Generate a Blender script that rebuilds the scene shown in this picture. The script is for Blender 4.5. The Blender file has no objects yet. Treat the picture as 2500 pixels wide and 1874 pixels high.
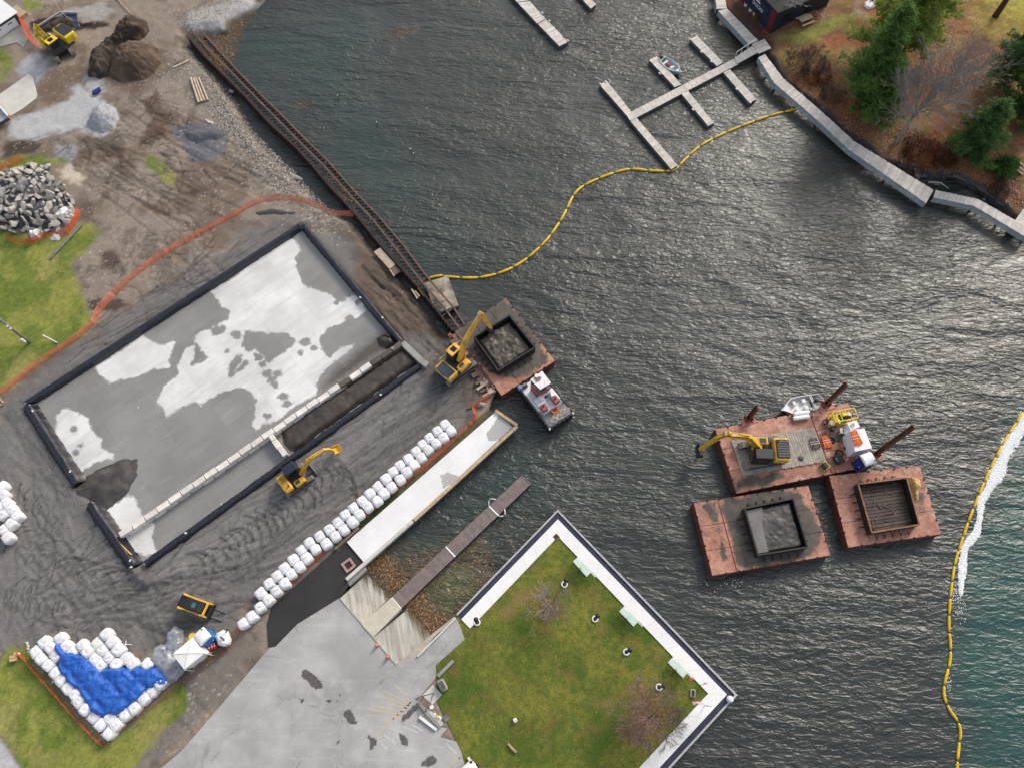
import bpy, math, random
import numpy as np
from mathutils import Vector, Matrix, noise as mnoise
random.seed(7); RNG = np.random.default_rng(11)
scene = bpy.context.scene
col = scene.collection
R = math.radians
# ------------------------------------------------------------------ camera
FPX, NADIR, CAMH = 1850.0, 1750.0, 70.0          # focal length in photo pixels, vertical vanishing point, height above the ground
TILT = math.atan((NADIR - 937.0) / FPX)
cd = bpy.data.cameras.new('camera'); cam = bpy.data.objects.new('camera', cd); col.objects.link(cam)
cam.location = (0, 0, CAMH); cam.rotation_euler = (TILT, 0, 0)
cd.sensor_width = 36.0; cd.sensor_fit = 'HORIZONTAL'; cd.lens = FPX / 2500 * 36.0
cd.clip_start = 0.5; cd.clip_end = 2000
scene.camera = cam
# ------------------------------------------------------------------ sky and sun
SUN_EL, SUN_AZ = 33.0, 36.0                       # azimuth clockwise from +Y
w = bpy.data.worlds.new('World'); scene.world = w; w.use_nodes = True
nt = w.node_tree; nt.nodes.clear()
def N(t, typ, **kw):
    n = t.nodes.new(typ)
    for k, v in kw.items():
        if k.startswith('i_'):
            n.inputs[k[2:].replace('_', ' ')].default_value = v
        else: setattr(n, k, v)
    return n
sky = N(nt, 'ShaderNodeTexSky', sky_type='NISHITA', sun_disc=False, sun_elevation=R(SUN_EL), sun_rotation=R(SUN_AZ), air_density=1.0, dust_density=4.0)
tc = N(nt, 'ShaderNodeTexCoord')
mp = N(nt, 'ShaderNodeMapping'); mp.inputs['Scale'].default_value = (1, 1, 2.2)
cn = N(nt, 'ShaderNodeTexNoise'); cn.inputs['Scale'].default_value = 2.6; cn.inputs['Detail'].default_value = 7; cn.inputs['Roughness'].default_value = .58
cr = N(nt, 'ShaderNodeValToRGB'); cr.color_ramp.elements[0].position = .40; cr.color_ramp.elements[1].position = .75
mx = N(nt, 'ShaderNodeMix', data_type='RGBA'); mx.inputs['B'].default_value = (6.5, 6.4, 6.2, 1)
bg = N(nt, 'ShaderNodeBackground'); bg.inputs['Strength'].default_value = 0.135
wo = N(nt, 'ShaderNodeOutputWorld')
L = nt.links.new
L(tc.outputs['Generated'], mp.inputs['Vector']); L(mp.outputs[0], cn.inputs['Vector']); L(cn.outputs['Fac'], cr.inputs['Fac'])
L(cr.outputs['Color'], mx.inputs['Factor']); L(sky.outputs['Color'], mx.inputs['A']); L(mx.outputs['Result'], bg.inputs['Color']); L(bg.outputs[0], wo.inputs['Surface'])
sd = bpy.data.lights.new('sun', 'SUN'); sun = bpy.data.objects.new('sun', sd); col.objects.link(sun)
sd.energy = 1.75; sd.angle = R(17.0); sd.color = (1.0, .955, .89)
sdir = Vector((math.sin(R(SUN_AZ)) * math.cos(R(SUN_EL)), math.cos(R(SUN_AZ)) * math.cos(R(SUN_EL)), math.sin(R(SUN_EL))))
sun.rotation_euler = sdir.to_track_quat('Z', 'Y').to_euler(); sun.location = (30, 40, 120)
vs = scene.view_settings; vs.view_transform = 'Standard'; vs.look = 'None'; vs.gamma = 1; vs.use_curve_mapping = False; vs.exposure = 0.34
# ------------------------------------------------------------------ plan survey: photo position + real height -> world point
_fw = np.array([0, math.sin(TILT), -math.cos(TILT)]); _up = np.array([0, math.cos(TILT), math.sin(TILT)])
def g(x, y, z=0.0):
    d = _fw * FPX + _up * (937.0 - y); d = np.array([x - 1250.0, d[1], d[2]])
    s = (z - CAMH) / d[2]
    return Vector((d[0] * s, d[1] * s, z))
FR = dict(S=(0,0,1), V0=(0,0,1/1.1302), A=(0,0,3.528), B=(0,380,4.422), C=(450,60,2.3686), D=(950,640,3.316), E=(1660,900,3.188), F=(1720,0,2.7628),
 G=(0,1400,3.16), H=(600,1240,2.6157), I=(1080,1220,2.535), J=(0,520,1.8419), K=(500,1000,2.765), L=(1040,710,4.605), M=(670,1070,10.361),
 N=(1980,920,6.91), O=(400,1430,7.535), P=(2200,950,1.7933), Q=(0,0,9.2125), R=(1440,60,4.364), S2=(1230,0,8.848), T=(1740,0,8.728),
 U=(2200,0,2.96), V=(1020,1580,7.536), W=(1660,1640,11.843), X=(0,1160,8.29), Y=(0,180,10.3625), AA=(0,1560,13.82), AB=(880,580,6.908),
 AC=(1670,1020,8.848), AD=(1880,940,10.0545), AE=(1260,900,10.3625), AF=(260,1240,8.29), AG=(1540,180,11.055))
def p(f, x, y, z=0.0):
    x0, y0, s = FR[f]; return g(x0 + x / s, y0 + y / s, z)
def pl(f, pts, z=0.0): return [p(f, a, b, z) for a, b in pts]
WZ = -0.9                                          # water level
# ------------------------------------------------------------------ objects
def link(o): col.objects.link(o); return o
def tag(o, label=None, cat=None, group=None, kind=None):
    if label: o['label'] = label
    if cat: o['category'] = cat
    if group: o['group'] = group
    if kind: o['kind'] = kind
    return o
def thing(name, label, cat, loc=(0, 0, 0), rz=0.0, group=None):
    o = link(bpy.data.objects.new(name, None)); o.location = loc; o.rotation_euler = (0, 0, rz); o.empty_display_size = .3
    return tag(o, label, cat, group)
def mw(o):
    m = Matrix.Translation(o.location) @ o.rotation_euler.to_matrix().to_4x4()
    return (mw(o.parent) @ m) if o.parent else m
def copy_tree(o, parent=None):
    c = link(o.copy()); c.parent = parent
    for ch in o.children: copy_tree(ch, c)
    return c
class MB:
    def __init__(s): s.v = []; s.f = []
    def add(s, vs, fs):
        n = len(s.v); s.v += [tuple(a) for a in vs]; s.f += [tuple(i + n for i in f) for f in fs]; return s
    def box(s, c, d, rz=0.0, m=None):
        x, y, z = d[0] / 2, d[1] / 2, d[2] / 2
        vs = [Vector((a * x, b * y, e * z)) for e in (-1, 1) for a, b in ((-1, -1), (1, -1), (1, 1), (-1, 1))]
        mm = m if m is not None else Matrix.Rotation(rz, 3, 'Z')
        return s.add([mm @ a + Vector(c) for a in vs], [(3,2,1,0),(4,5,6,7),(0,1,5,4),(1,2,6,5),(2,3,7,6),(3,0,4,7)])
    def rbox(s, c, d, b=.05, rz=0.0, m=None):           # chamfered box
        x, y, z = d[0] / 2, d[1] / 2, d[2] / 2; b = min(b, x * .8, y * .8, z * .8)
        def ring(ix, iy, zz): return [Vector((px, py, zz)) for px, py in ((-ix + b, -iy), (ix - b, -iy), (ix, -iy + b), (ix, iy - b), (ix - b, iy), (-ix + b, iy), (-ix, iy - b), (-ix, -iy + b))]
        rs = [ring(x - b, y - b, -z), ring(x, y, -z + b), ring(x, y, z - b), ring(x - b, y - b, z)]
        mm = m if m is not None else Matrix.Rotation(rz, 3, 'Z')
        vs = [mm @ a + Vector(c) for r in rs for a in r]; fs = [tuple(range(7, -1, -1)), tuple(range(24, 32))]
        for k in range(3):
            for i in range(8): fs.append((k*8+i, k*8+(i+1)%8, k*8+8+(i+1)%8, k*8+8+i))
        return s.add(vs, fs)
    def prism(s, poly, z0, z1):
        pts = [(a[0], a[1]) for a in poly]
        if sum(pts[i-1][0]*pts[i][1]-pts[i][0]*pts[i-1][1] for i in range(len(pts))) < 0: pts = pts[::-1]
        n = len(pts); vs = [(x, y, z0) for x, y in pts] + [(x, y, z1) for x, y in pts]
        return s.add(vs, [tuple(range(n - 1, -1, -1)), tuple(range(n, 2 * n))] + [(i, (i+1) % n, n + (i+1) % n, n + i) for i in range(n)])
    def cyl(s, a, b, r0, r1=None, n=10, caps=True):
        a, b = Vector(a), Vector(b); r1 = r0 if r1 is None else r1; d = (b - a)
        if d.length < 1e-6: return s
        d.normalize(); u = d.orthogonal().normalized(); v = d.cross(u)
        vs = []
        for q, r in ((a, r0), (b, r1)):
            for i in range(n): t = 2 * math.pi * i / n; vs.append(q + u * (r * math.cos(t)) + v * (r * math.sin(t)))
        fs = [(i, (i+1) % n, n + (i+1) % n, n + i) for i in range(n)]
        if caps: fs += [tuple(range(n - 1, -1, -1)), tuple(range(n, 2 * n))]
        return s.add(vs, fs)
    def tube(s, pts, r, n=6, close=False):
        pts = [Vector(q) for q in pts]; m = len(pts); rr = r if hasattr(r, '__len__') else [r] * m
        vs = []; up = Vector((0, 0, 1))
        for i, q in enumerate(pts):
            a = pts[(i - 1) % m] if (close or i > 0) else q; b = pts[(i + 1) % m] if (close or i < m - 1) else q
            d = (b - a); d = d.normalized() if d.length > 1e-9 else Vector((1, 0, 0))
            u = d.cross(up); u = d.orthogonal() if u.length < 1e-3 else u; u.normalize(); v = u.cross(d)
            for k in range(n): t = 2 * math.pi * k / n; vs.append(q + u * (rr[i] * math.cos(t)) + v * (rr[i] * math.sin(t)))
        fs = []
        for i in range(m if close else m - 1):
            j = (i + 1) % m
            for k in range(n): fs.append((i*n+k, i*n+(k+1)%n, j*n+(k+1)%n, j*n+k))
        if not close: fs += [tuple(range(n - 1, -1, -1)), tuple(range((m-1)*n, m*n))]
        return s.add(vs, fs)
    def sphere(s, c, r, n=10, m=6, sz=1.0):
        vs = [(c[0], c[1], c[2] - r * sz)]
        for j in range(1, m):
            t = math.pi * j / m - math.pi / 2
            for i in range(n): a = 2 * math.pi * i / n; vs.append((c[0] + r * math.cos(t) * math.cos(a), c[1] + r * math.cos(t) * math.sin(a), c[2] + r * sz * math.sin(t)))
        vs.append((c[0], c[1], c[2] + r * sz)); fs = []
        for i in range(n):
            fs.append((0, 1 + (i+1) % n, 1 + i))
            for j in range(m - 2): fs.append((1+j*n+i, 1+j*n+(i+1)%n, 1+(j+1)*n+(i+1)%n, 1+(j+1)*n+i))
            fs.append((1+(m-2)*n+i, 1+(m-2)*n+(i+1)%n, len(vs)-1))
        return s.add(vs, fs)
    def torus(s, c, R_, r, n=18, k=7, m=None):
        m = m or Matrix.Identity(3)
        return s.tube([Vector(c) + m @ Vector((R_ * math.cos(2*math.pi*i/n), R_ * math.sin(2*math.pi*i/n), 0)) for i in range(n)], r, k, True)
    def extr(s, poly, width, axis='y', off=0.0):         # outline in (x,z) swept across y
        n = len(poly)
        if sum(poly[i-1][0]*poly[i][1]-poly[i][0]*poly[i-1][1] for i in range(n)) < 0: poly = poly[::-1]
        vs = [(x, off + sgn * width / 2, z) for sgn in (-1, 1) for x, z in poly]
        return s.add(vs, [tuple(range(n)), tuple(range(2*n-1, n-1, -1))] + [(i, n + i, n + (i+1) % n, (i+1) % n) for i in range(n)])
    def mesh(s, name, smooth=False):
        me = bpy.data.meshes.new(name); me.from_pydata([tuple(a) for a in s.v], [], s.f); me.update()
        if smooth: me.shade_smooth()
        return me
    def build(s, name, m, parent=None, world=False, smooth=False):
        if parent is not None and world:
            inv = mw(parent).inverted(); s.v = [tuple(inv @ Vector(a)) for a in s.v]
        o = link(bpy.data.objects.new(name, s.mesh(name, smooth)))
        if m: o.data.materials.append(m)
        if parent is not None: o.parent = parent
        return o
def struct(name, mb, m, parent=None, smooth=False): return tag(mb.build(name, m, parent, smooth=smooth), kind='structure')
def base_of(pts, z=None):
    c = sum((Vector(a) for a in pts), Vector()) / len(pts)
    if z is not None: c.z = z
    return c
# ------------------------------------------------------------------ numpy fields
def vnoise(x, y, seed=0):
    xi = np.floor(x).astype(np.int64); yi = np.floor(y).astype(np.int64); xf = x - xi; yf = y - yi
    def h(a, b):
        n = (a * 374761393 + b * 668265263 + seed * 974634777) & 0xffffffff
        n = ((n ^ (n >> 13)) * 1274126177) & 0xffffffff
        return ((n ^ (n >> 16)) & 0xffff) / 65535.0
    u = xf * xf * (3 - 2 * xf); v = yf * yf * (3 - 2 * yf)
    return (h(xi, yi) * (1-u) + h(xi+1, yi) * u) * (1-v) + (h(xi, yi+1) * (1-u) + h(xi+1, yi+1) * u) * v
def fbm(x, y, sc, oc=4, seed=0, rough=.5):
    a = 1.0; t = 0; s = 0
    for k in range(oc): t = t + a * vnoise(x * sc * 2**k + 17.3*k, y * sc * 2**k - 9.1*k, seed + k); s += a; a *= rough
    return t / s
def sdf(px, py, poly):                              # signed distance, positive inside
    d = np.full(px.shape, 1e9); ins = np.zeros(px.shape, bool); n = len(poly)
    for i in range(n):
        ax, ay = poly[i][0], poly[i][1]; bx, by = poly[(i+1) % n][0], poly[(i+1) % n][1]
        ex, ey = bx - ax, by - ay; L2 = ex*ex + ey*ey + 1e-12
        t = np.clip(((px-ax)*ex + (py-ay)*ey) / L2, 0, 1)
        d = np.minimum(d, (px-ax-t*ex)**2 + (py-ay-t*ey)**2)
        c = ((ay > py) != (by > py)) & (px < (bx-ax) * (py-ay) / ((by-ay) if abs(by-ay) > 1e-12 else 1e-12) + ax)
        ins ^= c
    d = np.sqrt(d); return np.where(ins, d, -d)
def ldist(px, py, line):
    d = np.full(px.shape, 1e9)
    for i in range(len(line) - 1):
        ax, ay = line[i][0], line[i][1]; ex, ey = line[i+1][0]-ax, line[i+1][1]-ay; L2 = ex*ex+ey*ey+1e-12
        t = np.clip(((px-ax)*ex+(py-ay)*ey)/L2, 0, 1); d = np.minimum(d, (px-ax-t*ex)**2+(py-ay-t*ey)**2)
    return np.sqrt(d)
def sst(a, b, x): t = np.clip((x - a) / (b - a), 0, 1); return t * t * (3 - 2 * t)
def gridmesh(name, X, Y, Z, keep=None, attrs=None, colr=None, smooth=True):
    nv, nu = X.shape; idx = np.arange(nv * nu).reshape(nv, nu)
    q = np.stack([idx[:-1,:-1], idx[:-1,1:], idx[1:,1:], idx[1:,:-1]], -1).reshape(-1, 4)
    if keep is not None:
        k = keep.ravel(); q = q[k[q].any(1)]
    used = np.unique(q); remap = np.full(nv * nu, -1); remap[used] = np.arange(len(used)); q = remap[q]
    V = np.stack([X.ravel(), Y.ravel(), Z.ravel()], -1)[used]
    me = bpy.data.meshes.new(name); me.vertices.add(len(V)); me.vertices.foreach_set('co', V.astype(np.float32).ravel())
    me.loops.add(q.size); me.loops.foreach_set('vertex_index', q.astype(np.int32).ravel())
    me.polygons.add(len(q)); me.polygons.foreach_set('loop_start', np.arange(0, q.size, 4, dtype=np.int32)); me.polygons.foreach_set('loop_total', np.full(len(q), 4, np.int32))
    me.update(calc_edges=True); me.validate()
    for an, av in (attrs or {}).items():
        at = me.attributes.new(an, 'FLOAT', 'POINT'); at.data.foreach_set('value', av.ravel()[used].astype(np.float32))
    if colr is not None:
        at = me.attributes.new('Col', 'FLOAT_COLOR', 'POINT'); c4 = np.ones((len(used), 4), np.float32); c4[:, :3] = colr.reshape(-1, 3)[used]; at.data.foreach_set('color', c4.ravel())
    if smooth: me.shade_smooth()
    return me
# ------------------------------------------------------------------ materials
MATS = {}
def lin(r, gg, b):
    f = lambda c: (c/255/12.92) if c/255 <= .04045 else ((c/255 + .055)/1.055)**2.4
    return (f(r), f(gg), f(b))
def newmat(name):
    m = bpy.data.materials.new(name); m.use_nodes = True; t = m.node_tree; t.nodes.clear()
    out = N(t, 'ShaderNodeOutputMaterial'); b = N(t, 'ShaderNodeBsdfPrincipled'); t.links.new(b.outputs[0], out.inputs['Surface'])
    MATS[name] = m
    return m, t, b, out
def mixc(t, fac, a, b, mode='MIX'):
    n = N(t, 'ShaderNodeMix', data_type='RGBA', blend_type=mode)
    for s, v in (('Factor', fac), ('A', a), ('B', b)):
        if isinstance(v, (int, float)): n.inputs[s].default_value = v
        elif isinstance(v, tuple): n.inputs[s].default_value = (*v[:3], 1)
        else: t.links.new(v, n.inputs[s])
    return n.outputs['Result']
def math_(t, op, a, b=0.0, clamp=False):
    n = N(t, 'ShaderNodeMath', operation=op, use_clamp=clamp)
    for i, v in enumerate((a, b)):
        if isinstance(v, (int, float)): n.inputs[i].default_value = v
        else: t.links.new(v, n.inputs[i])
    return n.outputs[0]
def ntex(t, vec, scale, detail=5, rough=.55, dist=0.0):
    n = N(t, 'ShaderNodeTexNoise'); n.inputs['Scale'].default_value = scale; n.inputs['Detail'].default_value = detail; n.inputs['Roughness'].default_value = rough; n.inputs['Distortion'].default_value = dist
    if vec is not None: t.links.new(vec, n.inputs['Vector'])
    return n.outputs['Fac']
def ramp(t, fac, a, b, ca=(0, 0, 0), cb=(1, 1, 1)):
    n = N(t, 'ShaderNodeValToRGB'); e = n.color_ramp.elements; e[0].position = a; e[1].position = b; e[0].color = (*ca, 1); e[1].color = (*cb, 1); t.links.new(fac, n.inputs['Fac']); return n.outputs['Color']
def coords(t, kind='Object', scale=None):
    if kind == 'Pos': o = N(t, 'ShaderNodeNewGeometry').outputs['Position']
    else: o = N(t, 'ShaderNodeTexCoord').outputs[kind]
    if scale:
        m = N(t, 'ShaderNodeMapping'); m.inputs['Scale'].default_value = scale; t.links.new(o, m.inputs['Vector']); o = m.outputs[0]
    return o
def bump(t, b, h, strength=.3, dist=.05):
    n = N(t, 'ShaderNodeBump'); n.inputs['Strength'].default_value = strength; n.inputs['Distance'].default_value = dist; t.links.new(h, n.inputs['Height']); t.links.new(n.outputs[0], b.inputs['Normal']); return n
def M(name, c1, c2=None, scale=3.0, rough=.7, metal=0.0, bmp=0.0, fine=0.12, rnd=0.0, c3=None, lo=.35, hi=.65, spec=.5, stretch=None, sss=None, lo3=.58, hi3=.66):
    if name in MATS: return MATS[name]
    m, t, b, out = newmat(name)
    vec = coords(t, 'Object', stretch)
    oi = N(t, 'ShaderNodeObjectInfo')
    v2 = N(t, 'ShaderNodeVectorMath', operation='ADD'); sc = N(t, 'ShaderNodeVectorMath', operation='SCALE'); t.links.new(oi.outputs['Location'], sc.inputs[0]); sc.inputs['Scale'].default_value = 1.7
    t.links.new(vec, v2.inputs[0]); t.links.new(sc.outputs[0], v2.inputs[1]); vec = v2.outputs[0]
    n1 = ntex(t, vec, scale); c2 = c2 or tuple(x * .82 for x in c1)
    c = mixc(t, ramp(t, n1, lo, hi), c1, c2)
    if c3: c = mixc(t, ramp(t, ntex(t, vec, scale * .6, 8, .65), lo3, hi3), c, c3)
    nf = ntex(t, vec, scale * 9, 4, .7)
    if fine: c = mixc(t, 1.0, c, ramp(t, nf, .2, .8, (1-fine,)*3, (1+fine,)*3), 'MULTIPLY')
    if rnd:
        k = math_(t, 'MULTIPLY_ADD', oi.outputs['Random'], rnd * 2); k.node.inputs[2].default_value = 1 - rnd
        cc = N(t, 'ShaderNodeCombineColor'); [t.links.new(k, cc.inputs[i]) for i in range(3)]; c = mixc(t, 1.0, c, cc.outputs[0], 'MULTIPLY')
    t.links.new(c, b.inputs['Base Color'])
    rr = ramp(t, nf, .2, .8, (max(rough - .1, .02),)*3, (min(rough + .1, 1),)*3); t.links.new(rr, b.inputs['Roughness'])
    b.inputs['Metallic'].default_value = metal; b.inputs['Specular IOR Level'].default_value = spec
    if bmp: bump(t, b, nf, bmp, .03)
    return m
YEL = M('machine_yellow_paint', lin(228,182,66), lin(208,160,50), 2.5, .45, c3=lin(140,108,60), lo3=.54, hi3=.68)
YELK = M('bright_yellow_paint', lin(238,210,62), lin(222,192,48), 2.5, .45, c3=lin(150,124,64), lo3=.56, hi3=.7)
ORY = M('amber_machine_paint', lin(240,190,86), lin(228,172,66), 2.5, .45, c3=lin(150,114,62), lo3=.55, hi3=.7)
BLK = M('black_machine_paint', (.012,.012,.014), (.02,.02,.022), 4, .5)
SLATE = M('slate_hood_paint', lin(62,76,88), lin(52,64,76), 4, .5)
NAVY = M('navy_cab_roof', lin(28,34,58), lin(36,42,66), 4, .4)
CHAR = M('charcoal_plastic', (.03,.03,.032), (.045,.045,.047), 4, .6)
TRACK = M('muddy_steel_track', lin(150,142,130), lin(120,112,104), 5, .75, bmp=.3)
STEEL = M('worn_steel', lin(150,150,152), lin(110,108,106), 6, .5, .4)
CHROME = M('polished_ram', lin(205,205,210), None, 5, .25, .9)
RUST = M('rusty_steel', lin(112,66,46), lin(86,50,38), 2.2, .85, c3=lin(140,88,60), bmp=.3)
RUSTD = M('dark_rusty_sheet_steel', lin(62,40,38), lin(46,32,30), 2.0, .85, c3=lin(88,56,48), bmp=.3)
GLASS = M('dark_cab_glass', (.01,.013,.016), None, 3, .08)
GLASSB = M('blue_cab_glass', lin(60,110,125), None, 3, .1)
WHITE = M('white_paint', (.8,.8,.79), (.74,.74,.73), 2, .5, c3=(.6,.59,.56), lo3=.66, hi3=.8)
WHITEP = M('white_plastic', (.82,.82,.82), (.78,.78,.78), 2, .35)
BARGE = M('pink_red_barge_paint', lin(196,134,122), lin(178,112,102), .5, .7, c3=lin(140,96,86), lo3=.56, hi3=.66, bmp=.15)
BARGEH = M('red_hull_side', lin(112,58,50), lin(88,46,40), .8, .7, c3=lin(60,36,34))
WOOD = M('weathered_grey_timber', lin(176,168,156), lin(150,142,132), 2.5, .85, rnd=.13, stretch=(1,1,1), bmp=.3)
WOODB = M('brown_wet_timber', lin(128,108,92), lin(98,82,72), 2.5, .85, rnd=.2, bmp=.3)
WOODT = M('tan_timber', lin(186,166,136), lin(160,140,112), 2.5, .8, rnd=.1, bmp=.3)
WOODL = M('pale_boardwalk_plank', lin(214,208,198), lin(192,186,178), 2.5, .85, rnd=.14, bmp=.3)
CONC = M('pale_concrete', lin(205,202,194), lin(186,183,175), .8, .85, c3=lin(150,140,125), lo3=.62, hi3=.75, bmp=.15)
CONCG = M('grey_concrete', lin(160,158,152), lin(140,138,132), .8, .85, c3=lin(112,108,100), bmp=.15)
WCONC = M('white_concrete', (.78,.78,.765), (.73,.73,.715), .5, .8, c3=(.64,.64,.62), lo3=.6, hi3=.75, fine=.05)
LINER = M('black_plastic_liner', (.012,.013,.02), (.02,.022,.034), 3, .24, spec=.6)
SACK = M('white_woven_sack', (.80,.80,.81), (.72,.72,.735), 2.5, .75, fine=.05, rnd=.06, bmp=.15, c3=(.58,.56,.53), lo3=.6, hi3=.72)
TARP = M('blue_tarpaulin', lin(40,98,188), lin(32,84,170), 2.5, .55, fine=.08, spec=.4, c3=lin(70,118,190))
TARPG = M('grey_tarpaulin', lin(158,160,168), lin(138,140,148), 2.5, .35, .15, fine=.06)
ORANGE = M('orange_plastic', lin(232,110,40), lin(214,92,30), 3, .5)
PINKO = M('faded_orange_cone', lin(226,130,110), lin(214,110,90), 5, .6)
RED = M('red_plastic', lin(176,24,44), lin(160,20,36), 3, .35)
BLUEP = M('blue_plastic', lin(28,120,190), lin(24,108,176), 3, .4)
BLUED = M('deep_blue_plastic', lin(24,44,130), lin(20,38,112), 3, .4)
GREEN = M('green_hose', lin(50,110,76), None, 3, .5)
BROWNH = M('tug_brown_red_paint', lin(150,86,84), lin(136,76,74), 2, .5)
RUBBER = M('black_rubber', (.01,.01,.011), (.018,.018,.02), 4, .8)
DECKG = M('grey_deck_paint', lin(132,132,138), lin(112,112,118), 1.2, .7)
ROPE = M('pale_rope', lin(214,206,188), lin(190,182,164), 8, .9)
CURT = M('yellow_float_sleeve', lin(226,188,40), lin(208,168,30), 1.8, .4, c3=lin(176,140,40))
CURTO = M('amber_float_sleeve', lin(205,140,40), lin(185,120,34), 1.8, .5)
ALU = M('dull_aluminium', lin(196,196,196), lin(170,170,170), 3, .45, .35)
GREENW = M('dark_green_cladding', lin(24,70,66), lin(18,58,56), 2, .6)
ROCK = M('grey_quarry_rock', lin(180,176,168), lin(146,142,136), 2.0, .9, c3=lin(204,194,174), rnd=.25, bmp=.5)
ROCKD = M('dark_shore_rock', lin(92,92,94), lin(62,62,64), 1.6, .85, c3=lin(140,138,136), rnd=.2, bmp=.5)
GREYB = M('grey_bark', lin(150,144,140), lin(122,116,112), 4, .9)
PALEB = M('pale_bark', lin(176,172,168), lin(150,146,142), 4, .9)
REDB = M('reddish_bark', lin(136,110,108), lin(112,90,88), 4, .9)
BARK = M('brown_bark', lin(88,72,60), lin(66,54,46), 4, .9)
BENCH = M('pale_green_bench_slat', lin(196,214,204), lin(180,200,190), 4, .6)
# ================================================================== SETTING
# ---- water
def water_mat():
    m, t, b, out = newmat('lake_water')
    pos = coords(t, 'Pos')
    def rot(ang, sx, sy):
        mm = N(t, 'ShaderNodeMapping'); mm.inputs['Rotation'].default_value = (0, 0, R(ang)); mm.inputs['Scale'].default_value = (sx, sy, 1); t.links.new(pos, mm.inputs['Vector']); return mm.outputs[0]
    n1 = ntex(t, rot(62, .5, 1.5), 1.8, 3, .5, .8)           # wind ripples
    n2 = ntex(t, rot(15, .8, 1.3), 2.6, 2, .5, .4)
    n3 = ntex(t, rot(66, .30, 1.0), .34, 2, .5, .8)
    n4 = ntex(t, rot(60, .7, 1.0), .07, 3, .5, .5)              # gust patches
    g4 = ramp(t, n4, .3, .7, (.38,)*3, (1.3,)*3)
    h = math_(t, 'ADD', math_(t, 'MULTIPLY', n1, 1.0), math_(t, 'ADD', math_(t, 'MULTIPLY', n2, .14), math_(t, 'MULTIPLY', n3, 2.4)))
    h = math_(t, 'MULTIPLY', h, g4)
    bn = bump(t, b, h, 1.0, .22)
    at = N(t, 'ShaderNodeAttribute', attribute_name='shoal'); weed = N(t, 'ShaderNodeAttribute', attribute_name='weed'); gr = N(t, 'ShaderNodeAttribute', attribute_name='deepgreen')
    deep = mixc(t, ramp(t, n4, .35, .65), (.019, .026, .023), (.024, .029, .025))
    deep = mixc(t, gr.outputs['Fac'], deep, (.012, .062, .052))
    c = mixc(t, at.outputs['Fac'], deep, mixc(t, ramp(t, ntex(t, pos, 1.3, 6, .6), .4, .6), (.05, .044, .027), (.085, .065, .035)))
    c = mixc(t, weed.outputs['Fac'], c, mixc(t, ramp(t, ntex(t, pos, 2.2, 6, .7, 1.0), .38, .62), (.045, .05, .02), (.115, .125, .05)))
    t.links.new(c, b.inputs['Base Color']); b.inputs['Roughness'].default_value = .36; b.inputs['Specular IOR Level'].default_value = .60
    return m
WATER = water_mat()
INLET = pl('H', [(660,470),(800,330),(900,300),(1000,250),(1100,330),(1240,180),(1500,60),(1500,190),(1560,420),(1500,560),(1340,690),(1220,800),(960,560)], WZ)
xs = np.concatenate([[-220,-120], np.arange(-70, 75, .5), [120, 220]]); ys = np.concatenate([[-140,-60], np.arange(-16, 100, .5), [150, 240]])
X, Y = np.meshgrid(xs, ys)
nz = (fbm(X, Y, .22, 4, 5) - .5)
sh1 = sst(-1.0, 1.6, sdf(X, Y, INLET) + nz * 5)
wd = sst(-.4, 1.2, sdf(X, Y, pl('H', [(1270,440),(1420,370),(1510,480),(1400,600),(1300,680),(1180,560)], WZ)) + nz * 4)
sh2 = sst(-1, 1, sdf(X, Y, pl('A', [(1700,240),(2205,-10),(2150,180),(2040,320),(1980,480),(1880,640),(1660,380)], WZ)) + nz * 3) * .8
sh3 = sst(-1, 2.5, sdf(X, Y, pl('F', [(60,160),(330,330),(420,420),(300,560),(200,420),(100,300)], WZ)) + nz * 3) * .55
dg = sst(-2, 2.5, sdf(X, Y, pl('P', [(560,0),(520,160),(330,560),(240,860),(210,1300),(260,1500),(250,1700),(700,1800),(700,0)], WZ)) + nz * 3) * .95
dg = np.maximum(dg, .3 * sst(-2, 4, sdf(X, Y, pl('K', [(1250,960),(1500,760),(2110,160),(2500,500),(2000,900),(1500,1100)], WZ)) + nz * 4))
dg = np.maximum(dg, .32 * sst(-6, 8, sdf(X, Y, pl('C', [(300,60),(1000,0),(1300,700),(1658,1300),(1400,1400),(1000,900)], WZ)) + nz * 8))
wm = gridmesh('water', X, Y, np.full(X.shape, WZ), attrs=dict(shoal=np.clip(np.maximum(np.maximum(sh1*.75, sh2), sh3), 0, 1), weed=wd, deepgreen=dg))
wo_ = link(bpy.data.objects.new('water', wm)); wm.materials.append(WATER); tag(wo_, kind='structure')
# lake bed under it
struct('lake_bed', MB().add([(-220,-140,-4.2),(220,-140,-4.2),(220,240,-4.2),(-220,240,-4.2)], [(0,1,2,3)]), M('lake_bed_mud', (.05,.045,.035)))

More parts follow.
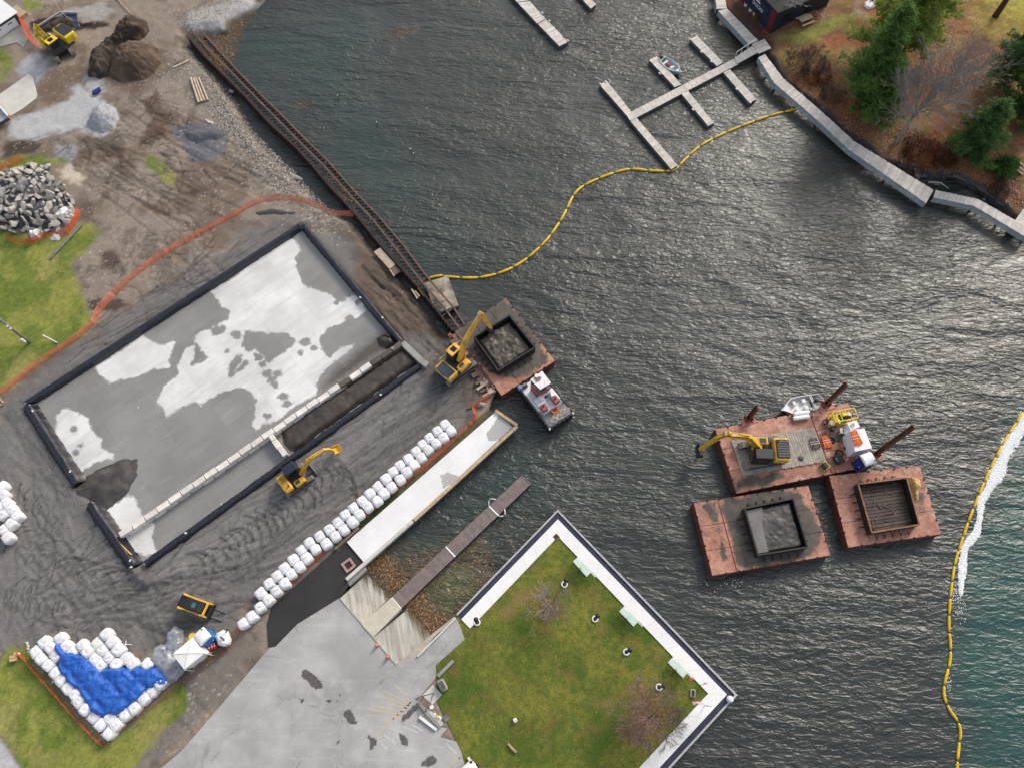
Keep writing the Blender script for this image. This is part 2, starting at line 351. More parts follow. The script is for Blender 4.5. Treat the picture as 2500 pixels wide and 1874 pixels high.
# ---- terrain with colour attribute
def ground_mat(name, rough=.9, b1=.5, spec=.35):
    m, t, b, out = newmat(name)
    a = N(t, 'ShaderNodeAttribute', attribute_name='Col'); pos = coords(t, 'Pos')
    n1 = ntex(t, pos, 5.5, 5, .7); n2 = ntex(t, pos, 1.1, 5, .6)
    c = mixc(t, 1.0, a.outputs['Color'], ramp(t, n1, .25, .75, (.72,)*3, (1.28,)*3), 'MULTIPLY')
    c = mixc(t, 1.0, c, ramp(t, n2, .25, .75, (.86,)*3, (1.14,)*3), 'MULTIPLY')
    t.links.new(c, b.inputs['Base Color']); b.inputs['Roughness'].default_value = rough; b.inputs['Specular IOR Level'].default_value = spec
    bump(t, b, n1, b1, .06)
    return m
GROUND = ground_mat('construction_mud_ground')
SHORE = pl('S', [(720,-120),(660,-30),(625,15),(575,45),(545,70),(500,75),(466,84)]) + pl('C', [(40,90),(110,180),(230,312),(290,385),(330,440),(390,545),(470,655),(545,735),(620,800),(690,880),(770,975),(850,1040),(930,1075),(985,1110),(1060,1200),(1150,1300),(1250,1425),(1340,1525),(1440,1650)]) \
  + pl('D', [(440,560),(545,565),(862,1045),(838,1100)]) + pl('K', [(1905,15),(965,895),(1075,1035)]) + pl('H', [(640,455),(600,575),(960,1000),(1080,960),(1340,700)]) + pl('I', [(86,705),(712,70),(1818,1205),(1284,1790),(900,2300)]) + [Vector((-25, -20, 0)), Vector((-90, -20, 0)), Vector((-95, 105, 0))]
res = .17
xs = np.arange(-78, 22, res); ys = np.arange(-14, 98, res)
X, Y = np.meshgrid(xs, ys); sh = X.shape
D = sdf(X, Y, SHORE)
NATL = SHORE[:26]
nat = sst(6, 2, ldist(X, Y, NATL))                     # natural bank only beside the steel frame
nb = fbm(X, Y, .35, 4, 3); nf = fbm(X, Y, 1.6, 4, 9); nff = fbm(X, Y, 4.0, 2, 21)
Dn = D + (nb - .5) * 1.6 * nat
Z = np.where(Dn > 0, 0, -2.2) * (1 - nat) + nat * np.clip((Dn - 1.7) * .62, -2.4, 0)
C = np.zeros(sh + (3,)); C[:] = lin(134,122,110)
def zone(poly, c, edge=.6, amp=1.6, k=1.0, nn=None):
    global C
    mk = sst(-edge, edge, sdf(X, Y, poly) + ((nb if nn is None else nn) - .5) * amp * 2 + (nf - .5) * amp * .7) * k
    C = C * (1 - mk[..., None]) + np.array(c) * mk[..., None]; return mk
var = fbm(X, Y, .12, 4, 31)
C *= (0.82 + .4 * var)[..., None]
brown = sst(.5, .7, fbm(X, Y, .25, 4, 44)); C = C * (1 - .6 * brown[..., None]) + np.array(lin(96,78,64)) * .6 * brown[..., None]; dkp = sst(.56, .7, fbm(X, Y, .5, 5, 91)); C = C * (1 - .35 * dkp[..., None])
GREY = pl('J', [(-80,880),(200,640),(420,520),(700,340),(930,200),(1080,60),(1330,20),(1560,70),(1700,250),(1900,430),(2000,560),(2250,800),(1500,1500),(1200,1720),(900,1950),(-100,1950)])
mg = zone(GREY, lin(107,105,103), 1.5, 2.5)
zone(pl('J', [(640,1580),(1300,1080),(1900,720),(1960,820),(1500,1150),(1000,1600),(800,1700)]), lin(120,118,116), 1.0, 2.0, .8)
zone(pl('J', [(-20,900),(110,880),(330,1200),(600,1640),(400,1800),(100,1900),(-60,1900)]), lin(116,114,111), 1.5, 2, .7)
zone(pl('AB', [(-100,100),(250,130),(500,450),(900,900),(1300,1450),(1500,1700),(600,1700),(300,1300),(0,850)]), lin(96,84,74), .8, 2.2)
zone(pl('D', [(380,640),(520,560),(860,1040),(640,1190),(500,1100),(330,1000),(350,800)]), lin(100,92,87), .8, 1.2)
zone(pl('D', [(300,1000),(480,900),(560,1000),(440,1120),(330,1100)]), lin(88,88,92), .8, 1.2, .8)  # bluish shade of the quay excavator, put into the ground colour
zone(pl('J', [(1290,70),(1560,40),(1650,150),(1560,120),(1380,60)]), lin(92,80,70), .6, 1)
# grey gravel, pale dust, dark soil, slate, shore rubble
gv = zone(pl('A', [(580,720),(700,740),(760,820),(900,870),(1010,930),(1020,1060),(900,1160),(760,1130),(640,1140),(300,1200),(60,1180),(100,1060),(350,980),(560,870)]), lin(172,172,172), .5, 1.2)
zone(pl('A', [(130,620),(330,460),(470,520),(420,620),(300,700),(180,680)]), lin(160,160,164), .6, 1.4)
zone(pl('A', [(740,640),(860,700),(900,790),(800,820),(740,740)]), lin(168,168,168), .4, 1)
sg = zone(pl('A', [(1560,230),(1700,120),(1900,30),(2250,-60),(2250,30),(1920,140),(1840,240),(1700,280)]), lin(170,168,165), .5, 1.4)
zone(pl('A', [(480,150),(640,60),(860,40),(960,90),(900,190),(700,160)]), lin(158,156,152), .4, 1.2, .8)
zone(pl('A', [(250,200),(560,140),(700,210),(900,170),(1000,240),(720,260),(560,260),(300,260)]), lin(50,40,34), .3, 1.0)
zone(pl('B', [(560,150),(760,90),(930,250),(900,350),(740,330),(640,250)]), lin(190,178,160), .4, 1.2)
zone(pl('A', [(0,1250),(180,1220),(370,1240),(300,1310),(120,1340),(0,1400)]), lin(62,50,42), .3, 1.0, .8)
zone(pl('A', [(1500,1120),(1750,1060),(1970,1130),(1960,1260),(1900,1380),(1680,1400),(1570,1250)]), lin(100,100,106), .4, 1.0)
zone(pl('A', [(480,1230),(640,1260),(620,1390),(500,1400)]), lin(140,142,146), .5, 1.0, .8)
zone(pl('A', [(1180,860),(1360,760),(1420,900),(1440,1010),(1380,1180),(1200,1250),(1260,1050)]), lin(92,74,62), .3, 1.2, .85)
zone(pl('A', [(420,620),(640,560),(740,420),(760,560),(620,760),(560,860),(420,900),(330,860)]), lin(104,86,70), .5, 1.5, .8)
zone(pl('B', [(1110,1080),(1260,1040),(1300,1150),(1230,1290),(1180,1260),(1130,1180)]), lin(80,66,58), .3, 1.0, .9)
zone(pl('B', [(950,1560),(1250,1560),(1440,1580),(1420,1640),(960,1660)]), lin(72,58,50), .3, .8, .9)
zone(pl('G', [(1380,880),(1640,640),(1850,470),(2050,360),(2070,560),(2080,640),(1900,700),(1900,760),(1500,1120),(1060,1480),(1000,1420),(1420,1040)]), lin(116,109,102), .5, 1.2)
rub = sst(5.5, 1.0, np.abs(ldist(X, Y, pl('C', [(120,230),(300,450),(420,640),(560,760),(700,930),(860,1050)])) - 0.5) + (nb-.5)*3)
C = C * (1 - .55 * rub[..., None]) + np.array(lin(134,126,116)) * .55 * rub[..., None]
# grass
GRASS1 = pl('B', [(-60,800),(100,810),(300,860),(700,900),(850,760),(1000,720),(1090,800),(1050,930),(940,970),(890,1030),(740,1150),(740,1220),(830,1340),(880,1480),(930,1658)]) + pl('J', [(425,470),(415,515),(230,650),(60,780),(-90,880),(-90,200)])
GRASS2 = pl('G', [(-60,760),(90,570),(230,590),(270,720),(540,1050),(810,1330),(1010,1180),(1370,860),(1430,900),(1420,1030),(1200,1250),(1020,1498),(800,1700),(200,1700),(140,1498),(60,1330),(0,1250),(-60,1180)])
def grass(poly, k=1.0, amp=.8):
    c1, c2 = np.array(lin(130,133,62)), np.array(lin(100,114,44)); f = sst(.38, .62, fbm(X, Y, .5, 4, 61))[..., None]
    gcol = c1 * (1-f) + c2 * f
    f2 = sst(.55, .72, fbm(X, Y, .3, 4, 77))[..., None]; gcol = gcol * (1 - .5*f2) + np.array(lin(150,140,88)) * .5 * f2
    gcol = gcol * (.72 + .5 * nff[..., None] + .3 * (RNG.random(sh)[..., None] - .5))
    global C
    mk = sst(-.35, .35, sdf(X, Y, poly) + (nb-.5)*amp*2 + (nf-.5)*amp)[..., None] * k
    C = C * (1-mk) + gcol * mk; return mk[..., 0]
gm = grass(GRASS1)
gm = np.maximum(gm, grass(GRASS2, 1, .5))
for q in ([(0,400),(120,430),(100,640),(0,740),(-40,740),(-40,400)], [(-40,1390),(200,1340),(480,1370),(580,1400),(340,1440),(200,1440),(-40,1560)], [(1220,1330),(1370,1350),(1490,1510),(1500,1610),(1380,1570),(1240,1440)], [(200,0),(330,0),(350,60),(260,80)]):
    gm = np.maximum(gm, grass(pl('A', q), .9, .9))
zone(pl('G', [(-60,1270),(0,1275),(60,1360),(160,1500),(300,1700),(-60,1700)]), lin(172,172,174), .12, .15)
# machine ruts: dark wet strokes and little ridges, real relief
T = np.zeros(sh); U = np.zeros(sh); HT = np.zeros(sh)
def stroke(pts, wd, dark=0.0, light=0.0, h=0.0):
    a = np.array([(q[0], q[1]) for q in pts]); mgn = wd * 2 + .3
    i0, i1 = np.searchsorted(xs, [a[:,0].min()-mgn, a[:,0].max()+mgn]); j0, j1 = np.searchsorted(ys, [a[:,1].min()-mgn, a[:,1].max()+mgn])
    if i1-i0 < 2 or j1-j0 < 2: return
    sl = (slice(j0, j1), slice(i0, i1)); d = ldist(X[sl], Y[sl], a); kk = sst(wd, wd*.35, d + (nff[sl]-.5)*wd*1.2)
    if dark: T[sl] = np.maximum(T[sl], kk * dark)
    if light: U[sl] = np.maximum(U[sl], kk * light)
    HT[sl] += kk * h
def arcs(poly, ang, spread, n, ln, wd, cur, pair=0.0, dark=(.3,.75)):
    b = np.array([(q[0], q[1]) for q in poly]); k = 0; tries = 0
    while k < n and tries < n * 20:
        tries += 1
        x0, y0 = RNG.uniform(b[:,0].min(), b[:,0].max()), RNG.uniform(b[:,1].min(), b[:,1].max())
        if sdf(np.array([x0]), np.array([y0]), poly)[0] < 0: continue
        k += 1; a = ang + RNG.normal() * spread; c = RNG.normal() * cur; Ls = ln * RNG.uniform(.4, 1.6); x, y = x0, y0; pts = []; ofs = []
        for s in range(9):
            pts.append((x, y)); ofs.append((x - math.sin(a) * pair, y + math.cos(a) * pair)); x += math.cos(a) * Ls / 8; y += math.sin(a) * Ls / 8; a += c / 8
        ww = wd * RNG.uniform(.6, 1.5); dk = RNG.uniform(*dark); isd = RNG.random() < .68
        for q in ([pts, ofs] if pair else [pts]): stroke(q, ww, dk if isd else 0, 0 if isd else dk, -.05 if isd else .035)
cd_ = p('K',1700,0) - p('K',0,1150); ca = math.atan2(cd_.y, cd_.x)
COR = pl('J', [(640,1600),(1300,1100),(1900,740),(1930,930),(1500,1400),(1180,1640),(900,1750)])
arcs(COR, ca, .12, 90, 6.5, .11, .45); arcs(COR, ca, .12, 26, 14, .22, .15, 1.9, (.15,.4)); arcs(COR, ca+1.2, .5, 26, 1.6, .13, 1.2)
def crescents(f, x0, y0, x1, y1, n, rad, a0, sweep, wd=.13):
    for k in range(n):
        c = p(f, x0+(x1-x0)*k/max(n-1,1), y0+(y1-y0)*k/max(n-1,1)); r = rad*RNG.uniform(.8,1.2); aa = a0+RNG.normal()*.12; pts = [(c.x+r*math.cos(aa+sweep*i/7), c.y+r*math.sin(aa+sweep*i/7)) for i in range(8)]
        stroke(pts, wd*RNG.uniform(.8,1.5), RNG.uniform(.45,.9), 0, -.07); stroke([(x+.16,y+.16) for x, y in pts], wd*.9, 0, RNG.uniform(.3,.7), .06)
for q in [('J',1480,1180,1560,1330,5,1.6,-.3,1.5),('J',1100,1420,1380,1290,9,1.3,-.2,1.7),('J',950,1540,1250,1400,9,1.5,0,1.6),('J',830,1620,1050,1560,7,1.5,.1,1.7),('J',1330,1240,1500,1180,6,1.2,-.4,1.6),('G',150,180,420,120,7,1.6,2.2,1.7),('G',250,250,620,280,8,1.4,1.8,1.6),('G',500,120,900,200,6,2.4,1.2,1.2),('J',150,1250,330,1420,6,1.8,2.6,1.4),('J',40,1500,260,1600,6,2.4,1.6,1.3)]: crescents(*q)
WST = pl('J', [(-60,900),(100,880),(330,1220),(620,1640),(900,1700),(700,1900),(300,1920),(-60,1900)])
wd_ = p('J',350,1300) - p('J',60,900); wa = math.atan2(wd_.y, wd_.x)
arcs(WST, wa, .2, 70, 7, .11, .5); arcs(pl('J',[(100,1500),(640,1620),(1000,1640),(900,1900),(100,1950)]), ca-.25, .18, 70, 7.5, .11, .6); arcs(WST, wa, .15, 14, 14, .24, .4, 2.0, (.15,.35))
NWB = pl('A', [(500,1150),(1100,800),(1500,900),(1600,1300),(2100,1500),(1400,1650),(700,1650),(400,1350)])
na = math.atan2(*(p('A',1290,1560)-p('A',640,1230)).yx)
arcs(NWB, na, .22, 190, 3.8, .11, .5); arcs(NWB, na, .08, 14, 15, .2, .12, 1.9, (.4,.8)); arcs(NWB, na+1.3, .5, 70, 2, .14, .9)
arcs(pl('B', [(900,350),(1700,300),(2200,700),(1400,800),(1100,1300),(1000,1650),(1500,1500),(2211,1200),(2211,700)]), na-.35, .6, 170, 2.2, .1, 1.2)
arcs(pl('J', [(420,480),(960,190),(1250,70),(1100,220),(700,470),(200,760)]), ca+.02, .12, 90, 4, .11, .3)
ea = math.atan2(*(p('AB',1200,1500)-p('AB',200,600)).yx)
arcs(pl('AB', [(0,350),(300,450),(700,900),(1200,1500),(1500,1700),(800,1700),(300,1200),(0,800)]), ea, .12, 110, 4, .12, .25); arcs(pl('AB', [(0,450),(300,550),(700,1000),(900,1500),(500,1300),(200,900)]), ea, .05, 10, 12, .25, .06, 0, (.5,.85))
arcs(pl('D', [(380,640),(520,580),(850,1040),(640,1180),(300,1000)]), ca+.3, .5, 80, 1.6, .12, .6)
arcs(pl('A', [(0,1230),(360,1230),(200,1380),(0,1400)]), math.atan2(*(p('A',300,1250)-p('A',0,1340)).yx), .08, 16, 6, .12, .1)
arcs(pl('G', [(300,0),(1900,0),(1500,300),(1000,420),(500,350),(100,480)]), ca-.35, .25, 60, 6, .11, .6)
off = (1 - gm * .85)
C *= (1 - .58 * (T * off))[..., None]; C = C * (1 + .34 * (U * off))[..., None]
# pebbles: pale specks
pb = np.maximum(np.maximum(rub * .9, sg * .9), np.maximum(gv * .35, .22 * (1 - mg) * (1 - gm) * sst(.45, .6, nb)))
spk = (RNG.random(sh) > (1 - .13 * pb)); C[spk] = C[spk] * .6 + np.array(lin(200,195,187)) * .4
dk = (RNG.random(sh) > (1 - .12 * rub)); C[dk] *= .45
wetm = sst(-.35, -.75, Z)[..., None]; C = C * (1 - wetm * .6)
Z = Z + np.where(Dn > .5, 1, 0) * (HT * off + (nf - .5) * .10 * off + (nb - .5) * .12 * off + .05 * rub * (nff - .5) * 3)
# hard-surfaced areas lie on a levelled bed
LOT = pl('H', [(-620,1720),(-420,1560),(0,1070),(150,890),(330,735),(600,572),(745,735),(960,1000),(1080,960),(1345,705),(1405,765),(1440,830),(1330,970),(1225,1075),(1190,1110),(1120,1195),(1080,1215),(1225,1390),(1285,1405),(1240,1460),(1350,1490),(1420,1540),(1520,1658),(1600,1800),(-400,1850)])
LAWN = pl('I', [(90,725),(712,125),(1740,1205),(1260,1680),(1000,1900),(200,1900),(120,1560),(-30,1250),(-40,1020),(140,860)])
ASPH = pl('H', [(145,890),(135,740),(165,630),(575,262),(645,212),(757,345),(640,455),(655,490),(600,572),(330,738),(190,882)])
BAS = pl('J', [(1355,60),(110,860),(620,1590),(1900,680)])
flat = np.zeros(sh)
SLAB0 = pl('Y', [(-250,660),(0,520),(720,20),(830,100),(940,520),(900,640),(560,900),(130,1160),(-250,1350)]); APR0 = pl('Q', [(490,560),(0,860),(-300,1040),(-300,1200),(0,1060),(380,960),(520,1080),(620,900),(600,700)])
for q in (LOT, LAWN, ASPH, BAS, SLAB0, APR0): flat = np.maximum(flat, sst(-.35, .1, sdf(X, Y, q)))
Z = np.where((flat > 0) & (Dn > -.2), Z * (1 - flat) - .06 * flat, Z)
ridge = sdf(X, Y, pl('J', [(1355,40),(90,860),(330,1220),(420,1310),(620,1620),(1920,690)]))       # soil banked against the basin walls
Z += .18 * np.exp(-(np.minimum(ridge + .4, 0) / .9) ** 2) * (1 - flat) * (Dn > .5)
berm = ldist(X, Y, pl('AF', [(560,1250),(700,1440),(900,1520),(1200,1440),(1500,1270)])); Z += .35 * np.exp(-(berm/.5)**2)
tm = gridmesh('ground', X, Y, Z, keep=(D > -4), colr=np.clip(C, .004, .9)); to = link(bpy.data.objects.new('ground', tm)); tm.materials.append(GROUND); tag(to, kind='structure')
def gz(x, y):                                       # ground height at a point
    i = int(np.clip(round((x - xs[0]) / res), 0, len(xs)-1)); j = int(np.clip(round((y - ys[0]) / res), 0, len(ys)-1)); return float(Z[j, i])
# wide ground beyond the frame
OUTG = M('outer_ground', lin(120,116,96), lin(108,104,84), .1)
struct('outer_ground', MB().prism([(-220,-140),(-41,-140),(-41,-13.6),(-77.8,-13.6),(-77.8,97.6),(-40,97.6),(-60,240),(-220,240)], -.6, -.06), OUTG)
struct('outer_lot_ground', MB().prism([(-41,-140),(-18,-140),(-18,-13.6),(-41,-13.6)], -.6, -.07), OUTG)

# ---- parking lot: old concrete, cracks, oil
def lot_mat():
    m, t, b, out = newmat('cracked_pale_asphalt'); pos = coords(t, 'Pos')
    big = ntex(t, pos, .16, 5, .6); mid = ntex(t, pos, .9, 6, .6); fin = ntex(t, pos, 9, 4, .7)
    c = mixc(t, ramp(t, big, .36, .62), lin(176,175,172), lin(150,149,147))
    c = mixc(t, ramp(t, mid, .5, .75, (0,)*3, (.5,)*3), c, lin(190,189,186))
    sp = N(t, 'ShaderNodeMapping'); sp.inputs['Rotation'].default_value = (0, 0, -ca); sp.inputs['Scale'].default_value = (.25, 2.2, 1); t.links.new(pos, sp.inputs['Vector'])
    c = mixc(t, ramp(t, ntex(t, sp.outputs[0], .8, 5, .6), .55, .75, (0,)*3, (.35,)*3), c, lin(205,204,200))
    wv = N(t, 'ShaderNodeVectorMath', operation='MULTIPLY_ADD'); nz = N(t, 'ShaderNodeTexNoise'); nz.inputs['Scale'].default_value = 1.1; nz.inputs['Detail'].default_value = 5; t.links.new(pos, nz.inputs['Vector'])
    t.links.new(nz.outputs['Color'], wv.inputs[0]); wv.inputs[1].default_value = (1.5, 1.5, 0); t.links.new(pos, wv.inputs[2])
    vo = N(t, 'ShaderNodeTexVoronoi', feature='DISTANCE_TO_EDGE'); vo.inputs['Scale'].default_value = .17; t.links.new(wv.outputs[0], vo.inputs['Vector'])
    ck = math_(t, 'MULTIPLY', ramp(t, vo.outputs['Distance'], .002, .006, (1,)*3, (0,)*3), ramp(t, big, .42, .56))
    c = mixc(t, math_(t, 'MULTIPLY', ck, .6), c, lin(110,106,102))
    at = N(t, 'ShaderNodeAttribute', attribute_name='stain'); pt = N(t, 'ShaderNodeAttribute', attribute_name='patch')
    c = mixc(t, ramp(t, math_(t, 'ADD', pt.outputs['Fac'], math_(t, 'MULTIPLY', math_(t, 'SUBTRACT', mid, .5), .6)), -.2, 1.6, (0,)*3, (.6,)*3), c, lin(146,145,144))
    sf = math_(t, 'ADD', at.outputs['Fac'], math_(t, 'MULTIPLY', math_(t, 'SUBTRACT', ntex(t, pos, 2.6, 4), .5), .5))
    c = mixc(t, ramp(t, sf, 0, .09, (0,)*3, (.92,)*3), c, mixc(t, ramp(t, ntex(t, pos, 3, 3), .4, .6), lin(70,64,62), lin(88,82,78)))
    c = mixc(t, 1.0, c, ramp(t, fin, .25, .75, (.9,)*3, (1.1,)*3), 'MULTIPLY')
    t.links.new(c, b.inputs['Base Color']); b.inputs['Roughness'].default_value = .85
    rr = ramp(t, sf, 0, .09, (.85,)*3, (.45,)*3); t.links.new(rr, b.inputs['Roughness']); bump(t, b, math_(t, 'SUBTRACT', fin, ck), .25, .02)
    return m
LOTM = lot_mat()
xl = np.arange(-44, -2, .25); yl = np.arange(-14, 22, .25); XL, YL = np.meshgrid(xl, yl)
stains = [[(350,1040),(380,1022),(430,1050),(490,1110),(500,1150),(455,1160),(410,1140),(400,1105),(360,1090)], [(335,1215),(360,1200),(382,1220),(365,1245),(335,1245)], [(505,1230),(545,1205),(560,1240),(520,1245)], [(575,1230),(600,1175),(612,1180),(595,1235)],
  [(615,1310),(660,1265),(720,1370),(700,1390),(650,1370)], [(775,1460),(805,1442),(838,1480),(840,1520),(800,1552),(785,1540),(800,1510),(780,1490)], [(965,1440),(990,1422),(1025,1450),(1040,1500),(1025,1530),(990,1500)], [(755,1565),(775,1548),(790,1560),(775,1580)],
  [(1100,1645),(1150,1590),(1200,1570),(1225,1610),(1190,1650)], [(268,1088),(278,1082),(284,1092),(274,1097)], [(290,1170),(300,1160),(308,1172),(298,1180)], [(412,1182),(425,1172),(434,1186),(420,1194)], [(300,1640),(330,1620),(360,1600),(345,1640)], [(395,1580),(420,1570),(425,1590),(400,1595)], [(560,1505),(585,1480),(610,1480),(580,1515)], [(975,1350),(1080,1245),(1110,1270),(1000,1380)]]
patches = [[(200,890),(270,880),(310,930),(280,960),(210,950)], [(95,1000),(160,990),(205,1030),(170,1060),(100,1040)], [(420,880),(610,690),(780,860),(960,1010),(770,1260),(560,1040)], [(1200,1490),(1280,1440),(1440,1560),(1380,1600)]]
st = np.full(XL.shape, -1e3)
for q in stains: st = np.maximum(st, sdf(XL, YL, pl('H', q)))
ptc = np.full(XL.shape, -1e3)
for q in patches: ptc = np.maximum(ptc, sdf(XL, YL, pl('H', q)))
# clip the lot grid to its outline with a boolean-free trick: fine grid triangles inside + exact ngon rim below it
lm = MB().prism(LOT, -.30, .012)
lot = struct('parking_lot', lm, LOTM)
import bmesh
def refine(o, cuts_len):
    bm = bmesh.new(); bm.from_mesh(o.data); bmesh.ops.triangulate(bm, faces=[f for f in bm.faces if f.normal.z > .9], quad_method='BEAUTY', ngon_method='EAR_CLIP')
    for _ in range(9):
        es = [e for e in bm.edges if e.calc_length() > cuts_len and all(v.co.z > -.05 for v in e.verts)]
        if not es: break
        bmesh.ops.subdivide_edges(bm, edges=es, cuts=1)
        bmesh.ops.triangulate(bm, faces=[f for f in bm.faces if len(f.verts) > 3 and f.normal.z > .9])
    bm.to_mesh(o.data); bm.free()
def attr(o, **kw):
    co = np.zeros(len(o.data.vertices) * 3, np.float32); o.data.vertices.foreach_get('co', co); co = co.reshape(-1, 3); mo = np.array(mw(o)); co = co @ mo[:3,:3].T + mo[:3,3]
    for k, fn in kw.items():
        a = o.data.attributes.new(k, 'FLOAT', 'POINT'); a.data.foreach_set('value', np.asarray(fn(co[:,0].astype(float), co[:,1].astype(float)), np.float32))
def usdf(polys): return lambda x, y: np.maximum.reduce([sdf(x, y, q) for q in polys])
refine(lot, .45); attr(lot, stain=usdf([pl('H', q) for q in stains]), patch=usdf([pl('H', q) for q in patches]))
HATCH = M('worn_yellow_line', lin(196,176,140), lin(176,168,150), 3, .8); HATW = M('worn_white_line', lin(200,198,194), lin(178,177,174), 3, .8)
def strip(name, a, b, wd, z0, z1, m, parent=None):
    a, b = Vector(a), Vector(b); d = (b - a); d.z = 0; d.normalize(); nrm = Vector((-d.y, d.x, 0)) * wd / 2
    return MB().prism([a + nrm, b + nrm, b - nrm, a - nrm], z0, z1).build(name, m, parent, world=parent is not None)
for a, b in [((960,1130),(1055,1240)),((880,1165),(1050,1245)),((850,1195),(1045,1260)),((860,1235),(1030,1275)),((840,1265),(1010,1300)),((780,1280),(985,1320)),((770,1315),(960,1345)),((1055,1240),(965,1345)),((820,1460),(1060,1230)),((1360,1590),(1410,1640)),((1280,1658),(1370,1590))]:
    strip('painted_line', p('H',*a), p('H',*b), .10, .010, .017, HATCH, lot)
for a, b in [((850,1480),(900,1540)),((920,1400),(1010,1440)),((1000,1390),(1100,1430)),((1060,1380),(1130,1420)),((880,1440),(960,1500)),((1020,1540),(1100,1550)),((1280,1500),(1340,1560))]:
    strip('painted_line', p('H',*a), p('H',*b), .10, .010, .017, HATW, lot)
# ---- dark asphalt patch
ASPHM = M('fresh_black_asphalt', (.020,.019,.018), (.028,.027,.026), .5, .75, c3=(.07,.07,.068), lo3=.6, hi3=.78, bmp=.3)
struct('asphalt_patch', MB().prism(ASPH, -.3, .02), ASPHM)
# ---- park lawn
def lawn_mat():
    m, t, b, out = newmat('park_lawn'); pos = coords(t, 'Pos')
    c = mixc(t, ramp(t, ntex(t, pos, .2, 5, .65), .40, .60), lin(126,126,56), lin(78,100,38)); c = mixc(t, ramp(t, ntex(t, pos, 1.6, 5, .7), .42, .62, (0,)*3, (.55,)*3), c, lin(76,92,36))
    c = mixc(t, ramp(t, ntex(t, pos, .45, 6, .65), .50, .70, (0,)*3, (.65,)*3), c, lin(126,102,62))
    a = N(t, 'ShaderNodeAttribute', attribute_name='bare'); c = mixc(t, ramp(t, math_(t, 'ADD', a.outputs['Fac'], math_(t, 'MULTIPLY', math_(t, 'SUBTRACT', ntex(t, pos, .8, 6, .7), .5), 4)), -.5, 1.6, (0,)*3, (.75,)*3), c, lin(140,118,76))
    lf = N(t, 'ShaderNodeAttribute', attribute_name='leafy'); c = mixc(t, ramp(t, math_(t, 'ADD', lf.outputs['Fac'], math_(t, 'MULTIPLY', math_(t, 'SUBTRACT', ntex(t, pos, 3, 6, .7), .5), 5)), -.5, 1.5, (0,)*3, (.6,)*3), c, lin(108,80,56))
    c = mixc(t, 1.0, c, ramp(t, ntex(t, pos, 7, 4, .8), .25, .75, (.5,)*3, (1.5,)*3), 'MULTIPLY')
    t.links.new(c, b.inputs['Base Color']); b.inputs['Roughness'].default_value = .95; b.inputs['Specular IOR Level'].default_value = .2; bump(t, b, ntex(t, pos, 9, 4, .8), .9, .09); return m
LAWNM = lawn_mat()
lawn = struct('park_lawn', MB().prism(LAWN, -.3, .03), LAWNM); refine(lawn, .6)
attr(lawn, bare=usdf([pl('I', [(230,750),(500,520),(700,500),(740,560),(600,640),(400,760)]), pl('I', [(900,1260),(1180,1110),(1400,1130),(1250,1200),(1000,1320)])]), leafy=usdf([pl('I', [(1090,1450),(1150,1230),(1290,1200),(1440,1260),(1440,1400),(1330,1530),(1150,1510)]), pl('I', [(560,560),(740,560),(760,720),(620,800),(540,700)])]))
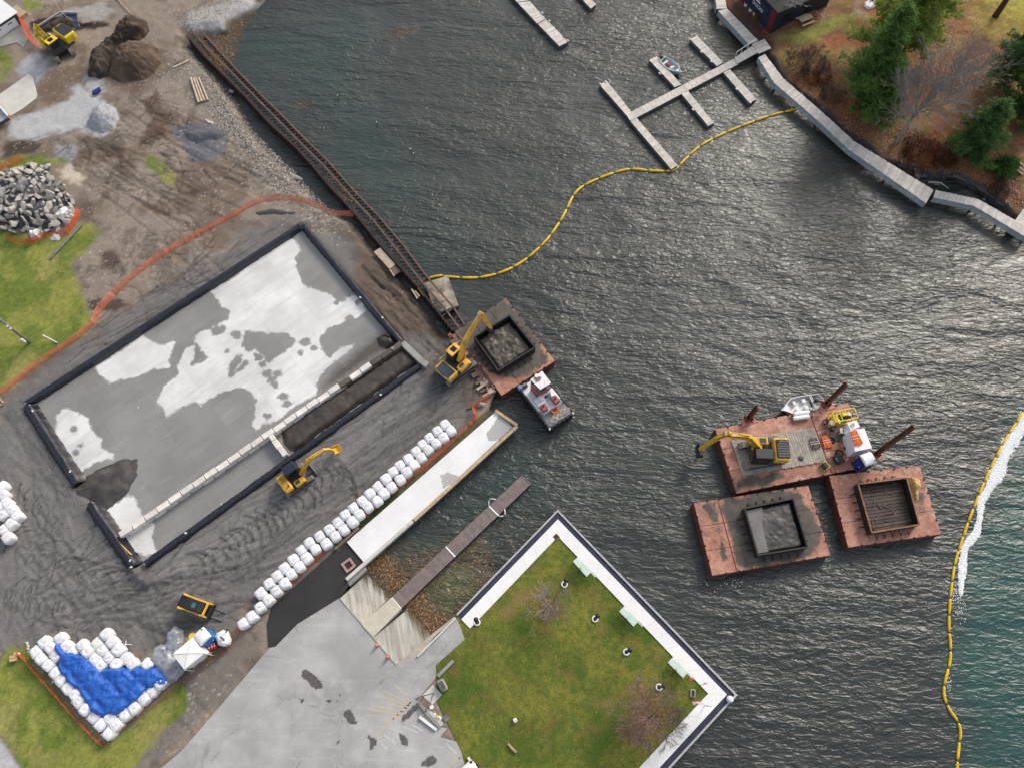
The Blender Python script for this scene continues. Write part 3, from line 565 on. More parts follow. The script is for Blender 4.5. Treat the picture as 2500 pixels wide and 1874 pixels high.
# ================================================================== SETTLING BASIN
def lerp(a, b, t): return a + (b - a) * t
def quad_slab(name, c, nu, nv, z, m, parent=None):
    a, b, d, e = [np.array(q) for q in c]; u, v = np.meshgrid(np.linspace(0, 1, nu), np.linspace(0, 1, nv))
    P_ = (a[None,None]*(1-u)[...,None] + b*u[...,None]) * (1-v)[...,None] + (e*(1-u)[...,None] + d*u[...,None]) * v[...,None]
    me = gridmesh(name, P_[...,0], P_[...,1], np.full(u.shape, z)); me.materials.append(m); return link(bpy.data.objects.new(name, me))
def slab_mat():
    m, t, b, out = newmat('wet_and_dry_slab_concrete'); pos = coords(t, 'Pos')
    mm = N(t, 'ShaderNodeMapping'); mm.inputs['Rotation'].default_value = (0, 0, -math.atan2(*(p('J',1355,60)-p('J',110,860)).yx)); t.links.new(pos, mm.inputs['Vector'])
    br = N(t, 'ShaderNodeTexBrick'); br.offset = 0; br.inputs['Scale'].default_value = .22; br.inputs['Mortar Size'].default_value = .004; br.inputs['Color1'].default_value = (.92,.92,.92,1); br.inputs['Color2'].default_value = (1.08,1.08,1.08,1); br.inputs['Mortar'].default_value = (.8,.8,.8,1); br.inputs['Brick Width'].default_value = 1; br.inputs['Row Height'].default_value = .6; t.links.new(mm.outputs[0], br.inputs['Vector'])
    ms = N(t, 'ShaderNodeMapping'); ms.inputs['Scale'].default_value = (.35, 1.6, 1); t.links.new(mm.outputs[0], ms.inputs['Vector'])
    st_ = ntex(t, ms.outputs[0], .9, 5, .6)
    dry = mixc(t, ramp(t, ntex(t, pos, .25, 6, .62), .35, .65), lin(224,224,222), lin(198,198,196)); dry = mixc(t, ramp(t, st_, .45, .7, (0,)*3, (.6,)*3), dry, lin(190,190,188))
    wet = mixc(t, ramp(t, ntex(t, pos, .2, 5, .6), .35, .65), lin(142,141,138), lin(128,127,124)); wet = mixc(t, ramp(t, st_, .5, .7, (0,)*3, (.5,)*3), wet, lin(150,149,145))
    dr = N(t, 'ShaderNodeAttribute', attribute_name='dry'); sl = N(t, 'ShaderNodeAttribute', attribute_name='silt')
    nz = math_(t, 'ADD', math_(t, 'MULTIPLY', math_(t, 'SUBTRACT', ntex(t, pos, 1.6, 4, .6), .5), .9), math_(t, 'MULTIPLY', math_(t, 'SUBTRACT', ntex(t, pos, 5, 3), .5), .15))
    f = ramp(t, math_(t, 'ADD', dr.outputs['Fac'], nz), -.12, .22)
    c = mixc(t, f, wet, dry)
    sf = ramp(t, math_(t, 'ADD', sl.outputs['Fac'], math_(t, 'MULTIPLY', nz, 1.2)), -.3, 1.1); c = mixc(t, sf, c, lin(88,82,76))
    c = mixc(t, .8, c, br.outputs['Color'], 'MULTIPLY')
    t.links.new(c, b.inputs['Base Color']); rr = mixc(t, f, (.38,)*3, (.85,)*3); t.links.new(rr, b.inputs['Roughness']); return m
A_, B_, C_, D_ = p('J',1357,75), p('J',125,866), p('J',618,1585), p('J',1895,672)
bas = thing('settling_basin', 'large rectangular concrete settling basin with black plastic lined walls', 'basin', base_of([A_,B_,C_,D_], 0))
fl = quad_slab('floor', (B_, C_, D_, A_), 150, 230, .012, slab_mat()); inv = mw(bas).inverted()
dryp = [[(1215,150),(1290,110),(1330,120),(1360,170),(1330,200),(1340,250),(1360,310),(1385,335),(1430,340),(1500,370),(1520,395),(1575,370),(1610,365),(1650,440),(1600,480),(1570,460),(1540,500),(1480,520),(1440,560),(1450,610),(1480,650),(1530,600),(1600,580),(1590,610),(1510,670),(1470,700),(1430,760),(1430,820),(1330,870),(1260,930),(1200,965),(1150,980),(1130,960),(1150,850),(1130,810),(1080,785),(1000,810),(900,870),(880,850),(790,890),(745,930),(730,880),(700,850),(730,780),(800,720),(790,690),(830,610),(870,590),(870,550),(930,520),(1020,480),(1030,440),(1000,430),(940,350),(1060,280)],
 [(425,690),(520,630),(640,545),(700,580),(740,590),(790,565),(785,600),(765,660),(770,700),(690,705),(620,740),(530,755),(495,770),(440,730)], [(290,870),(350,890),(400,920),(430,990),(460,1010),(460,1050),(520,1080),(510,1110),(440,1120),(390,1150),(350,1180),(330,1110),(260,1050),(245,970),(250,910)],
 [(480,1330),(580,1260),(620,1290),(640,1350),(700,1400),(690,1450),(710,1530),(650,1545),(600,1520),(560,1470),(520,1420)], [(615,878),(640,860),(662,852),(640,872)], [(815,1372),(832,1356),(822,1374)], [(965,1335),(1000,1296),(1005,1310),(985,1325)]]
hol = [[(1100,530),(1200,545),(1290,545),(1330,580),(1280,620),(1210,670),(1150,610),(1090,600)], [(880,585),(900,620),(930,650),(905,670),(860,685),(880,640)], [(1035,680),(1065,645),(1085,640),(1080,670),(1030,735)], [(1060,715),(1095,670),(1115,668),(1105,690),(1035,735)]]
for x, y, r in [(975,530,22),(1000,520,14),(1062,548,18),(1120,605,20),(1165,650,16),(1180,680,14),(1200,720,18),(1250,720,16),(1222,745,17),(1237,770,14),(1275,825,19),(1290,855,18),(1205,912,14),(1195,960,16),(1375,580,20),(1410,605,11),(1350,630,10),(1150,640,9),(330,970,14),(362,1045,9),(1020,622,6),(1512,405,8),(1548,390,7),(1610,400,10),(340,1075,10)]:
    hol.append([(x + r*math.cos(k*.785)*(1+.2*math.sin(k*2+x)), y + r*.8*math.sin(k*.785)) for k in range(8)])
dp = usdf([pl('J', q) for q in dryp]); hp = usdf([pl('J', q) for q in hol])
siltf = usdf([pl('J', q) for q in ([(1480,700),(1560,640),(1650,560),(1740,500),(1830,580),(1640,700),(1440,830),(1430,790)], [(560,1560),(640,1570),(640,1590),(600,1590)], [(520,1400),(550,1410),(540,1440),(515,1430)])])
attr(fl, dry=lambda x, y: np.minimum(dp(x, y), -hp(x, y)), silt=siltf)
fl.parent = bas; fl.matrix_parent_inverse = Matrix.Identity(4); fl.location = -Vector(bas.location)
def liner_wall(a, b, wdt, h, seed=0, taper=.25):
    a, b = Vector(a), Vector(b); Lw = (b - a).length; n = max(4, int(Lw / .28)); d = (b - a).normalized(); nr = Vector((-d.y, d.x, 0))
    prof = [(-wdt/2 - taper*1.5, .0), (-wdt/2 - taper*.4, h*.45), (-wdt/2, h*.93), (-wdt/2 + .1, h), (0, h*1.0), (wdt/2 - .1, h), (wdt/2, h*.93), (wdt/2 + taper*.3, h*.45), (wdt/2 + taper*1.1, .0)]
    vs = []; k = len(prof)
    for i in range(n + 1):
        for j, (o, z) in enumerate(prof):
            q = a + d * (Lw * i / n)
            w1 = mnoise.noise(Vector((i*.9 + seed*7, j*.6, seed))) * .10 + mnoise.noise(Vector((i*.25, j*.3 + seed, 4))) * .08
            vs.append(q + nr * (o + w1 * (1.0 if z < h*.9 else .35)) + Vector((0, 0, max(z + w1 * (.5 if z > .1 else 0), 0.0) - (.04 if z == 0 else 0))))
    fs = [(i*k+j, i*k+j+1, (i+1)*k+j+1, (i+1)*k+j) for i in range(n) for j in range(k-1)] + [tuple(range(k)), tuple(range((n+1)*k-1, n*k-1, -1))]
    return MB().add(vs, fs)
Wp = [('J',1348,62,'J',118,858), ('J',1368,62,'J',1812,590), ('J',126,868,'J',352,1218), ('J',408,1304,'J',606,1590), ('J',652,1578,'J',1886,688)]
for i, (f1, x1, y1, f2, x2, y2) in enumerate(Wp):
    liner_wall(p(f1,x1,y1,.4), p(f2,x2,y2,.4), .46, .72, i, .5 if i in (2, 3) else .14).build('lined_wall', LINER, bas, world=True, smooth=True)
for o in bas.children:
    if o.name.startswith('lined_wall'):
        for v in o.data.vertices: v.co.z -= .4
WTAPE = M('white_tape', (.75,.75,.75))
for x, y in [(146,888),(315,1160),(585,1560),(590,1590),(835,1437),(1712,815),(1720,470),(1620,380)]:
    q = p('J',x,y,.74); MB().box(q, (.22,.14,.03), .6 + x).build('white_weight', WTAPE, bas, world=True)
# cell end wall in bare mud-stained concrete
for a, b in [((1812,590),(1902,676)), ((1902,676),(1925,690))]:
    strip('end_wall', p('J',*a,.4), p('J',*b,.4), .6, 0, .86, CONCG, bas)
# orange plywood panel by the open corner
strip('plywood_panel', p('AF',290,700,.4), p('AF',520,950,.4), .06, .0, .7, M('plywood', lin(214,170,96), lin(190,150,84), 3, .8), bas)
# divider: concrete blocks
div = thing('divider_wall', 'pale concrete block wall dividing the basin lengthwise', 'wall', base_of([p('J',535,1455),p('J',1812,595)],0))
BLK2 = M('pale_concrete_block', lin(226,222,214), lin(204,200,192), 1.2, .85, rnd=.12, c3=lin(150,128,104), lo3=.64, hi3=.74, bmp=.2)
BLKD = M('mud_stained_block', lin(96,90,82), lin(80,74,68), 1.2, .9, rnd=.15, c3=lin(170,166,158), lo3=.62, hi3=.72)
a0, a1 = p('J',545,1452,.5), p('J',1808,592,.5); Ld = (a1 - a0).length; dd = (a1 - a0).normalized(); rz = math.atan2(dd.y, dd.x); nr = Vector((-dd.y, dd.x, 0))
nblk = int(Ld / 1.22)
blkm = MB().rbox((0,0,0), (1.19,.56,.44), .03).mesh('block')
for k in range(nblk):
    for course in (0, 1):
        o = link(bpy.data.objects.new('block', blkm.copy() if False else blkm)); o.parent = div
        q = a0 + dd * ((k + .5 + (.5 if course == 0 else 0)) * Ld / nblk) + nr * random.uniform(-.05,.05); q.z = .24 + course * .455
        if course == 0 and k == nblk - 1: q -= dd * .5
        o.location = q - Vector(div.location); o.rotation_euler = (0, 0, rz + random.uniform(-.025,.025))
        dark = k > nblk * .72 and random.random() < .85
        o.data.materials.clear() if False else None
        if not o.data.materials: o.data.materials.append(BLK2)
        if dark: o.material_slots[0].link = 'OBJECT'; o.material_slots[0].material = BLKD
b0, b1 = p('J',1212,990,.5), p('J',1286,1094,.5); d2 = (b1-b0).normalized(); L2 = (b1-b0).length
crs = thing('cross_wall', 'short pale concrete block wall across the narrow cell beside the mud', 'wall', base_of([b0,b1],0), math.atan2(d2.y,d2.x))
nb2 = max(2, round(L2/1.2)); bm2 = MB().rbox((0,0,0), (L2/nb2-.03,.5,.42), .03).mesh('block'); bm2.materials.append(BLK2)
for k in range(nb2):
    for cz in (.22,.65):
        o = link(bpy.data.objects.new('block', bm2)); o.parent = crs; o.location = ((k+.5)*L2/nb2 - L2/2, random.uniform(-.04,.04), cz)
# ---- mounds of mud, soil and gravel: closed heaps that rise out of the surface they lie on
def heap(name, label, cat, poly, z0, h, m, edge=1.2, amp=.15, sc=.8, r=.14, swirl=0.0, peak=None, group=None, kind=None, parent=None, rough=.55):
    P2 = np.array([(q[0], q[1]) for q in poly]); xx = np.arange(P2[:,0].min()-r*2, P2[:,0].max()+r*2, r); yy = np.arange(P2[:,1].min()-r*2, P2[:,1].max()+r*2, r)
    GX, GY = np.meshgrid(xx, yy); d = sdf(GX, GY, poly) + (fbm(GX, GY, .9, 3, 5) - .5) * min(edge, .8) * .6
    zz = z0 + h * sst(0, edge, d)
    if peak is not None:
        for (qx, qy, rr, hh) in peak: zz += hh * np.exp(-(((GX-qx)**2 + (GY-qy)**2) / rr**2)) * sst(0, .6, d)
    wx = GX + swirl * np.sin(GY * 2.2 + fbm(GX, GY, .7, 3, 8) * 6); wy = GY + swirl * np.cos(GX * 2.0 + fbm(GX, GY, .7, 3, 18) * 6)
    zz += (np.abs(fbm(wx, wy, sc, 5, 2, rough) - .5) * 2 * amp + (fbm(GX, GY, 2.6, 3, 12) - .5) * amp * .5) * sst(-.1, .4, d)
    zz = np.where(d < 0, z0 - .25 + .2 * np.clip(d, -1, 0), zz)
    c0 = Vector((float(P2[:,0].mean()), float(P2[:,1].mean()), z0))
    me = gridmesh(name, GX - c0.x, GY - c0.y, zz - c0.z, keep=d > -r); me.materials.append(m)
    o = link(bpy.data.objects.new(name, me))
    if parent is not None: o.parent = parent; o.location = mw(parent).inverted() @ c0; o.rotation_euler = (0,0,-mw(parent).to_euler().z)
    else: o.location = c0; tag(o, label, cat, group, kind)
    return o
MUD = M('wet_grey_mud', lin(76,72,68), lin(58,55,52), 1.0, .6, c3=lin(94,90,84), bmp=.7, fine=.3)
MUDD = M('dark_dredged_mud', lin(60,54,47), lin(44,40,35), 1.0, .5, c3=lin(78,70,60), bmp=.5)
MUDO = M('olive_dredged_mud', lin(82,77,65), lin(62,57,49), 1.2, .5, c3=lin(50,46,40), bmp=.4)
SOILD = M('black_topsoil', lin(66,56,48), lin(44,37,32), 1.5, .95, c3=lin(100,84,70), bmp=.9, fine=.5, lo3=.5, hi3=.62)
SOILB = M('brown_subsoil', lin(104,86,70), lin(80,66,54), 1.0, .95, c3=lin(72,58,48), bmp=.9, fine=.5, lo3=.46, hi3=.6)
GRAV = M('pale_crushed_gravel', lin(168,168,172), lin(140,140,146), 3, .95, c3=lin(120,122,132), bmp=.9, fine=.35)
heap('dredged_mud', 'dark wet mud filling the narrow cell at the quay end of basin', 'mud', pl('J', [(1262,985),(1420,872),(1600,756),(1812,606),(1888,672),(1700,806),(1500,948),(1330,1075),(1298,1065),(1275,1030)]), .02, .42, MUDO and M('cell_mud', lin(70,63,55), lin(54,49,43), .8, .5, c3=lin(84,76,64), bmp=.5), .5, .14, .7, .13)
heap('mud_heap', 'smear of grey mud pushed in through the basin wall gap', 'mud', pl('J', [(350,1215),(380,1180),(470,1130),(560,1105),(622,1105),(620,1180),(580,1255),(480,1335),(440,1330),(400,1290),(330,1300),(310,1240)]), .0, .42, MUD, 1.6, .12, .9, .13)
heap('mud_heap', 'small dark clod of mud left in the basin corner by the cell', 'mud', pl('J', [(1690,560),(1730,545),(1775,560),(1790,600),(1740,615),(1700,600)]), .0, .4, MUDD, .6, .2, 1.2, .1)
heap('soil_pile', 'tall heap of black topsoil behind the yellow excavator', 'soil pile', pl('A', [(770,600),(780,480),(860,380),(980,310),(1100,160),(1270,170),(1300,270),(1220,350),(1120,380),(1000,450),(960,560),(930,680),(860,690),(760,660),(740,560)]), -.05, .8, SOILD, 1.8, .75, .9, .11, peak=[(*p('A',880,560)[:2],2.2,1.0),(*p('A',1150,280)[:2],2.6,1.0)])
heap('soil_pile', 'brown subsoil heap with pale stones beside the black topsoil', 'soil pile', pl('A', [(950,560),(990,470),(1080,410),(1250,360),(1360,420),(1390,540),(1330,640),(1220,700),(1080,720),(950,690),(930,640)]), -.05, .8, SOILB, 2.0, .6, 1.0, .11, peak=[(*p('A',1150,520)[:2],2.6,1.3)])
heap('gravel_pile', 'pale grey crushed gravel heap beside the tracked mud', 'gravel pile', pl('A', [(740,1060),(790,940),(900,880),(1000,930),(1030,1020),(990,1110),(880,1165),(770,1130)]), -.05, .5, GRAV, 1.8, .22, 1.6, .1, peak=[(*p('A',890,1020)[:2],2.0,.8)])
heap('slate_pile', 'low dark slate heap near the shoreline rubble', 'slate pile', pl('A', [(1580,1150),(1700,1100),(1900,1100),(1960,1160),(1900,1220),(1700,1240),(1590,1210)]), -.05, .4, M('dark_slate', lin(92,92,98), lin(74,74,82), 2, .8, bmp=.5), 1.2, .15, 1.0, .14)
heap('soil_bank', 'dark mud bank curving outside the top corner of the basin', 'soil pile', pl('C', [(400,1080),(500,1050),(600,1070),(670,1080),(640,1110),(540,1110),(420,1115)]), -.05, .4, M('bank_mud', lin(82,78,76), lin(64,61,60), 1.5, .9, bmp=.5), 1.0, .12, 1.0, .14)

# ================================================================== WHITE PIER, RAMP, GANGWAY DOCK
pier = thing('concrete_pier', 'long white concrete pier slab with timber edging beside the bag row', 'pier', base_of(pl('K', [(960,890),(2110,105)]), 0))
pc = pl('K', [(958,890),(1076,1030),(2088,122),(1962,12)], .15)
WP = quad_slab('deck', (pc[0], pc[1], pc[2], pc[3]), 16, 130, .15, None or newmat('white_pier_concrete')[0])
def pier_mat():
    m = MATS['white_pier_concrete']; t = m.node_tree; b = [n for n in t.nodes if n.type == 'BSDF_PRINCIPLED'][0]; pos = coords(t, 'Pos')
    c = mixc(t, ramp(t, ntex(t, pos, .3, 6, .6), .38, .65), (.80,.80,.79), (.70,.70,.69)); at = N(t, 'ShaderNodeAttribute', attribute_name='damp')
    f = ramp(t, math_(t, 'ADD', at.outputs['Fac'], math_(t, 'MULTIPLY', math_(t, 'SUBTRACT', ntex(t, pos, 2, 4), .5), .7)), -.02, .05); c = mixc(t, f, c, lin(172,171,168))
    c = mixc(t, 1.0, c, ramp(t, ntex(t, pos, 8, 4, .7), .25, .75, (.94,)*3, (1.06,)*3), 'MULTIPLY'); t.links.new(c, b.inputs['Base Color']); b.inputs['Roughness'].default_value = .8
pier_mat()
attr(WP, damp=usdf([pl('K', q, .15) for q in ([(1590,440),(1640,420),(1720,450),(1680,500),(1600,530)], [(1900,160),(1990,30),(2090,110),(1980,210),(1920,210)])]))
WP.parent = pier; WP.location = -Vector(pier.location)
MB().prism([q for q in pc], WZ - 1, .145).build('body', CONC, pier, world=True)
def beam(name, a, b, wd, hh, m, parent, z=None):
    a, b = Vector(a), Vector(b); d = b - a; Lb = d.length; d.normalize(); u = Vector((-d.y, d.x, 0)).normalized() if abs(d.z) < .98 else Vector((1,0,0)); v = d.cross(u)
    mm = Matrix((d, u, v)).transposed(); return MB().box((a+b)/2, (Lb, wd, hh), m=mm).build(name, m, parent, world=parent is not None)
beam('edge_timber', p('K',1414,746,.18), p('K',2108,112,.18), .3, .34, WOODT, pier); beam('edge_timber', p('K',1422,735,.10), p('K',2094,108,.10), .12, .3, WOODB, pier)
beam('edge_timber', p('K',1962,6,.22), p('K',2108,105,.22), .28, .34, WOODT, pier)
beam('edge_timber', p('K',880,940,.12), p('K',1040,795,.12), .25, .3, WOODB, pier)
beam('side_wall', p('K',958,1146,.02), p('K',1405,752,.02), .3, .5, CONC, pier)
MB().prism(pl('K', [(955,1150),(975,1185),(1090,1075),(1072,1035)], 0), WZ-.8, -.12).build('footing', CONCG, pier, world=True)
# planting strip + liner edge between the bags and the pier
STRIP = M('weedy_soil_strip', lin(96,84,62), lin(70,62,46), 2, .95, c3=lin(86,96,50), lo3=.5, hi3=.6, bmp=.6)
struct('planting_strip', MB().prism(pl('K', [(872,948),(1905,10),(1950,18),(955,888),(905,955)]), -.3, .03), STRIP)
# catch-basin frame in the asphalt
ib = thing('drain_frame', 'rusty pink square drain frame set in the black asphalt', 'drain', p('H',657,363,.02), math.atan2(dd.y, dd.x)); PNK = M('pink_primer_steel', lin(176,140,132), lin(150,116,108), 4, .7)
for k in range(4):
    a = k * math.pi / 2; MB().box((math.cos(a)*.4, math.sin(a)*.4, .06), (.22 if k%2==0 else 1.02, 1.02 if k%2==0 else .22, .12 + .004*(k%2))).build('frame_side', PNK, ib)
MB().box((0,0,.02), (.58,.58,.03)).build('grate', BLK, ib)
# boat ramp: ribbed concrete falling into the water
def rampmat():
    m, t, b, out = newmat('ribbed_ramp_concrete'); pos = coords(t, 'Pos'); mm = N(t, 'ShaderNodeMapping'); mm.inputs['Rotation'].default_value = (0,0,-ca-1.2); t.links.new(pos, mm.inputs['Vector'])
    ms = N(t, 'ShaderNodeMapping'); ms.inputs['Scale'].default_value = (.25, 2.4, 1); t.links.new(mm.outputs[0], ms.inputs['Vector']); n1 = ntex(t, ms.outputs[0], 1.0, 4, .6)
    c = mixc(t, ramp(t, n1, .36, .62), lin(180,177,168), lin(138,136,130)); c = mixc(t, ramp(t, ntex(t, pos, .5, 5), .45, .7, (0,)*3, (.5,)*3), c, lin(192,184,166))
    c = mixc(t, 1.0, c, ramp(t, ntex(t, pos, 8, 4, .7), .25, .75, (.88,)*3, (1.12,)*3), 'MULTIPLY')
    wt = N(t, 'ShaderNodeAttribute', attribute_name='algae'); c = mixc(t, ramp(t, math_(t, 'ADD', wt.outputs['Fac'], math_(t, 'MULTIPLY', math_(t, 'SUBTRACT', n1, .5), .5)), -.25, .15), c, lin(84,74,50))
    t.links.new(c, b.inputs['Base Color']); b.inputs['Roughness'].default_value = .8; bump(t, b, n1, .4, .05); return m
RAMPM = rampmat()
ramp_ = thing('boat_ramp', 'ribbed concrete boat ramp sloping into the leafy inlet', 'boat ramp', p('H',800,800,0))
def ramp_slab(nm, top_a, top_b, low_b, low_a, ext=1.0):
    a, b = Vector(top_a), Vector(top_b); c, d = Vector(low_b), Vector(low_a)
    c2 = b + (c - b) * (1 + ext); d2_ = a + (d - a) * (1 + ext); zt = .0; zl = WZ - .04; ze = zt + (zl - zt) * (1 + ext)
    u, v = np.meshgrid(np.linspace(0,1,20), np.linspace(0,1,24)); A1, B1, C1, D1 = [np.array(q) for q in (a,b,c2,d2_)]
    Pq = (A1*(1-u)[...,None]+B1*u[...,None])*(1-v)[...,None] + (D1*(1-u)[...,None]+C1*u[...,None])*v[...,None]; zz = zt + (ze-zt)*v
    zz = zz - .06 * (v > 0)
    me = gridmesh(nm, Pq[...,0], Pq[...,1], zz, attrs=dict(algae=(WZ + .16) - zz)); me.materials.append(RAMPM); o = link(bpy.data.objects.new(nm, me)); o.parent = ramp_; o.location = -Vector(ramp_.location); return o
ramp_slab('ramp_slab', p('H',600,575), p('H',742,735), p('H',945,545,WZ), p('H',790,400,WZ), .6)
ramp_slab('ramp_slab', p('H',815,822), p('H',958,998), p('H',1222,795,WZ), p('H',1060,620,WZ), .5)
MB().prism(pl('H', [(738,738),(932,568),(992,640),(815,822)]), WZ-1.2, .08).build('walkway_slab', M('buff_concrete', lin(200,192,174), lin(184,176,160), .8, .85, bmp=.15), ramp_, world=True)
beam('kerb', p('H',1098,945,.05), p('H',1342,700,.05), .16, .3, CONC, ramp_); beam('kerb', p('H',600,575,.03), p('H',960,1000,.03), .07, .06, CONCG, ramp_)
MB().prism(pl('H', [(960,1000),(1085,958),(1222,800),(1345,705),(1330,690),(1205,790),(1040,930)]), -.3, .006).build('side_apron', M('apron_concrete', lin(186,176,162), lin(160,152,142), .8, .85), ramp_, world=True)
for x, y in [(840,876),(910,950)]:
    q = p('H',x,y,.0); bl = thing('bollard', 'squat pink topped bollard at the ramp head, ' + ('nearer the pier' if x < 900 else 'nearer the lawn'), 'bollard', q, .7, 'bollards at the ramp head'); MB().cyl((0,0,0),(0,0,.55),.13,.12,12).build('post', PINKO, bl, smooth=True); MB().sphere((0,0,.55),.125,10,6,.5).build('cap', PINKO, bl, smooth=True); MB().box((0,0,.02),(.34,.34,.04)).build('base_plate', STEEL, bl)
# floating gangway dock of brown ribbed boards
gd0, gd1 = [p('H',932,568,-.35), p('H',992,640,-.35)], [p('K',2140,440,-.35), p('K',2203,497,-.35)]
gdock = thing('floating_dock', 'brown ribbed floating dock with white joints running from the ramp', 'dock', base_of(gd0 + gd1, WZ))
BRN = M('brown_ribbed_board', lin(142,128,124), lin(124,111,108), 2.5, .8, rnd=.09, bmp=.2)
def planks_between(l0, r0, l1, r1, n, z, th, m, parent, gap=.1, jit=.0, name='plank'):
    l0, r0, l1, r1 = [Vector(q) for q in (l0, r0, l1, r1)]
    for k in range(n):
        t0, t1 = (k + gap/2) / n, (k + 1 - gap/2) / n; e0, e1 = random.uniform(-jit,jit), random.uniform(-jit,jit)
        def q(t, e, f): a, b = lerp(l0,l1,t), lerp(r0,r1,t); s = (b-a).normalized(); return (a - s*e) if f == 0 else (b + s*e)
        MB().prism([q(t0,e0,0), q(t0,e1,1), q(t1,e1,1), q(t1,e0,0)], z - th, z + random.uniform(-.004,.004)).build(name, m, parent, world=True)
cuts = [0, .40, .735, 1.0]
for s in range(3):
    sec = MB().prism([lerp(gd0[0],gd1[0],cuts[s]+.004), lerp(gd0[1],gd1[1],cuts[s]+.004), lerp(gd0[1],gd1[1],cuts[s+1]-.004), lerp(gd0[0],gd1[0],cuts[s+1]-.004)], WZ-.25, -.41).build('pontoon_section', CHAR, gdock, world=True)
    planks_between(lerp(gd0[0],gd1[0],cuts[s]+.008), lerp(gd0[1],gd1[1],cuts[s]+.008), lerp(gd0[0],gd1[0],cuts[s+1]-.008), lerp(gd0[1],gd1[1],cuts[s+1]-.008), int(95*(cuts[s+1]-cuts[s])), -.35, .05, BRN, sec, .22)
for t_ in cuts[:3]:
    strip('white_joint', lerp(gd0[0],gd1[0],t_), lerp(gd0[1],gd1[1],t_), .16, -.4, -.335, WHITE, gdock)
MB().prism([lerp(gd0[0],gd1[0],.995), lerp(gd0[1],gd1[1],.995), gd1[1], gd1[0]], WZ-.1, -.33).build('end_cap', STEEL, gdock, world=True)
for sgn, e in ((0,0),(1,1)):
    ga, gb = (gd0[0],gd1[0]) if sgn == 0 else (gd0[1],gd1[1]); out_ = (gd0[0]-gd0[1]).normalized() * (1 if sgn == 0 else -1)
    a = lerp(ga,gb,.735 if sgn==0 else .73); b = lerp(ga,gb,.79 if sgn==0 else .785); mid = lerp(a,b,.55) + out_ * .42
    MB().tube([a + Vector((0,0,.03)), lerp(a,mid,.6)+out_*.1, mid, lerp(mid,b,.5)+out_*.08, b + Vector((0,0,.03))], .05, 6).build('mooring_arm', WHITE, gdock, world=True, smooth=True)
    MB().cyl(mid - Vector((0,0,.8)), mid + Vector((0,0,.35)), .06, n=8).build('mooring_pile', STEEL, gdock, world=True, smooth=True)

# ================================================================== PARK EDGE
def off_line(f, pts, z): return [p(f, a, b, z) for a, b in pts]
oc = off_line('I', [(86,705),(714,58),(1826,1205),(1290,1790)], .12)       # outer coping line
def inset(a, b, dst): d = (b-a).normalized(); return Vector((d.y, -d.x, 0)) * dst
def offset_poly(pts, dst):
    out = []
    for i, q in enumerate(pts):
        ns = []
        if i > 0: d = (q-pts[i-1]); d.z = 0; d.normalize(); ns.append(Vector((d.y,-d.x,0)))
        if i < len(pts)-1: d = (pts[i+1]-q); d.z = 0; d.normalize(); ns.append(Vector((d.y,-d.x,0)))
        n_ = sum(ns, Vector()) / len(ns); n_ = n_ / n_.length_squared; out.append(q + n_ * dst)
    return out
def ring_strip(outer, d0, d1, z0, z1):
    a, b = offset_poly(outer, d0), offset_poly(outer, d1); return MB().prism(a + b[::-1], z0, z1)
prom = thing('promenade', 'white concrete promenade with navy edge strip round the park lawn', 'promenade', base_of(oc, 0))
ring_strip(oc, 0, .16, WZ-1.2, .16).build('coping', M('pale_steel_coping', lin(184,182,180), lin(166,164,162), 2, .6), prom, world=True)
ring_strip(oc, .163, .62, WZ-1, .06).build('edge_strip', M('dark_navy_strip', lin(46,48,72), lin(36,38,58), 1.5, .7, c3=lin(66,68,88)), prom, world=True)  # dark navy band, set lower than the coping and paving
wl = off_line('I', [(93,733),(712,118),(1742,1200),(1254,1740)], .12)
# paving in slabs
def slabs(parent, a, b, wdt, z, n, m, side=1):
    d = (b-a).normalized(); nrm = Vector((d.y,-d.x,0)) * wdt * side
    for k in range(n):
        q0, q1 = lerp(a,b,(k+.006)/n), lerp(a,b,(k+1-.006)/n); MB().prism([q0,q1,q1+nrm,q0+nrm], -.25, z + random.uniform(-.002,.002)).build('paving_slab', m, parent, world=True)
PAVW = M('white_promenade_concrete', (.80,.80,.785), (.75,.75,.735), .5, .8, c3=(.66,.66,.64), lo3=.62, hi3=.76, fine=.04, rnd=.02)
io = offset_poly(oc, .625); ii = offset_poly(oc, 1.74)
for k in range(3):
    n = [8, 15, 7][k]
    for j in range(n):
        MB().prism([lerp(io[k],io[k+1],(j+.004)/n), lerp(io[k],io[k+1],(j+.996)/n), lerp(ii[k],ii[k+1],(j+.996)/n), lerp(ii[k],ii[k+1],(j+.004)/n)], -.25, .12+random.uniform(-.002,.002)).build('paving_slab', PAVW, prom, world=True)
bd = (oc[2]-oc[1]).normalized(); bn = Vector((bd.y,-bd.x,0))
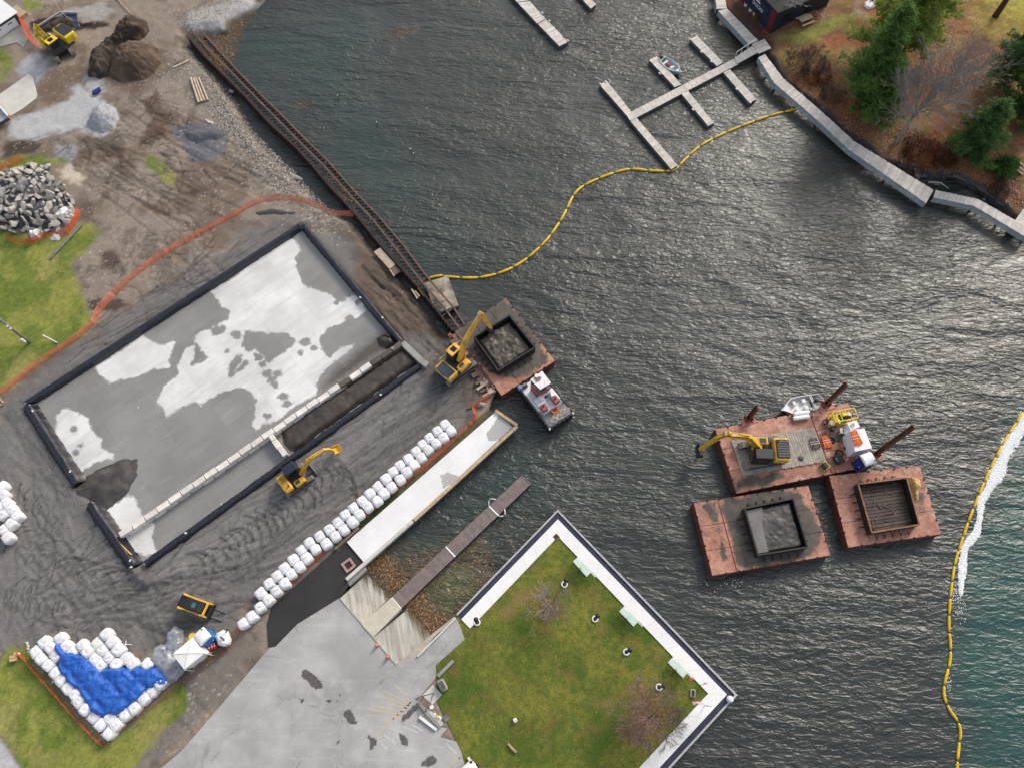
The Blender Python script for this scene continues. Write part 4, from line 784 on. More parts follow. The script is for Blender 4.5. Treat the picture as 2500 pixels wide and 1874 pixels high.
# ================================================================== STEEL FRAME ALONG THE SHORE
cof = thing('cofferdam_frame', 'long rusty steel cofferdam frame of three rails along the muddy shore', 'steel frame', p('C',700,700,WZ))
LE = pl('C', [(15,65),(100,165),(240,305),(360,425),(500,580),(640,705),(740,815),(830,925),(920,1020),(1000,1110),(1130,1270),(1260,1415),(1345,1510),(1450,1640)], .35) + [p('AB',1560,1570,.35)]
MI = pl('C', [(52,47),(140,148),(268,272),(392,400),(520,532),(662,675),(802,812),(945,973),(1092,1132),(1222,1295),(1370,1485),(1505,1640)], .35) + [p('AB',1660,1525,.35)]
OU = pl('C', [(88,30),(290,250),(420,385),(550,510),(690,655),(830,790),(975,955),(1125,1110),(1265,1275),(1400,1455),(1560,1640)], .35) + [p('AB',1760,1480,.35)]
def ibeam(pts, nm, m, s=.2):
    for a, b in zip(pts[:-1], pts[1:]): 
        d = (b-a); u = Vector((-d.y,d.x,0)).normalized(); mb = MB(); 
        mm = Matrix((d.normalized(), u, d.normalized().cross(u))).transposed(); c = (a+b)/2; Lb = d.length + .03
        mb.box(c+Vector((0,0,s*.55)), (Lb, s*1.1, .03), m=mm); mb.box(c, (Lb, .03, s*1.07), m=mm); mb.box(c-Vector((0,0,s*.55)), (Lb, s*1.1, .03), m=mm)
        mb.build(nm, m, cof, world=True)
RAIL = M('rusty_rail', lin(112,84,76), lin(92,68,62), 2, .75, c3=lin(140,100,84), bmp=.2)
ibeam(MI, 'rail', RAIL, .14); ibeam(OU, 'rail', RAIL, .15); ibeam(LE, 'rail', RUSTD, .15)
def sheetpile(pts, nm, m, ztop, zbot, amp=.16, pitch=.55):
    vs = []; fs = []; n = 0; acc = 0
    for a, b in zip(pts[:-1], pts[1:]):
        d = b - a; Ls = d.length; d.normalize(); u = Vector((-d.y,d.x,0)); k = max(1,int(Ls/(pitch/4)))
        for i in range(k):
            ph = int((acc + i)) % 4; o = amp if ph in (0,1) else -amp; q = a + d*(Ls*i/k) + u*o
            vs += [(q.x,q.y,ztop),(q.x,q.y,zbot)]
        acc += k
    for i in range(len(vs)//2 - 1): fs.append((2*i,2*i+1,2*i+3,2*i+2))
    o = MB().add(vs, fs).build(nm, m, cof, world=True); md = o.modifiers.new('thick','SOLIDIFY'); md.thickness = .03; return o
LEo = [q + Vector((.12,-.12,0)) for q in LE]
sheetpile(LEo, 'sheet_pile_wall', RUSTD, .1, WZ-1.5); sheetpile([q + Vector((.05,.05,0)) for q in OU], 'sheet_pile_wall', RUSTD, WZ+.12, WZ-1.5)
sheetpile([q + Vector((.0,.0,0)) for q in MI], 'sheet_pile_wall', RUSTD, WZ+.06, WZ-1.5)
for x0,y0,x1,y1 in [(85,130,110,110),(115,160,170,130),(238,290,298,255),(360,420,425,380),(490,550,550,515),(635,692,690,657),(775,830,830,795),(915,992,975,955),(1060,1152,1125,1112),(1185,1310,1260,1280),(1340,1505,1400,1465)]:
    beam('cross_strut', p('C',x0,y0,.25), p('C',x1,y1,.25), .09, .10, RAIL, cof)
    beam('stub', p('C',x1-8,y1+8,.05), p('C',x1+2,y1+20,.05), .1,.1, RAIL, cof)
beam('cross_strut', p('AB',1370,1330,.25), p('AB',1535,1215,.25), .09, .10, RAIL, cof)
# ================================================================== MACHINES
def beam_poly(pts, dep):
    n = len(pts); up, lo = [], []
    for i, (x, z) in enumerate(pts):
        a = pts[max(i-1,0)]; b = pts[min(i+1,n-1)]; dx, dz = b[0]-a[0], b[1]-a[1]; l = math.hypot(dx, dz) or 1; nx, nz = -dz/l, dx/l
        up.append((x + nx*dep[i]/2, z + nz*dep[i]/2)); lo.append((x - nx*dep[i]/2, z - nz*dep[i]/2))
    return up + lo[::-1]
def track_unit(L_, w_, h_):
    # closed belt of shoes
    mb = MB(); r = h_/2; prof = []
    st_ = L_/2 - r; n = 26
    per = 4*st_ + 2*math.pi*r; k = int(per/.17)
    for i in range(k):
        s = i/k*per
        if s < 2*st_: x, z, a = -st_ + s, h_, 0
        elif s < 2*st_ + math.pi*r: t = (s-2*st_)/r; x, z, a = st_ + r*math.sin(t), r + r*math.cos(t), t
        elif s < 4*st_ + math.pi*r: x, z, a = st_ - (s-2*st_-math.pi*r), 0, math.pi
        else: t = (s-4*st_-math.pi*r)/r; x, z, a = -st_ - r*math.sin(t), r - r*math.cos(t), math.pi + t
        mb.box((x, 0, z), (.145, w_, .05), m=Matrix.Rotation(a, 3, 'Y')); 
        mb.box((x + .035*math.sin(a), 0, z + .035*math.cos(a)), (.03, w_, .03), m=Matrix.Rotation(a, 3, 'Y'))
    return mb
def excavator(name, label, base, head, P):
    base = Vector(base); hv = Vector(head) - base; hd = math.atan2(hv.y, hv.x)
    o = thing(name, label, 'excavator', base, hd, None)
    loc = lambda q: (lambda d: (d.x*math.cos(hd)+d.y*math.sin(hd), -d.x*math.sin(hd)+d.y*math.cos(hd), d.z))(Vector(q)-base)
    W, Lr, Lf, G_, tl, tw, th = P['W'], P['Lr'], P['Lf'], P['G'], P['tl'], P['tw'], P['th']
    ta = P['ta'] - hd; mt = Matrix.Rotation(ta, 3, 'Z'); body, hood, roof, boomm = P['body'], P['hood'], P['roof'], P['boom']
    def rot(mb): mb.v = [tuple(mt @ Vector(v)) for v in mb.v]; return mb
    for s in (-1, 1):
        mb = track_unit(tl, tw, th); mb.v = [(x, y + s*G_/2, z) for x, y, z in mb.v]; tr = rot(mb).build('track', TRACK, o)
        fr = MB().box((0, s*G_/2, th/2), (tl*.8, tw*.7, th*.62)); 
        for k in range(5): fr.cyl(((k-2)*tl*.17, s*G_/2 - tw*.42, th*.36), ((k-2)*tl*.17, s*G_/2 + tw*.42, th*.36), th*.26, n=10)
        rot(fr).build('track_frame', CHAR, tr)
    rot(MB().box((0,0,th*.6), (tl*.45, G_, th*.4)).cyl((0,0,th*.6),(0,0,th+.12),.55*W/2.4, n=18)).build('undercarriage', CHAR, o)
    if P.get('blade'):
        bw = P['blade']; rot(MB().extr([(tl/2+.35,.04),(tl/2+.47,.02),(tl/2+.40,.30),(tl/2+.45,.58),(tl/2+.36,.58),(tl/2+.30,.3)], bw)).build('dozer_blade', STEEL, o)
        for s in (-1,1): rot(MB().box((tl/2+.0, s*.35, .28), (.75,.12,.14))).build('blade_arm', CHAR, o)
    z0 = th + .12; h1 = P.get('hh', .85)
    # house deck
    cw = []; nn = 9
    for i in range(nn):
        a = -math.pi/2*.62 + math.pi*.62*i/(nn-1); cw.append((-Lr*.62 - math.cos(a)*Lr*.38, math.sin(a)*W/2/math.sin(math.pi*.31)))
    MB().prism([(Lf,-W/2),(Lf,W/2),(-Lr*.7,W/2),(-Lr*.7,-W/2)], z0, z0+.16).build('swing_deck', CHAR, o)
    cwp = MB().prism([(x, -y) for x, y in cw], z0+.02, z0+h1); cwp.build('counterweight', P.get('cw', body), o)
    if P.get('stripe'): MB().prism([(x*1.012, -y*1.005) for x, y in cw], z0+h1*.42, z0+h1*.62).build('rear_stripe', P['stripe'], o)
    sx0, sx1 = -Lr*.66, Lf*.55
    MB().rbox(((sx0-Lr*.02 + .0)/1, 0, z0+h1*.5+.1), (Lr*.62, W*.9, h1), .1).build('engine_house', body, o)
    hoodp = MB().rbox((sx0-Lr*.06, 0, z0+h1+.13), (Lr*.55, W*.72, .16), .05).build('engine_hood', hood, o)
    for k in range(-3, 4): MB().box((sx0-Lr*.06, k*W*.095, z0+h1+.225), (Lr*.45, .035, .03)).build('louvre', CHAR if hood is not BLK else STEEL, hoodp)
    # right side tank and box
    rsx = (sx1 + -Lr*.3)/2
    MB().rbox((Lf*.28, -W*.34, z0+h1*.45), (Lf*1.15, W*.28, h1*.85), .06).build('fuel_tank', body, o)
    MB().rbox((Lf*.75, -W*.34, z0+h1*.3), (Lf*.45, W*.28, h1*.5), .05).build('tool_box', P.get('box', body), o)
    MB().box((Lf*.1, -W*.34, z0+h1*.9), (Lf*.5, W*.18, .03)).build('tank_step', CHAR, o)
    MB().cyl((-Lr*.55, -W*.3, z0+h1), (-Lr*.55, -W*.3, z0+h1+.5), .06, n=8).build('exhaust_pipe', CHAR, o)
    # cab
    cl, cwid, ch = P['cab']; cx, cy = P.get('cx', Lf - cl/2 + .1), W/2 - cwid/2
    cabp = MB().extr([(cx-cl/2, z0+.1),(cx+cl/2, z0+.1),(cx+cl/2+.05, z0+ch*.5),(cx+cl/2-.12, z0+ch-.08),(cx-cl/2, z0+ch-.08)], cwid, off=cy).build('cab', P.get('cabm', CHAR), o)
    MB().rbox((cx-.06, cy, z0+ch-.02), (cl*.95, cwid*1.02, .12), .05).build('cab_roof', roof, cabp)
    if P.get('hatch'): MB().rbox((cx-.02, cy, z0+ch+.045), (cl*.42, cwid*.62, .02), .01).build('roof_hatch', GLASS, cabp)
    MB().extr([(cx+cl/2+.01, z0+.45),(cx+cl/2+.065, z0+ch*.5),(cx+cl/2-.09, z0+ch-.16),(cx+cl/2-.11, z0+ch-.16),(cx+cl/2-.01, z0+.45)], cwid*.84, off=cy).build('windscreen', GLASS, cabp)
    for s in (-1, 1): MB().box((cx-.05, cy + s*(cwid/2+.006), z0+ch*.68), (cl*.7, .012, ch*.42)).build('side_window', GLASS, cabp)
    if P.get('rail'):
        for s, x0, x1 in ((-1, -Lr*.5, Lf*.4), (1, -Lr*.55, cx-cl/2-.1)):
            y = s*W*.47; MB().tube([(x0,y,z0+h1),(x0,y,z0+h1+.45),(x1,y,z0+h1+.45),(x1,y,z0+h1)], .025, 6).build('handrail', P['rail'], o)
    # boom, stick, bucket in the lifting plane
    bp = [loc(q) for q in P['bpts']]; sp = [loc(q) for q in P['spts']]; yo = bp[0][1]; bw = P['bw']
    yb = -W*.04
    xz = lambda L_: [(q[0], q[2]) for q in L_]
    MB().extr(beam_poly(xz(bp), P['bd']), bw, off=yb).build('boom', boomm, o)
    MB().extr(beam_poly(xz(sp), P['sd']), bw*.8, off=yb).build('stick', P.get('stickm', boomm), o)
    def ram(a, b, r, nm='hydraulic_ram', yoff=0.0):
        a, b = Vector((a[0], yb+yoff, a[1])), Vector((b[0], yb+yoff, b[1])); m_ = lerp(a, b, .58)
        c = MB().cyl(a, m_, r, n=10).build(nm, P.get('ramm', boomm), o, smooth=False); MB().cyl(m_, b, r*.55, n=8).build('ram_rod', CHROME, c)
    P0, P1, P2 = bp[0], bp[len(bp)//2], bp[-1]
    for s in (-1, 1): ram((Lf*.75, z0+.1), (P1[0]*.75+P0[0]*.25, P1[2]*.75+P0[2]*.25 - .05), P['rr'], yoff=s*bw*.85)
    ram((P1[0], P1[2]+P['bd'][len(bp)//2]*.62), (sp[0][0], sp[0][2]+.12), P['rr'])
    ram((lerp(sp[0][0],sp[-1][0],.15), lerp(sp[0][2],sp[-1][2],.15)+P['sd'][0]*.6), (lerp(sp[0][0],sp[-1][0],.85), lerp(sp[0][2],sp[-1][2],.85)+P['sd'][0]*.5), P['rr']*.8)
    MB().tube([(P0[0], yb+bw*.6, P0[2]+.2), (P1[0], yb+bw*.6, P1[2]+P['bd'][1]*.4), (P2[0], yb+bw*.6, P2[2]+.1), (sp[len(sp)//2][0], yb+bw*.5, sp[len(sp)//2][2]+.15)], .025, 5).build('hydraulic_hose', CHAR, o)
    for q in (P0, P2, sp[-1]): MB().cyl((q[0], yb-bw*.62, q[2]), (q[0], yb+bw*.62, q[2]), .1*W/2.4+.02, n=10).build('pivot_pin', STEEL, o)
    if P.get('bucket'):
        bl, bwid, ang, bm_ = P['bucket']; e = sp[-1]; A = Matrix.Rotation(ang, 3, 'Y')
        prof = [(0,.05),(-.15,-.05),(-.22,-.4),(-.12,-.75),(.12,-.95),(.45,-1.0),(.75,-.9),(.74,-.86),(.45,-.94),(.14,-.88),(-.06,-.72),(-.15,-.4),(-.08,-.1)]
        prof = [(x*bl, z*bl) for x, z in prof]
        mb = MB().extr(prof, bwid)
        for s in (-1,1): mb.extr([(0,.05*bl),(-.2*bl,-.4*bl),(-.1*bl,-.75*bl),(.14*bl,-.93*bl),(.45*bl,-.97*bl),(.7*bl,-.9*bl),(.3*bl,-.2*bl)], .04, off=s*bwid/2)
        for k in range(5): mb.box((.8*bl, (k-2)*bwid*.22, -.88*bl), (.18*bl, .06, .05))
        mb.v = [tuple(A @ Vector(v) + Vector((e[0], yb, e[2]))) for v in mb.v]; mb.build('bucket', bm_, o)
    return o
def solve_plane(base, tip, f, x, y, zr):           # height at which a photo point falls in the vertical plane base->tip
    b = Vector(base); d = Vector(tip) - b; d.z = 0; n = Vector((-d.y, d.x, 0)).normalized(); best = min(((abs((p(f,x,y,z)-b).dot(n)), z) for z in np.arange(zr[0], zr[1], .1))); return p(f, x, y, best[1])
# 1 long-reach machine on the quay
b1 = p('D',545,860,.05); t1 = p('D',735,415,6.4); s1 = p('D',800,470,3.2)
ta1 = math.atan2(*(p('L',600,860)-p('L',385,1025)).yx)
excavator('excavator', 'amber excavator with dark slate engine hood working on the quay edge', b1, Vector((t1.x,t1.y,0)), dict(W=2.35, Lr=1.9, Lf=1.15, G=1.9, tl=3.7, tw=.55, th=.75, ta=ta1, body=ORY, hood=SLATE, cw=SLATE, roof=ORY, boom=ORY, cab=(1.35,.95,1.75), hatch=True, rail=YELK, stripe=WHITE,
  bpts=[lerp(b1,Vector((t1.x,t1.y,.05)),.12)+Vector((0,0,1.35)), lerp(b1,Vector((t1.x,t1.y,.05)),.42)+Vector((0,0,4.3)), t1], bd=[.55,.62,.34], spts=[lerp(t1,s1,-.12), lerp(t1,s1,.2), Vector((s1.x,s1.y,2.0))], sd=[.36,.5,.28], bw=.36, rr=.085, bucket=(.8,.8,.4,CHAR)))
# 2 small machine beside the basin wall
b2 = p('M',560,1080,.0); t2 = p('M',1230,270,2.5)
ta2 = math.atan2(*(p('M',1080,970)-p('M',440,1450)).yx)
fw2 = Vector((t2.x-b2.x,t2.y-b2.y,0)).normalized(); r2 = math.hypot(t2.x-b2.x,t2.y-b2.y); B2 = lambda r,z: Vector((b2.x,b2.y,0)) + fw2*r + Vector((0,0,z))
excavator('excavator', 'small yellow excavator with dozer blade parked outside the basin wall', b2, Vector((t2.x,t2.y,0)), dict(W=2.0, Lr=1.35, Lf=.85, G=1.65, tl=3.0, tw=.44, th=.6, ta=ta2, body=YEL, hood=YEL, roof=NAVY, boom=YEL, cab=(1.3,.9,1.6), box=YEL, blade=1.7, hh=.7,
  bpts=[B2(.75,1.0), B2(r2*.55,2.7), B2(r2,2.5)], bd=[.42,.48,.28], spts=[B2(r2-.1,2.65), B2(r2+.35,1.9), B2(r2+.7,.95)], sd=[.26,.32,.22], bw=.28, rr=.06, bucket=(.62,.85,-.6,YEL)))
# 3 dredging machine on the barge
b3 = p('AC',1640,790,.45); t3 = p('AC',900,330,6.0)
fw3 = Vector((t3.x-b3.x,t3.y-b3.y,0)).normalized(); r3 = math.hypot(t3.x-b3.x,t3.y-b3.y); B3 = lambda r,z: Vector((b3.x,b3.y,0)) + fw3*r + Vector((0,0,z))
s3 = p('AC',350,735,1.2); rs3 = (Vector((s3.x,s3.y,0))-Vector((b3.x,b3.y,0))).dot(fw3)
ta3 = math.atan2(*(p('E',400,560)-p('E',1045,450)).yx)
excavator('excavator', 'yellow excavator with black engine hood dredging from the timber matted barge', b3, Vector((t3.x,t3.y,0)), dict(W=2.55, Lr=2.2, Lf=1.25, G=2.1, tl=3.9, tw=.6, th=.8, ta=ta3, body=YEL, hood=BLK, roof=CHAR, boom=YEL, cab=(1.7,.95,1.75), cabm=BLK, cw=YEL,
  bpts=[B3(.5,1.9), B3(r3*.5,4.9), B3(r3,5.6)], bd=[.6,.66,.36], spts=[B3(r3-.5,5.9), B3(lerp(r3,rs3,.3),4.6), B3(rs3,1.2)], sd=[.36,.46,.26], bw=.36, rr=.09, bucket=(.9,1.15,.5,CHAR)))
# 4 bright yellow machine by the trench
b4 = p('Q',1380,1150,0); t4 = p('Q',860,860,3.0)
fw4 = Vector((t4.x-b4.x,t4.y-b4.y,0)).normalized(); r4 = math.hypot(t4.x-b4.x,t4.y-b4.y); B4 = lambda r,z: Vector((b4.x,b4.y,0)) + fw4*r + Vector((0,0,z))
ta4 = math.atan2(*(p('Q',1010,900)-p('Q',1330,1370)).yx)
ex4 = excavator('excavator', 'bright yellow excavator with folded boom beside the trench and green shed', b4, Vector((t4.x,t4.y,0)), dict(W=2.75, Lr=2.35, Lf=1.3, G=2.0, tl=3.9, tw=.55, th=.75, ta=ta4, body=YELK, hood=CHAR, roof=YELK, boom=YELK, cab=(1.5,.95,1.75), hatch=True, cw=YELK, hh=1.05,
  bpts=[B4(.5,1.7), B4(r4*.6,4.2), B4(r4,3.4)], bd=[.55,.6,.36], spts=[B4(r4+.1,3.5), B4(r4*.9,2.2), B4(r4*.62,.9)], sd=[.36,.42,.28], bw=.34, rr=.08, bucket=(.8,1.0,1.6,CHAR)))
# lettering on its counterweight
def letters(txt, size, loc, rot, m, parent, name='lettering', ext=.01):
    cu = bpy.data.curves.new(name, 'FONT'); cu.body = txt; cu.size = size; cu.extrude = ext; cu.align_x = 'CENTER'; cu.align_y = 'CENTER'
    tmp = link(bpy.data.objects.new(name + '_curve', cu)); dg_ = bpy.context.evaluated_depsgraph_get(); me = bpy.data.meshes.new_from_object(tmp.evaluated_get(dg_)); bpy.data.objects.remove(tmp)
    me.materials.clear(); me.materials.append(m); o = link(bpy.data.objects.new(name, me)); o.parent = parent; o.location = loc; o.rotation_euler = rot; return o
letters('KOMATSU', .34, (-2.37, 0, 1.45), (R(90), 0, R(-90)), BLK, ex4)

# skid steer loader with forks
sk0 = p('O',690,400,0); skh = math.atan2(*(p('O',940,470)-p('O',420,280)).yx)
ss = thing('track_loader', 'yellow and black compact track loader with pallet forks near the white bags', 'loader', sk0, skh)
for s in (-1,1):
    mb = track_unit(1.85,.32,.6); mb.v = [(x-.05,y+s*.72,z) for x,y,z in mb.v]; t_ = mb.build('track', RUBBER if s>9 else TRACK, ss); MB().box((-.05,s*.72,.32),(1.5,.24,.36)).build('track_frame', CHAR, t_)
MB().rbox((-.25,0,.75),(2.3,1.06,.62),.08).build('chassis', BLK, ss)
MB().rbox((-1.1,0,1.15),(.75,1.02,.5),.08).build('engine_cover', BLK, ss)
cb = MB().extr([(-.75,.9),(.62,.9),(.66,1.3),(.45,1.98),(-.7,1.98)], .86).build('cab', CHAR, ss); MB().rbox((-.12,0,2.0),(1.25,.9,.09),.04).build('cab_roof', BLK, cb); MB().box((.1,0,2.05),(.36,.42,.02)).build('roof_window', GLASSB, cb)
for s in (-1,1): MB().box((-.1,s*.437,1.5),(.9,.012,.6)).build('side_screen', GLASS, cb)
for s in (-1,1):
    MB().extr([(-1.45,1.2),(-1.3,1.55),(.55,1.25),(1.1,.55),(1.1,.35),(.95,.35),(.5,1.08),(-1.3,1.3)], .15, off=s*.58).build('lift_arm', ORY, ss)
    MB().rbox((-1.35,s*.58,.95),(.35,.2,.8),.05).build('rear_post', ORY, ss)
    MB().cyl((-.9,s*.6,.7),(.3,s*.6,1.0),.06,n=8).build('lift_ram', CHROME, ss)
    MB().box((1.78,s*.36,.10),(1.15,.11,.045)).build('fork', STEEL, ss); 
MB().box((.85,0,1.12),(.18,1.1,.12)).build('cross_tube', ORY, ss); MB().box((1.2,0,.45),(.1,1.2,.75)).build('fork_carriage', BLK, ss); MB().box((-1.62,0,.8),(.08,1.15,.7)).build('rear_guard', BLK, ss)

# ================================================================== BARGES
def barge(label, corners_px, f, zdeck, seams_u, seams_v, deckm, hullm=BARGEH, depth=1.3):
    A, B, Cc, Dd = [p(f, *q, zdeck) for q in corners_px]          # A->B along u, A->D along v
    o = thing('barge', label, 'barge', base_of([A,B,Cc,Dd], WZ))
    us = [0] + seams_u + [1]; vs_ = [0] + seams_v + [1]
    def q(u, v): return lerp(lerp(A,B,u), lerp(Dd,Cc,u), v)
    MB().prism([q(0,0),q(1,0),q(1,1),q(0,1)], WZ-.5, zdeck-.05).build('hull', hullm, o, world=True)
    for i in range(len(us)-1):
        for j in range(len(vs_)-1):
            e = .0035; d = MB().prism([q(us[i]+e,vs_[j]+e), q(us[i+1]-e,vs_[j]+e), q(us[i+1]-e,vs_[j+1]-e), q(us[i]+e,vs_[j+1]-e)], zdeck-.06, zdeck+random.uniform(-.004,.004)).build('deck_panel', deckm, o, world=True)
    for (a, b) in ((q(0,0),q(1,0)),(q(1,0),q(1,1)),(q(1,1),q(0,1)),(q(0,1),q(0,0))):
        n = max(2,int((b-a).length/1.2))
        for k in range(1, n): c = lerp(a,b,k/n); c.z = zdeck+.05; MB().box(lerp(c, base_of([A,B,Cc,Dd]), .012), (.16,.1,.1), math.atan2((b-a).y,(b-a).x)).build('lashing_lug', RUSTD, o, world=True)
    return o, q
def barge_mat(name, mud_amt):
    m, t, b, out = newmat(name); pos = coords(t, 'Pos'); at = N(t, 'ShaderNodeAttribute', attribute_name='mud')
    c = mixc(t, ramp(t, ntex(t, pos, .5, 5, .6), .38, .62), lin(188,136,114), lin(156,104,84)); c = mixc(t, ramp(t, ntex(t, pos, 1.4, 6, .7), .48, .62, (0,)*3, (.75,)*3), c, lin(132,88,76)); c = mixc(t, ramp(t, ntex(t, pos, .9, 6, .7), .54, .66, (0,)*3, (.6,)*3), c, lin(206,174,160))
    c = mixc(t, ramp(t, ntex(t, pos, 3.0, 5, .7), .58, .68, (0,)*3, (.8,)*3), c, lin(98,66,56))
    mud = mixc(t, ramp(t, ntex(t, pos, 1.2, 5), .4, .65), lin(70,64,58), lin(92,84,76))
    f = ramp(t, math_(t, 'ADD', at.outputs['Fac'], math_(t, 'MULTIPLY', math_(t, 'SUBTRACT', ntex(t, pos, .9, 6, .65), .5), mud_amt)), -.15, .35)
    c = mixc(t, f, c, mud); c = mixc(t, 1.0, c, ramp(t, ntex(t, pos, 9, 4, .7), .25, .75, (.85,)*3, (1.15,)*3), 'MULTIPLY')
    t.links.new(c, b.inputs['Base Color']); b.inputs['Roughness'].default_value = .65; bump(t, b, ntex(t, pos, 6, 4, .7), .2, .02); return m
DK1 = barge_mat('barge_deck_quay', 2.0); DK2 = barge_mat('barge_deck_mud', 2.4); DK3 = barge_mat('barge_deck_clean', 2.2); DK4 = barge_mat('barge_deck_work', 2.4)
def mudify(o, polys):
    fn = usdf(polys)
    for ch in o.children:
        if ch.name.startswith('deck_panel'):
            bm = bmesh.new(); bm.from_mesh(ch.data); top = [f for f in bm.faces if f.normal.z > .9]
            bmesh.ops.subdivide_edges(bm, edges=list({e for f in top for e in f.edges}), cuts=9, use_grid_fill=True); bm.to_mesh(ch.data); bm.free(); attr(ch, mud=fn)
def hopper(o, f, rim, zdeck, h, wallm, capm=None, braces=6):
    r = [p(f, *q, zdeck+h) for q in rim]; n = 4; th = .085; cx = base_of(r)
    for k in range(4):
        a, b = Vector(r[k]), Vector(r[(k+1)%4]); d = (b-a).normalized(); nr = Vector((-d.y,d.x,0)); 
        if (cx-a).dot(nr) < 0: nr = -nr
        ex = 0 if k%2 else .0
        wl_ = MB().prism([a+d*(th*(k%2)), b-d*(th*(k%2)), b-d*(th*(k%2))+nr*th, a+d*(th*(k%2))+nr*th], zdeck, zdeck+h).build('hopper_wall', wallm, o, world=True)
        MB().prism([a+d*(th*(k%2))-nr*.03, b-d*(th*(k%2))-nr*.03, b-d*(th*(k%2))+nr*(th+.03), a+d*(th*(k%2))+nr*(th+.03)], zdeck+h+.003, zdeck+h+.06).build('rim', capm or wallm, wl_, world=True)
        for i in range(1, braces):
            c = lerp(a, b, i/braces); c.z = zdeck; mb = MB(); e = c - nr*.55
            mb.tube([Vector((c.x,c.y,zdeck+h*.85)), Vector((e.x,e.y,zdeck+.04))], .035, 5); mb.tube([Vector((c.x,c.y,zdeck+.06)), Vector((e.x,e.y,zdeck+.06))], .03, 5); mb.build('brace', RUSTD, wl_, world=True)
    return [lerp(Vector(q), cx, .03) for q in r]
# quay barge
ZB = .30
bg1, q1 = barge('mud stained barge with full mud hopper moored at the quay', [(945,290),(1345,800),(910,1080),(528,560)], 'D', ZB, [], [.34,.67], DK1)
mudify(bg1, [pl('D', [(500,540),(930,260),(1040,370),(1200,580),(1230,680),(1270,740),(1330,800),(1210,880),(1060,960),(900,930),(800,900),(560,660)], ZB)])
r1 = hopper(bg1, 'D', [(975,428),(1185,690),(882,880),(685,605)], ZB, 1.1, M('hopper_dark_steel', lin(40,38,38), lin(30,28,28), 2, .6, bmp=.2))
heap('dredged_mud', 'olive grey churned mud filling the hopper of the quay barge', 'mud', r1, ZB, .55, MUDO, .4, .38, .55, .1, .5)
bg2, q2 = barge('red barge with grey silt filled hopper lying nearest the park', [(105,1040),(1000,905),(1175,1450),(250,1610)], 'E', ZB, [.208], [.333,.667], DK2)
mudify(bg2, [pl('E', [(280,1000),(900,900),(960,1000),(1040,1080),(1120,1250),(1080,1360),(1020,1480),(640,1560),(480,1540),(420,1500),(340,1200)], ZB), pl('E',[(180,1060),(270,1040),(330,1250),(380,1480),(330,1500),(300,1300),(230,1180)],ZB)])
r2_ = hopper(bg2, 'E', [(500,1082),(882,1002),(998,1388),(605,1452)], ZB, .95, M('hopper_dark_steel', (0,0,0)))
heap('dredged_mud', 'pale grey silt pond and lumpy mud in the hopper nearest the park', 'mud', r2_, ZB, .58, M('silt_mud', lin(84,81,78), lin(66,63,60), .35, .45, c3=lin(62,59,56), lo3=.45, hi3=.55, bmp=.5), .3, .14, 1.3, .1)
bg3, q3 = barge('pink barge with nearly empty timber hopper and tan tarp', [(1160,830),(1870,750),(2035,1285),(1308,1390)], 'E', ZB, [], [.33,.665], DK3)
mudify(bg3, [pl('E', [(1340,900),(1420,880),(1480,1200),(1440,1200),(1380,1050)], ZB), pl('E',[(1800,980),(1900,950),(1930,1100),(1860,1140)],ZB)])
r3_ = hopper(bg3, 'E', [(1382,892),(1766,842),(1868,1214),(1490,1276)], ZB, 1.0, M('tarred_timber', lin(44,36,30), lin(30,25,22), 2, .7, bmp=.4), M('rusty_tan_cap', lin(150,110,76), lin(110,80,58), 2, .8))
fb = MB().prism(r3_, ZB, ZB+.05).build('hopper_floor', SOILD, bg3, world=True)
cc3 = [lerp(q, base_of(r3_), .06) for q in r3_]
nb3 = 13
for k in range(nb3):
    t0, t1_ = (k+.07)/nb3, (k+.93)/nb3; a, b, c, d = lerp(cc3[0],cc3[3],t0), lerp(cc3[1],cc3[2],t0), lerp(cc3[1],cc3[2],t1_), lerp(cc3[0],cc3[3],t1_); MB().prism([a,b,c,d], ZB+.05, ZB+.14+random.uniform(-.02,.04)).build('floor_timber', M('oily_floor_timber', lin(84,64,50), lin(50,40,34), 1.5, .5, rnd=.35, c3=lin(28,24,22), bmp=.4), bg3, world=True)
for k in range(26):
    c = base_of([lerp(lerp(cc3[0],cc3[1],u), lerp(cc3[3],cc3[2],u), v) for u, v in [(random.random(), random.random())]]); a = random.uniform(0,3.1); ln = random.uniform(.2,.8)
    MB().box((c.x,c.y,ZB+.2), (ln,.06,.04), a).build('debris_stick', WOODB, bg3, world=True)
sw = thing('silt_pond', 'flat pale grey silt pond along one side of the hopper nearest the park', 'silt', base_of(r2_, ZB)); MB().prism([lerp(q, base_of(r2_), .07) for q in [r2_[0], lerp(r2_[0],r2_[1],.36), lerp(r2_[0],r2_[1],.24)+(r2_[3]-r2_[0])*.45, lerp(r2_[3],r2_[2],.22), r2_[3]]], ZB+.3, ZB+.70).build('surface', M('grey_silt_water', lin(122,120,117), lin(112,110,107), .6, .3), sw, world=True)
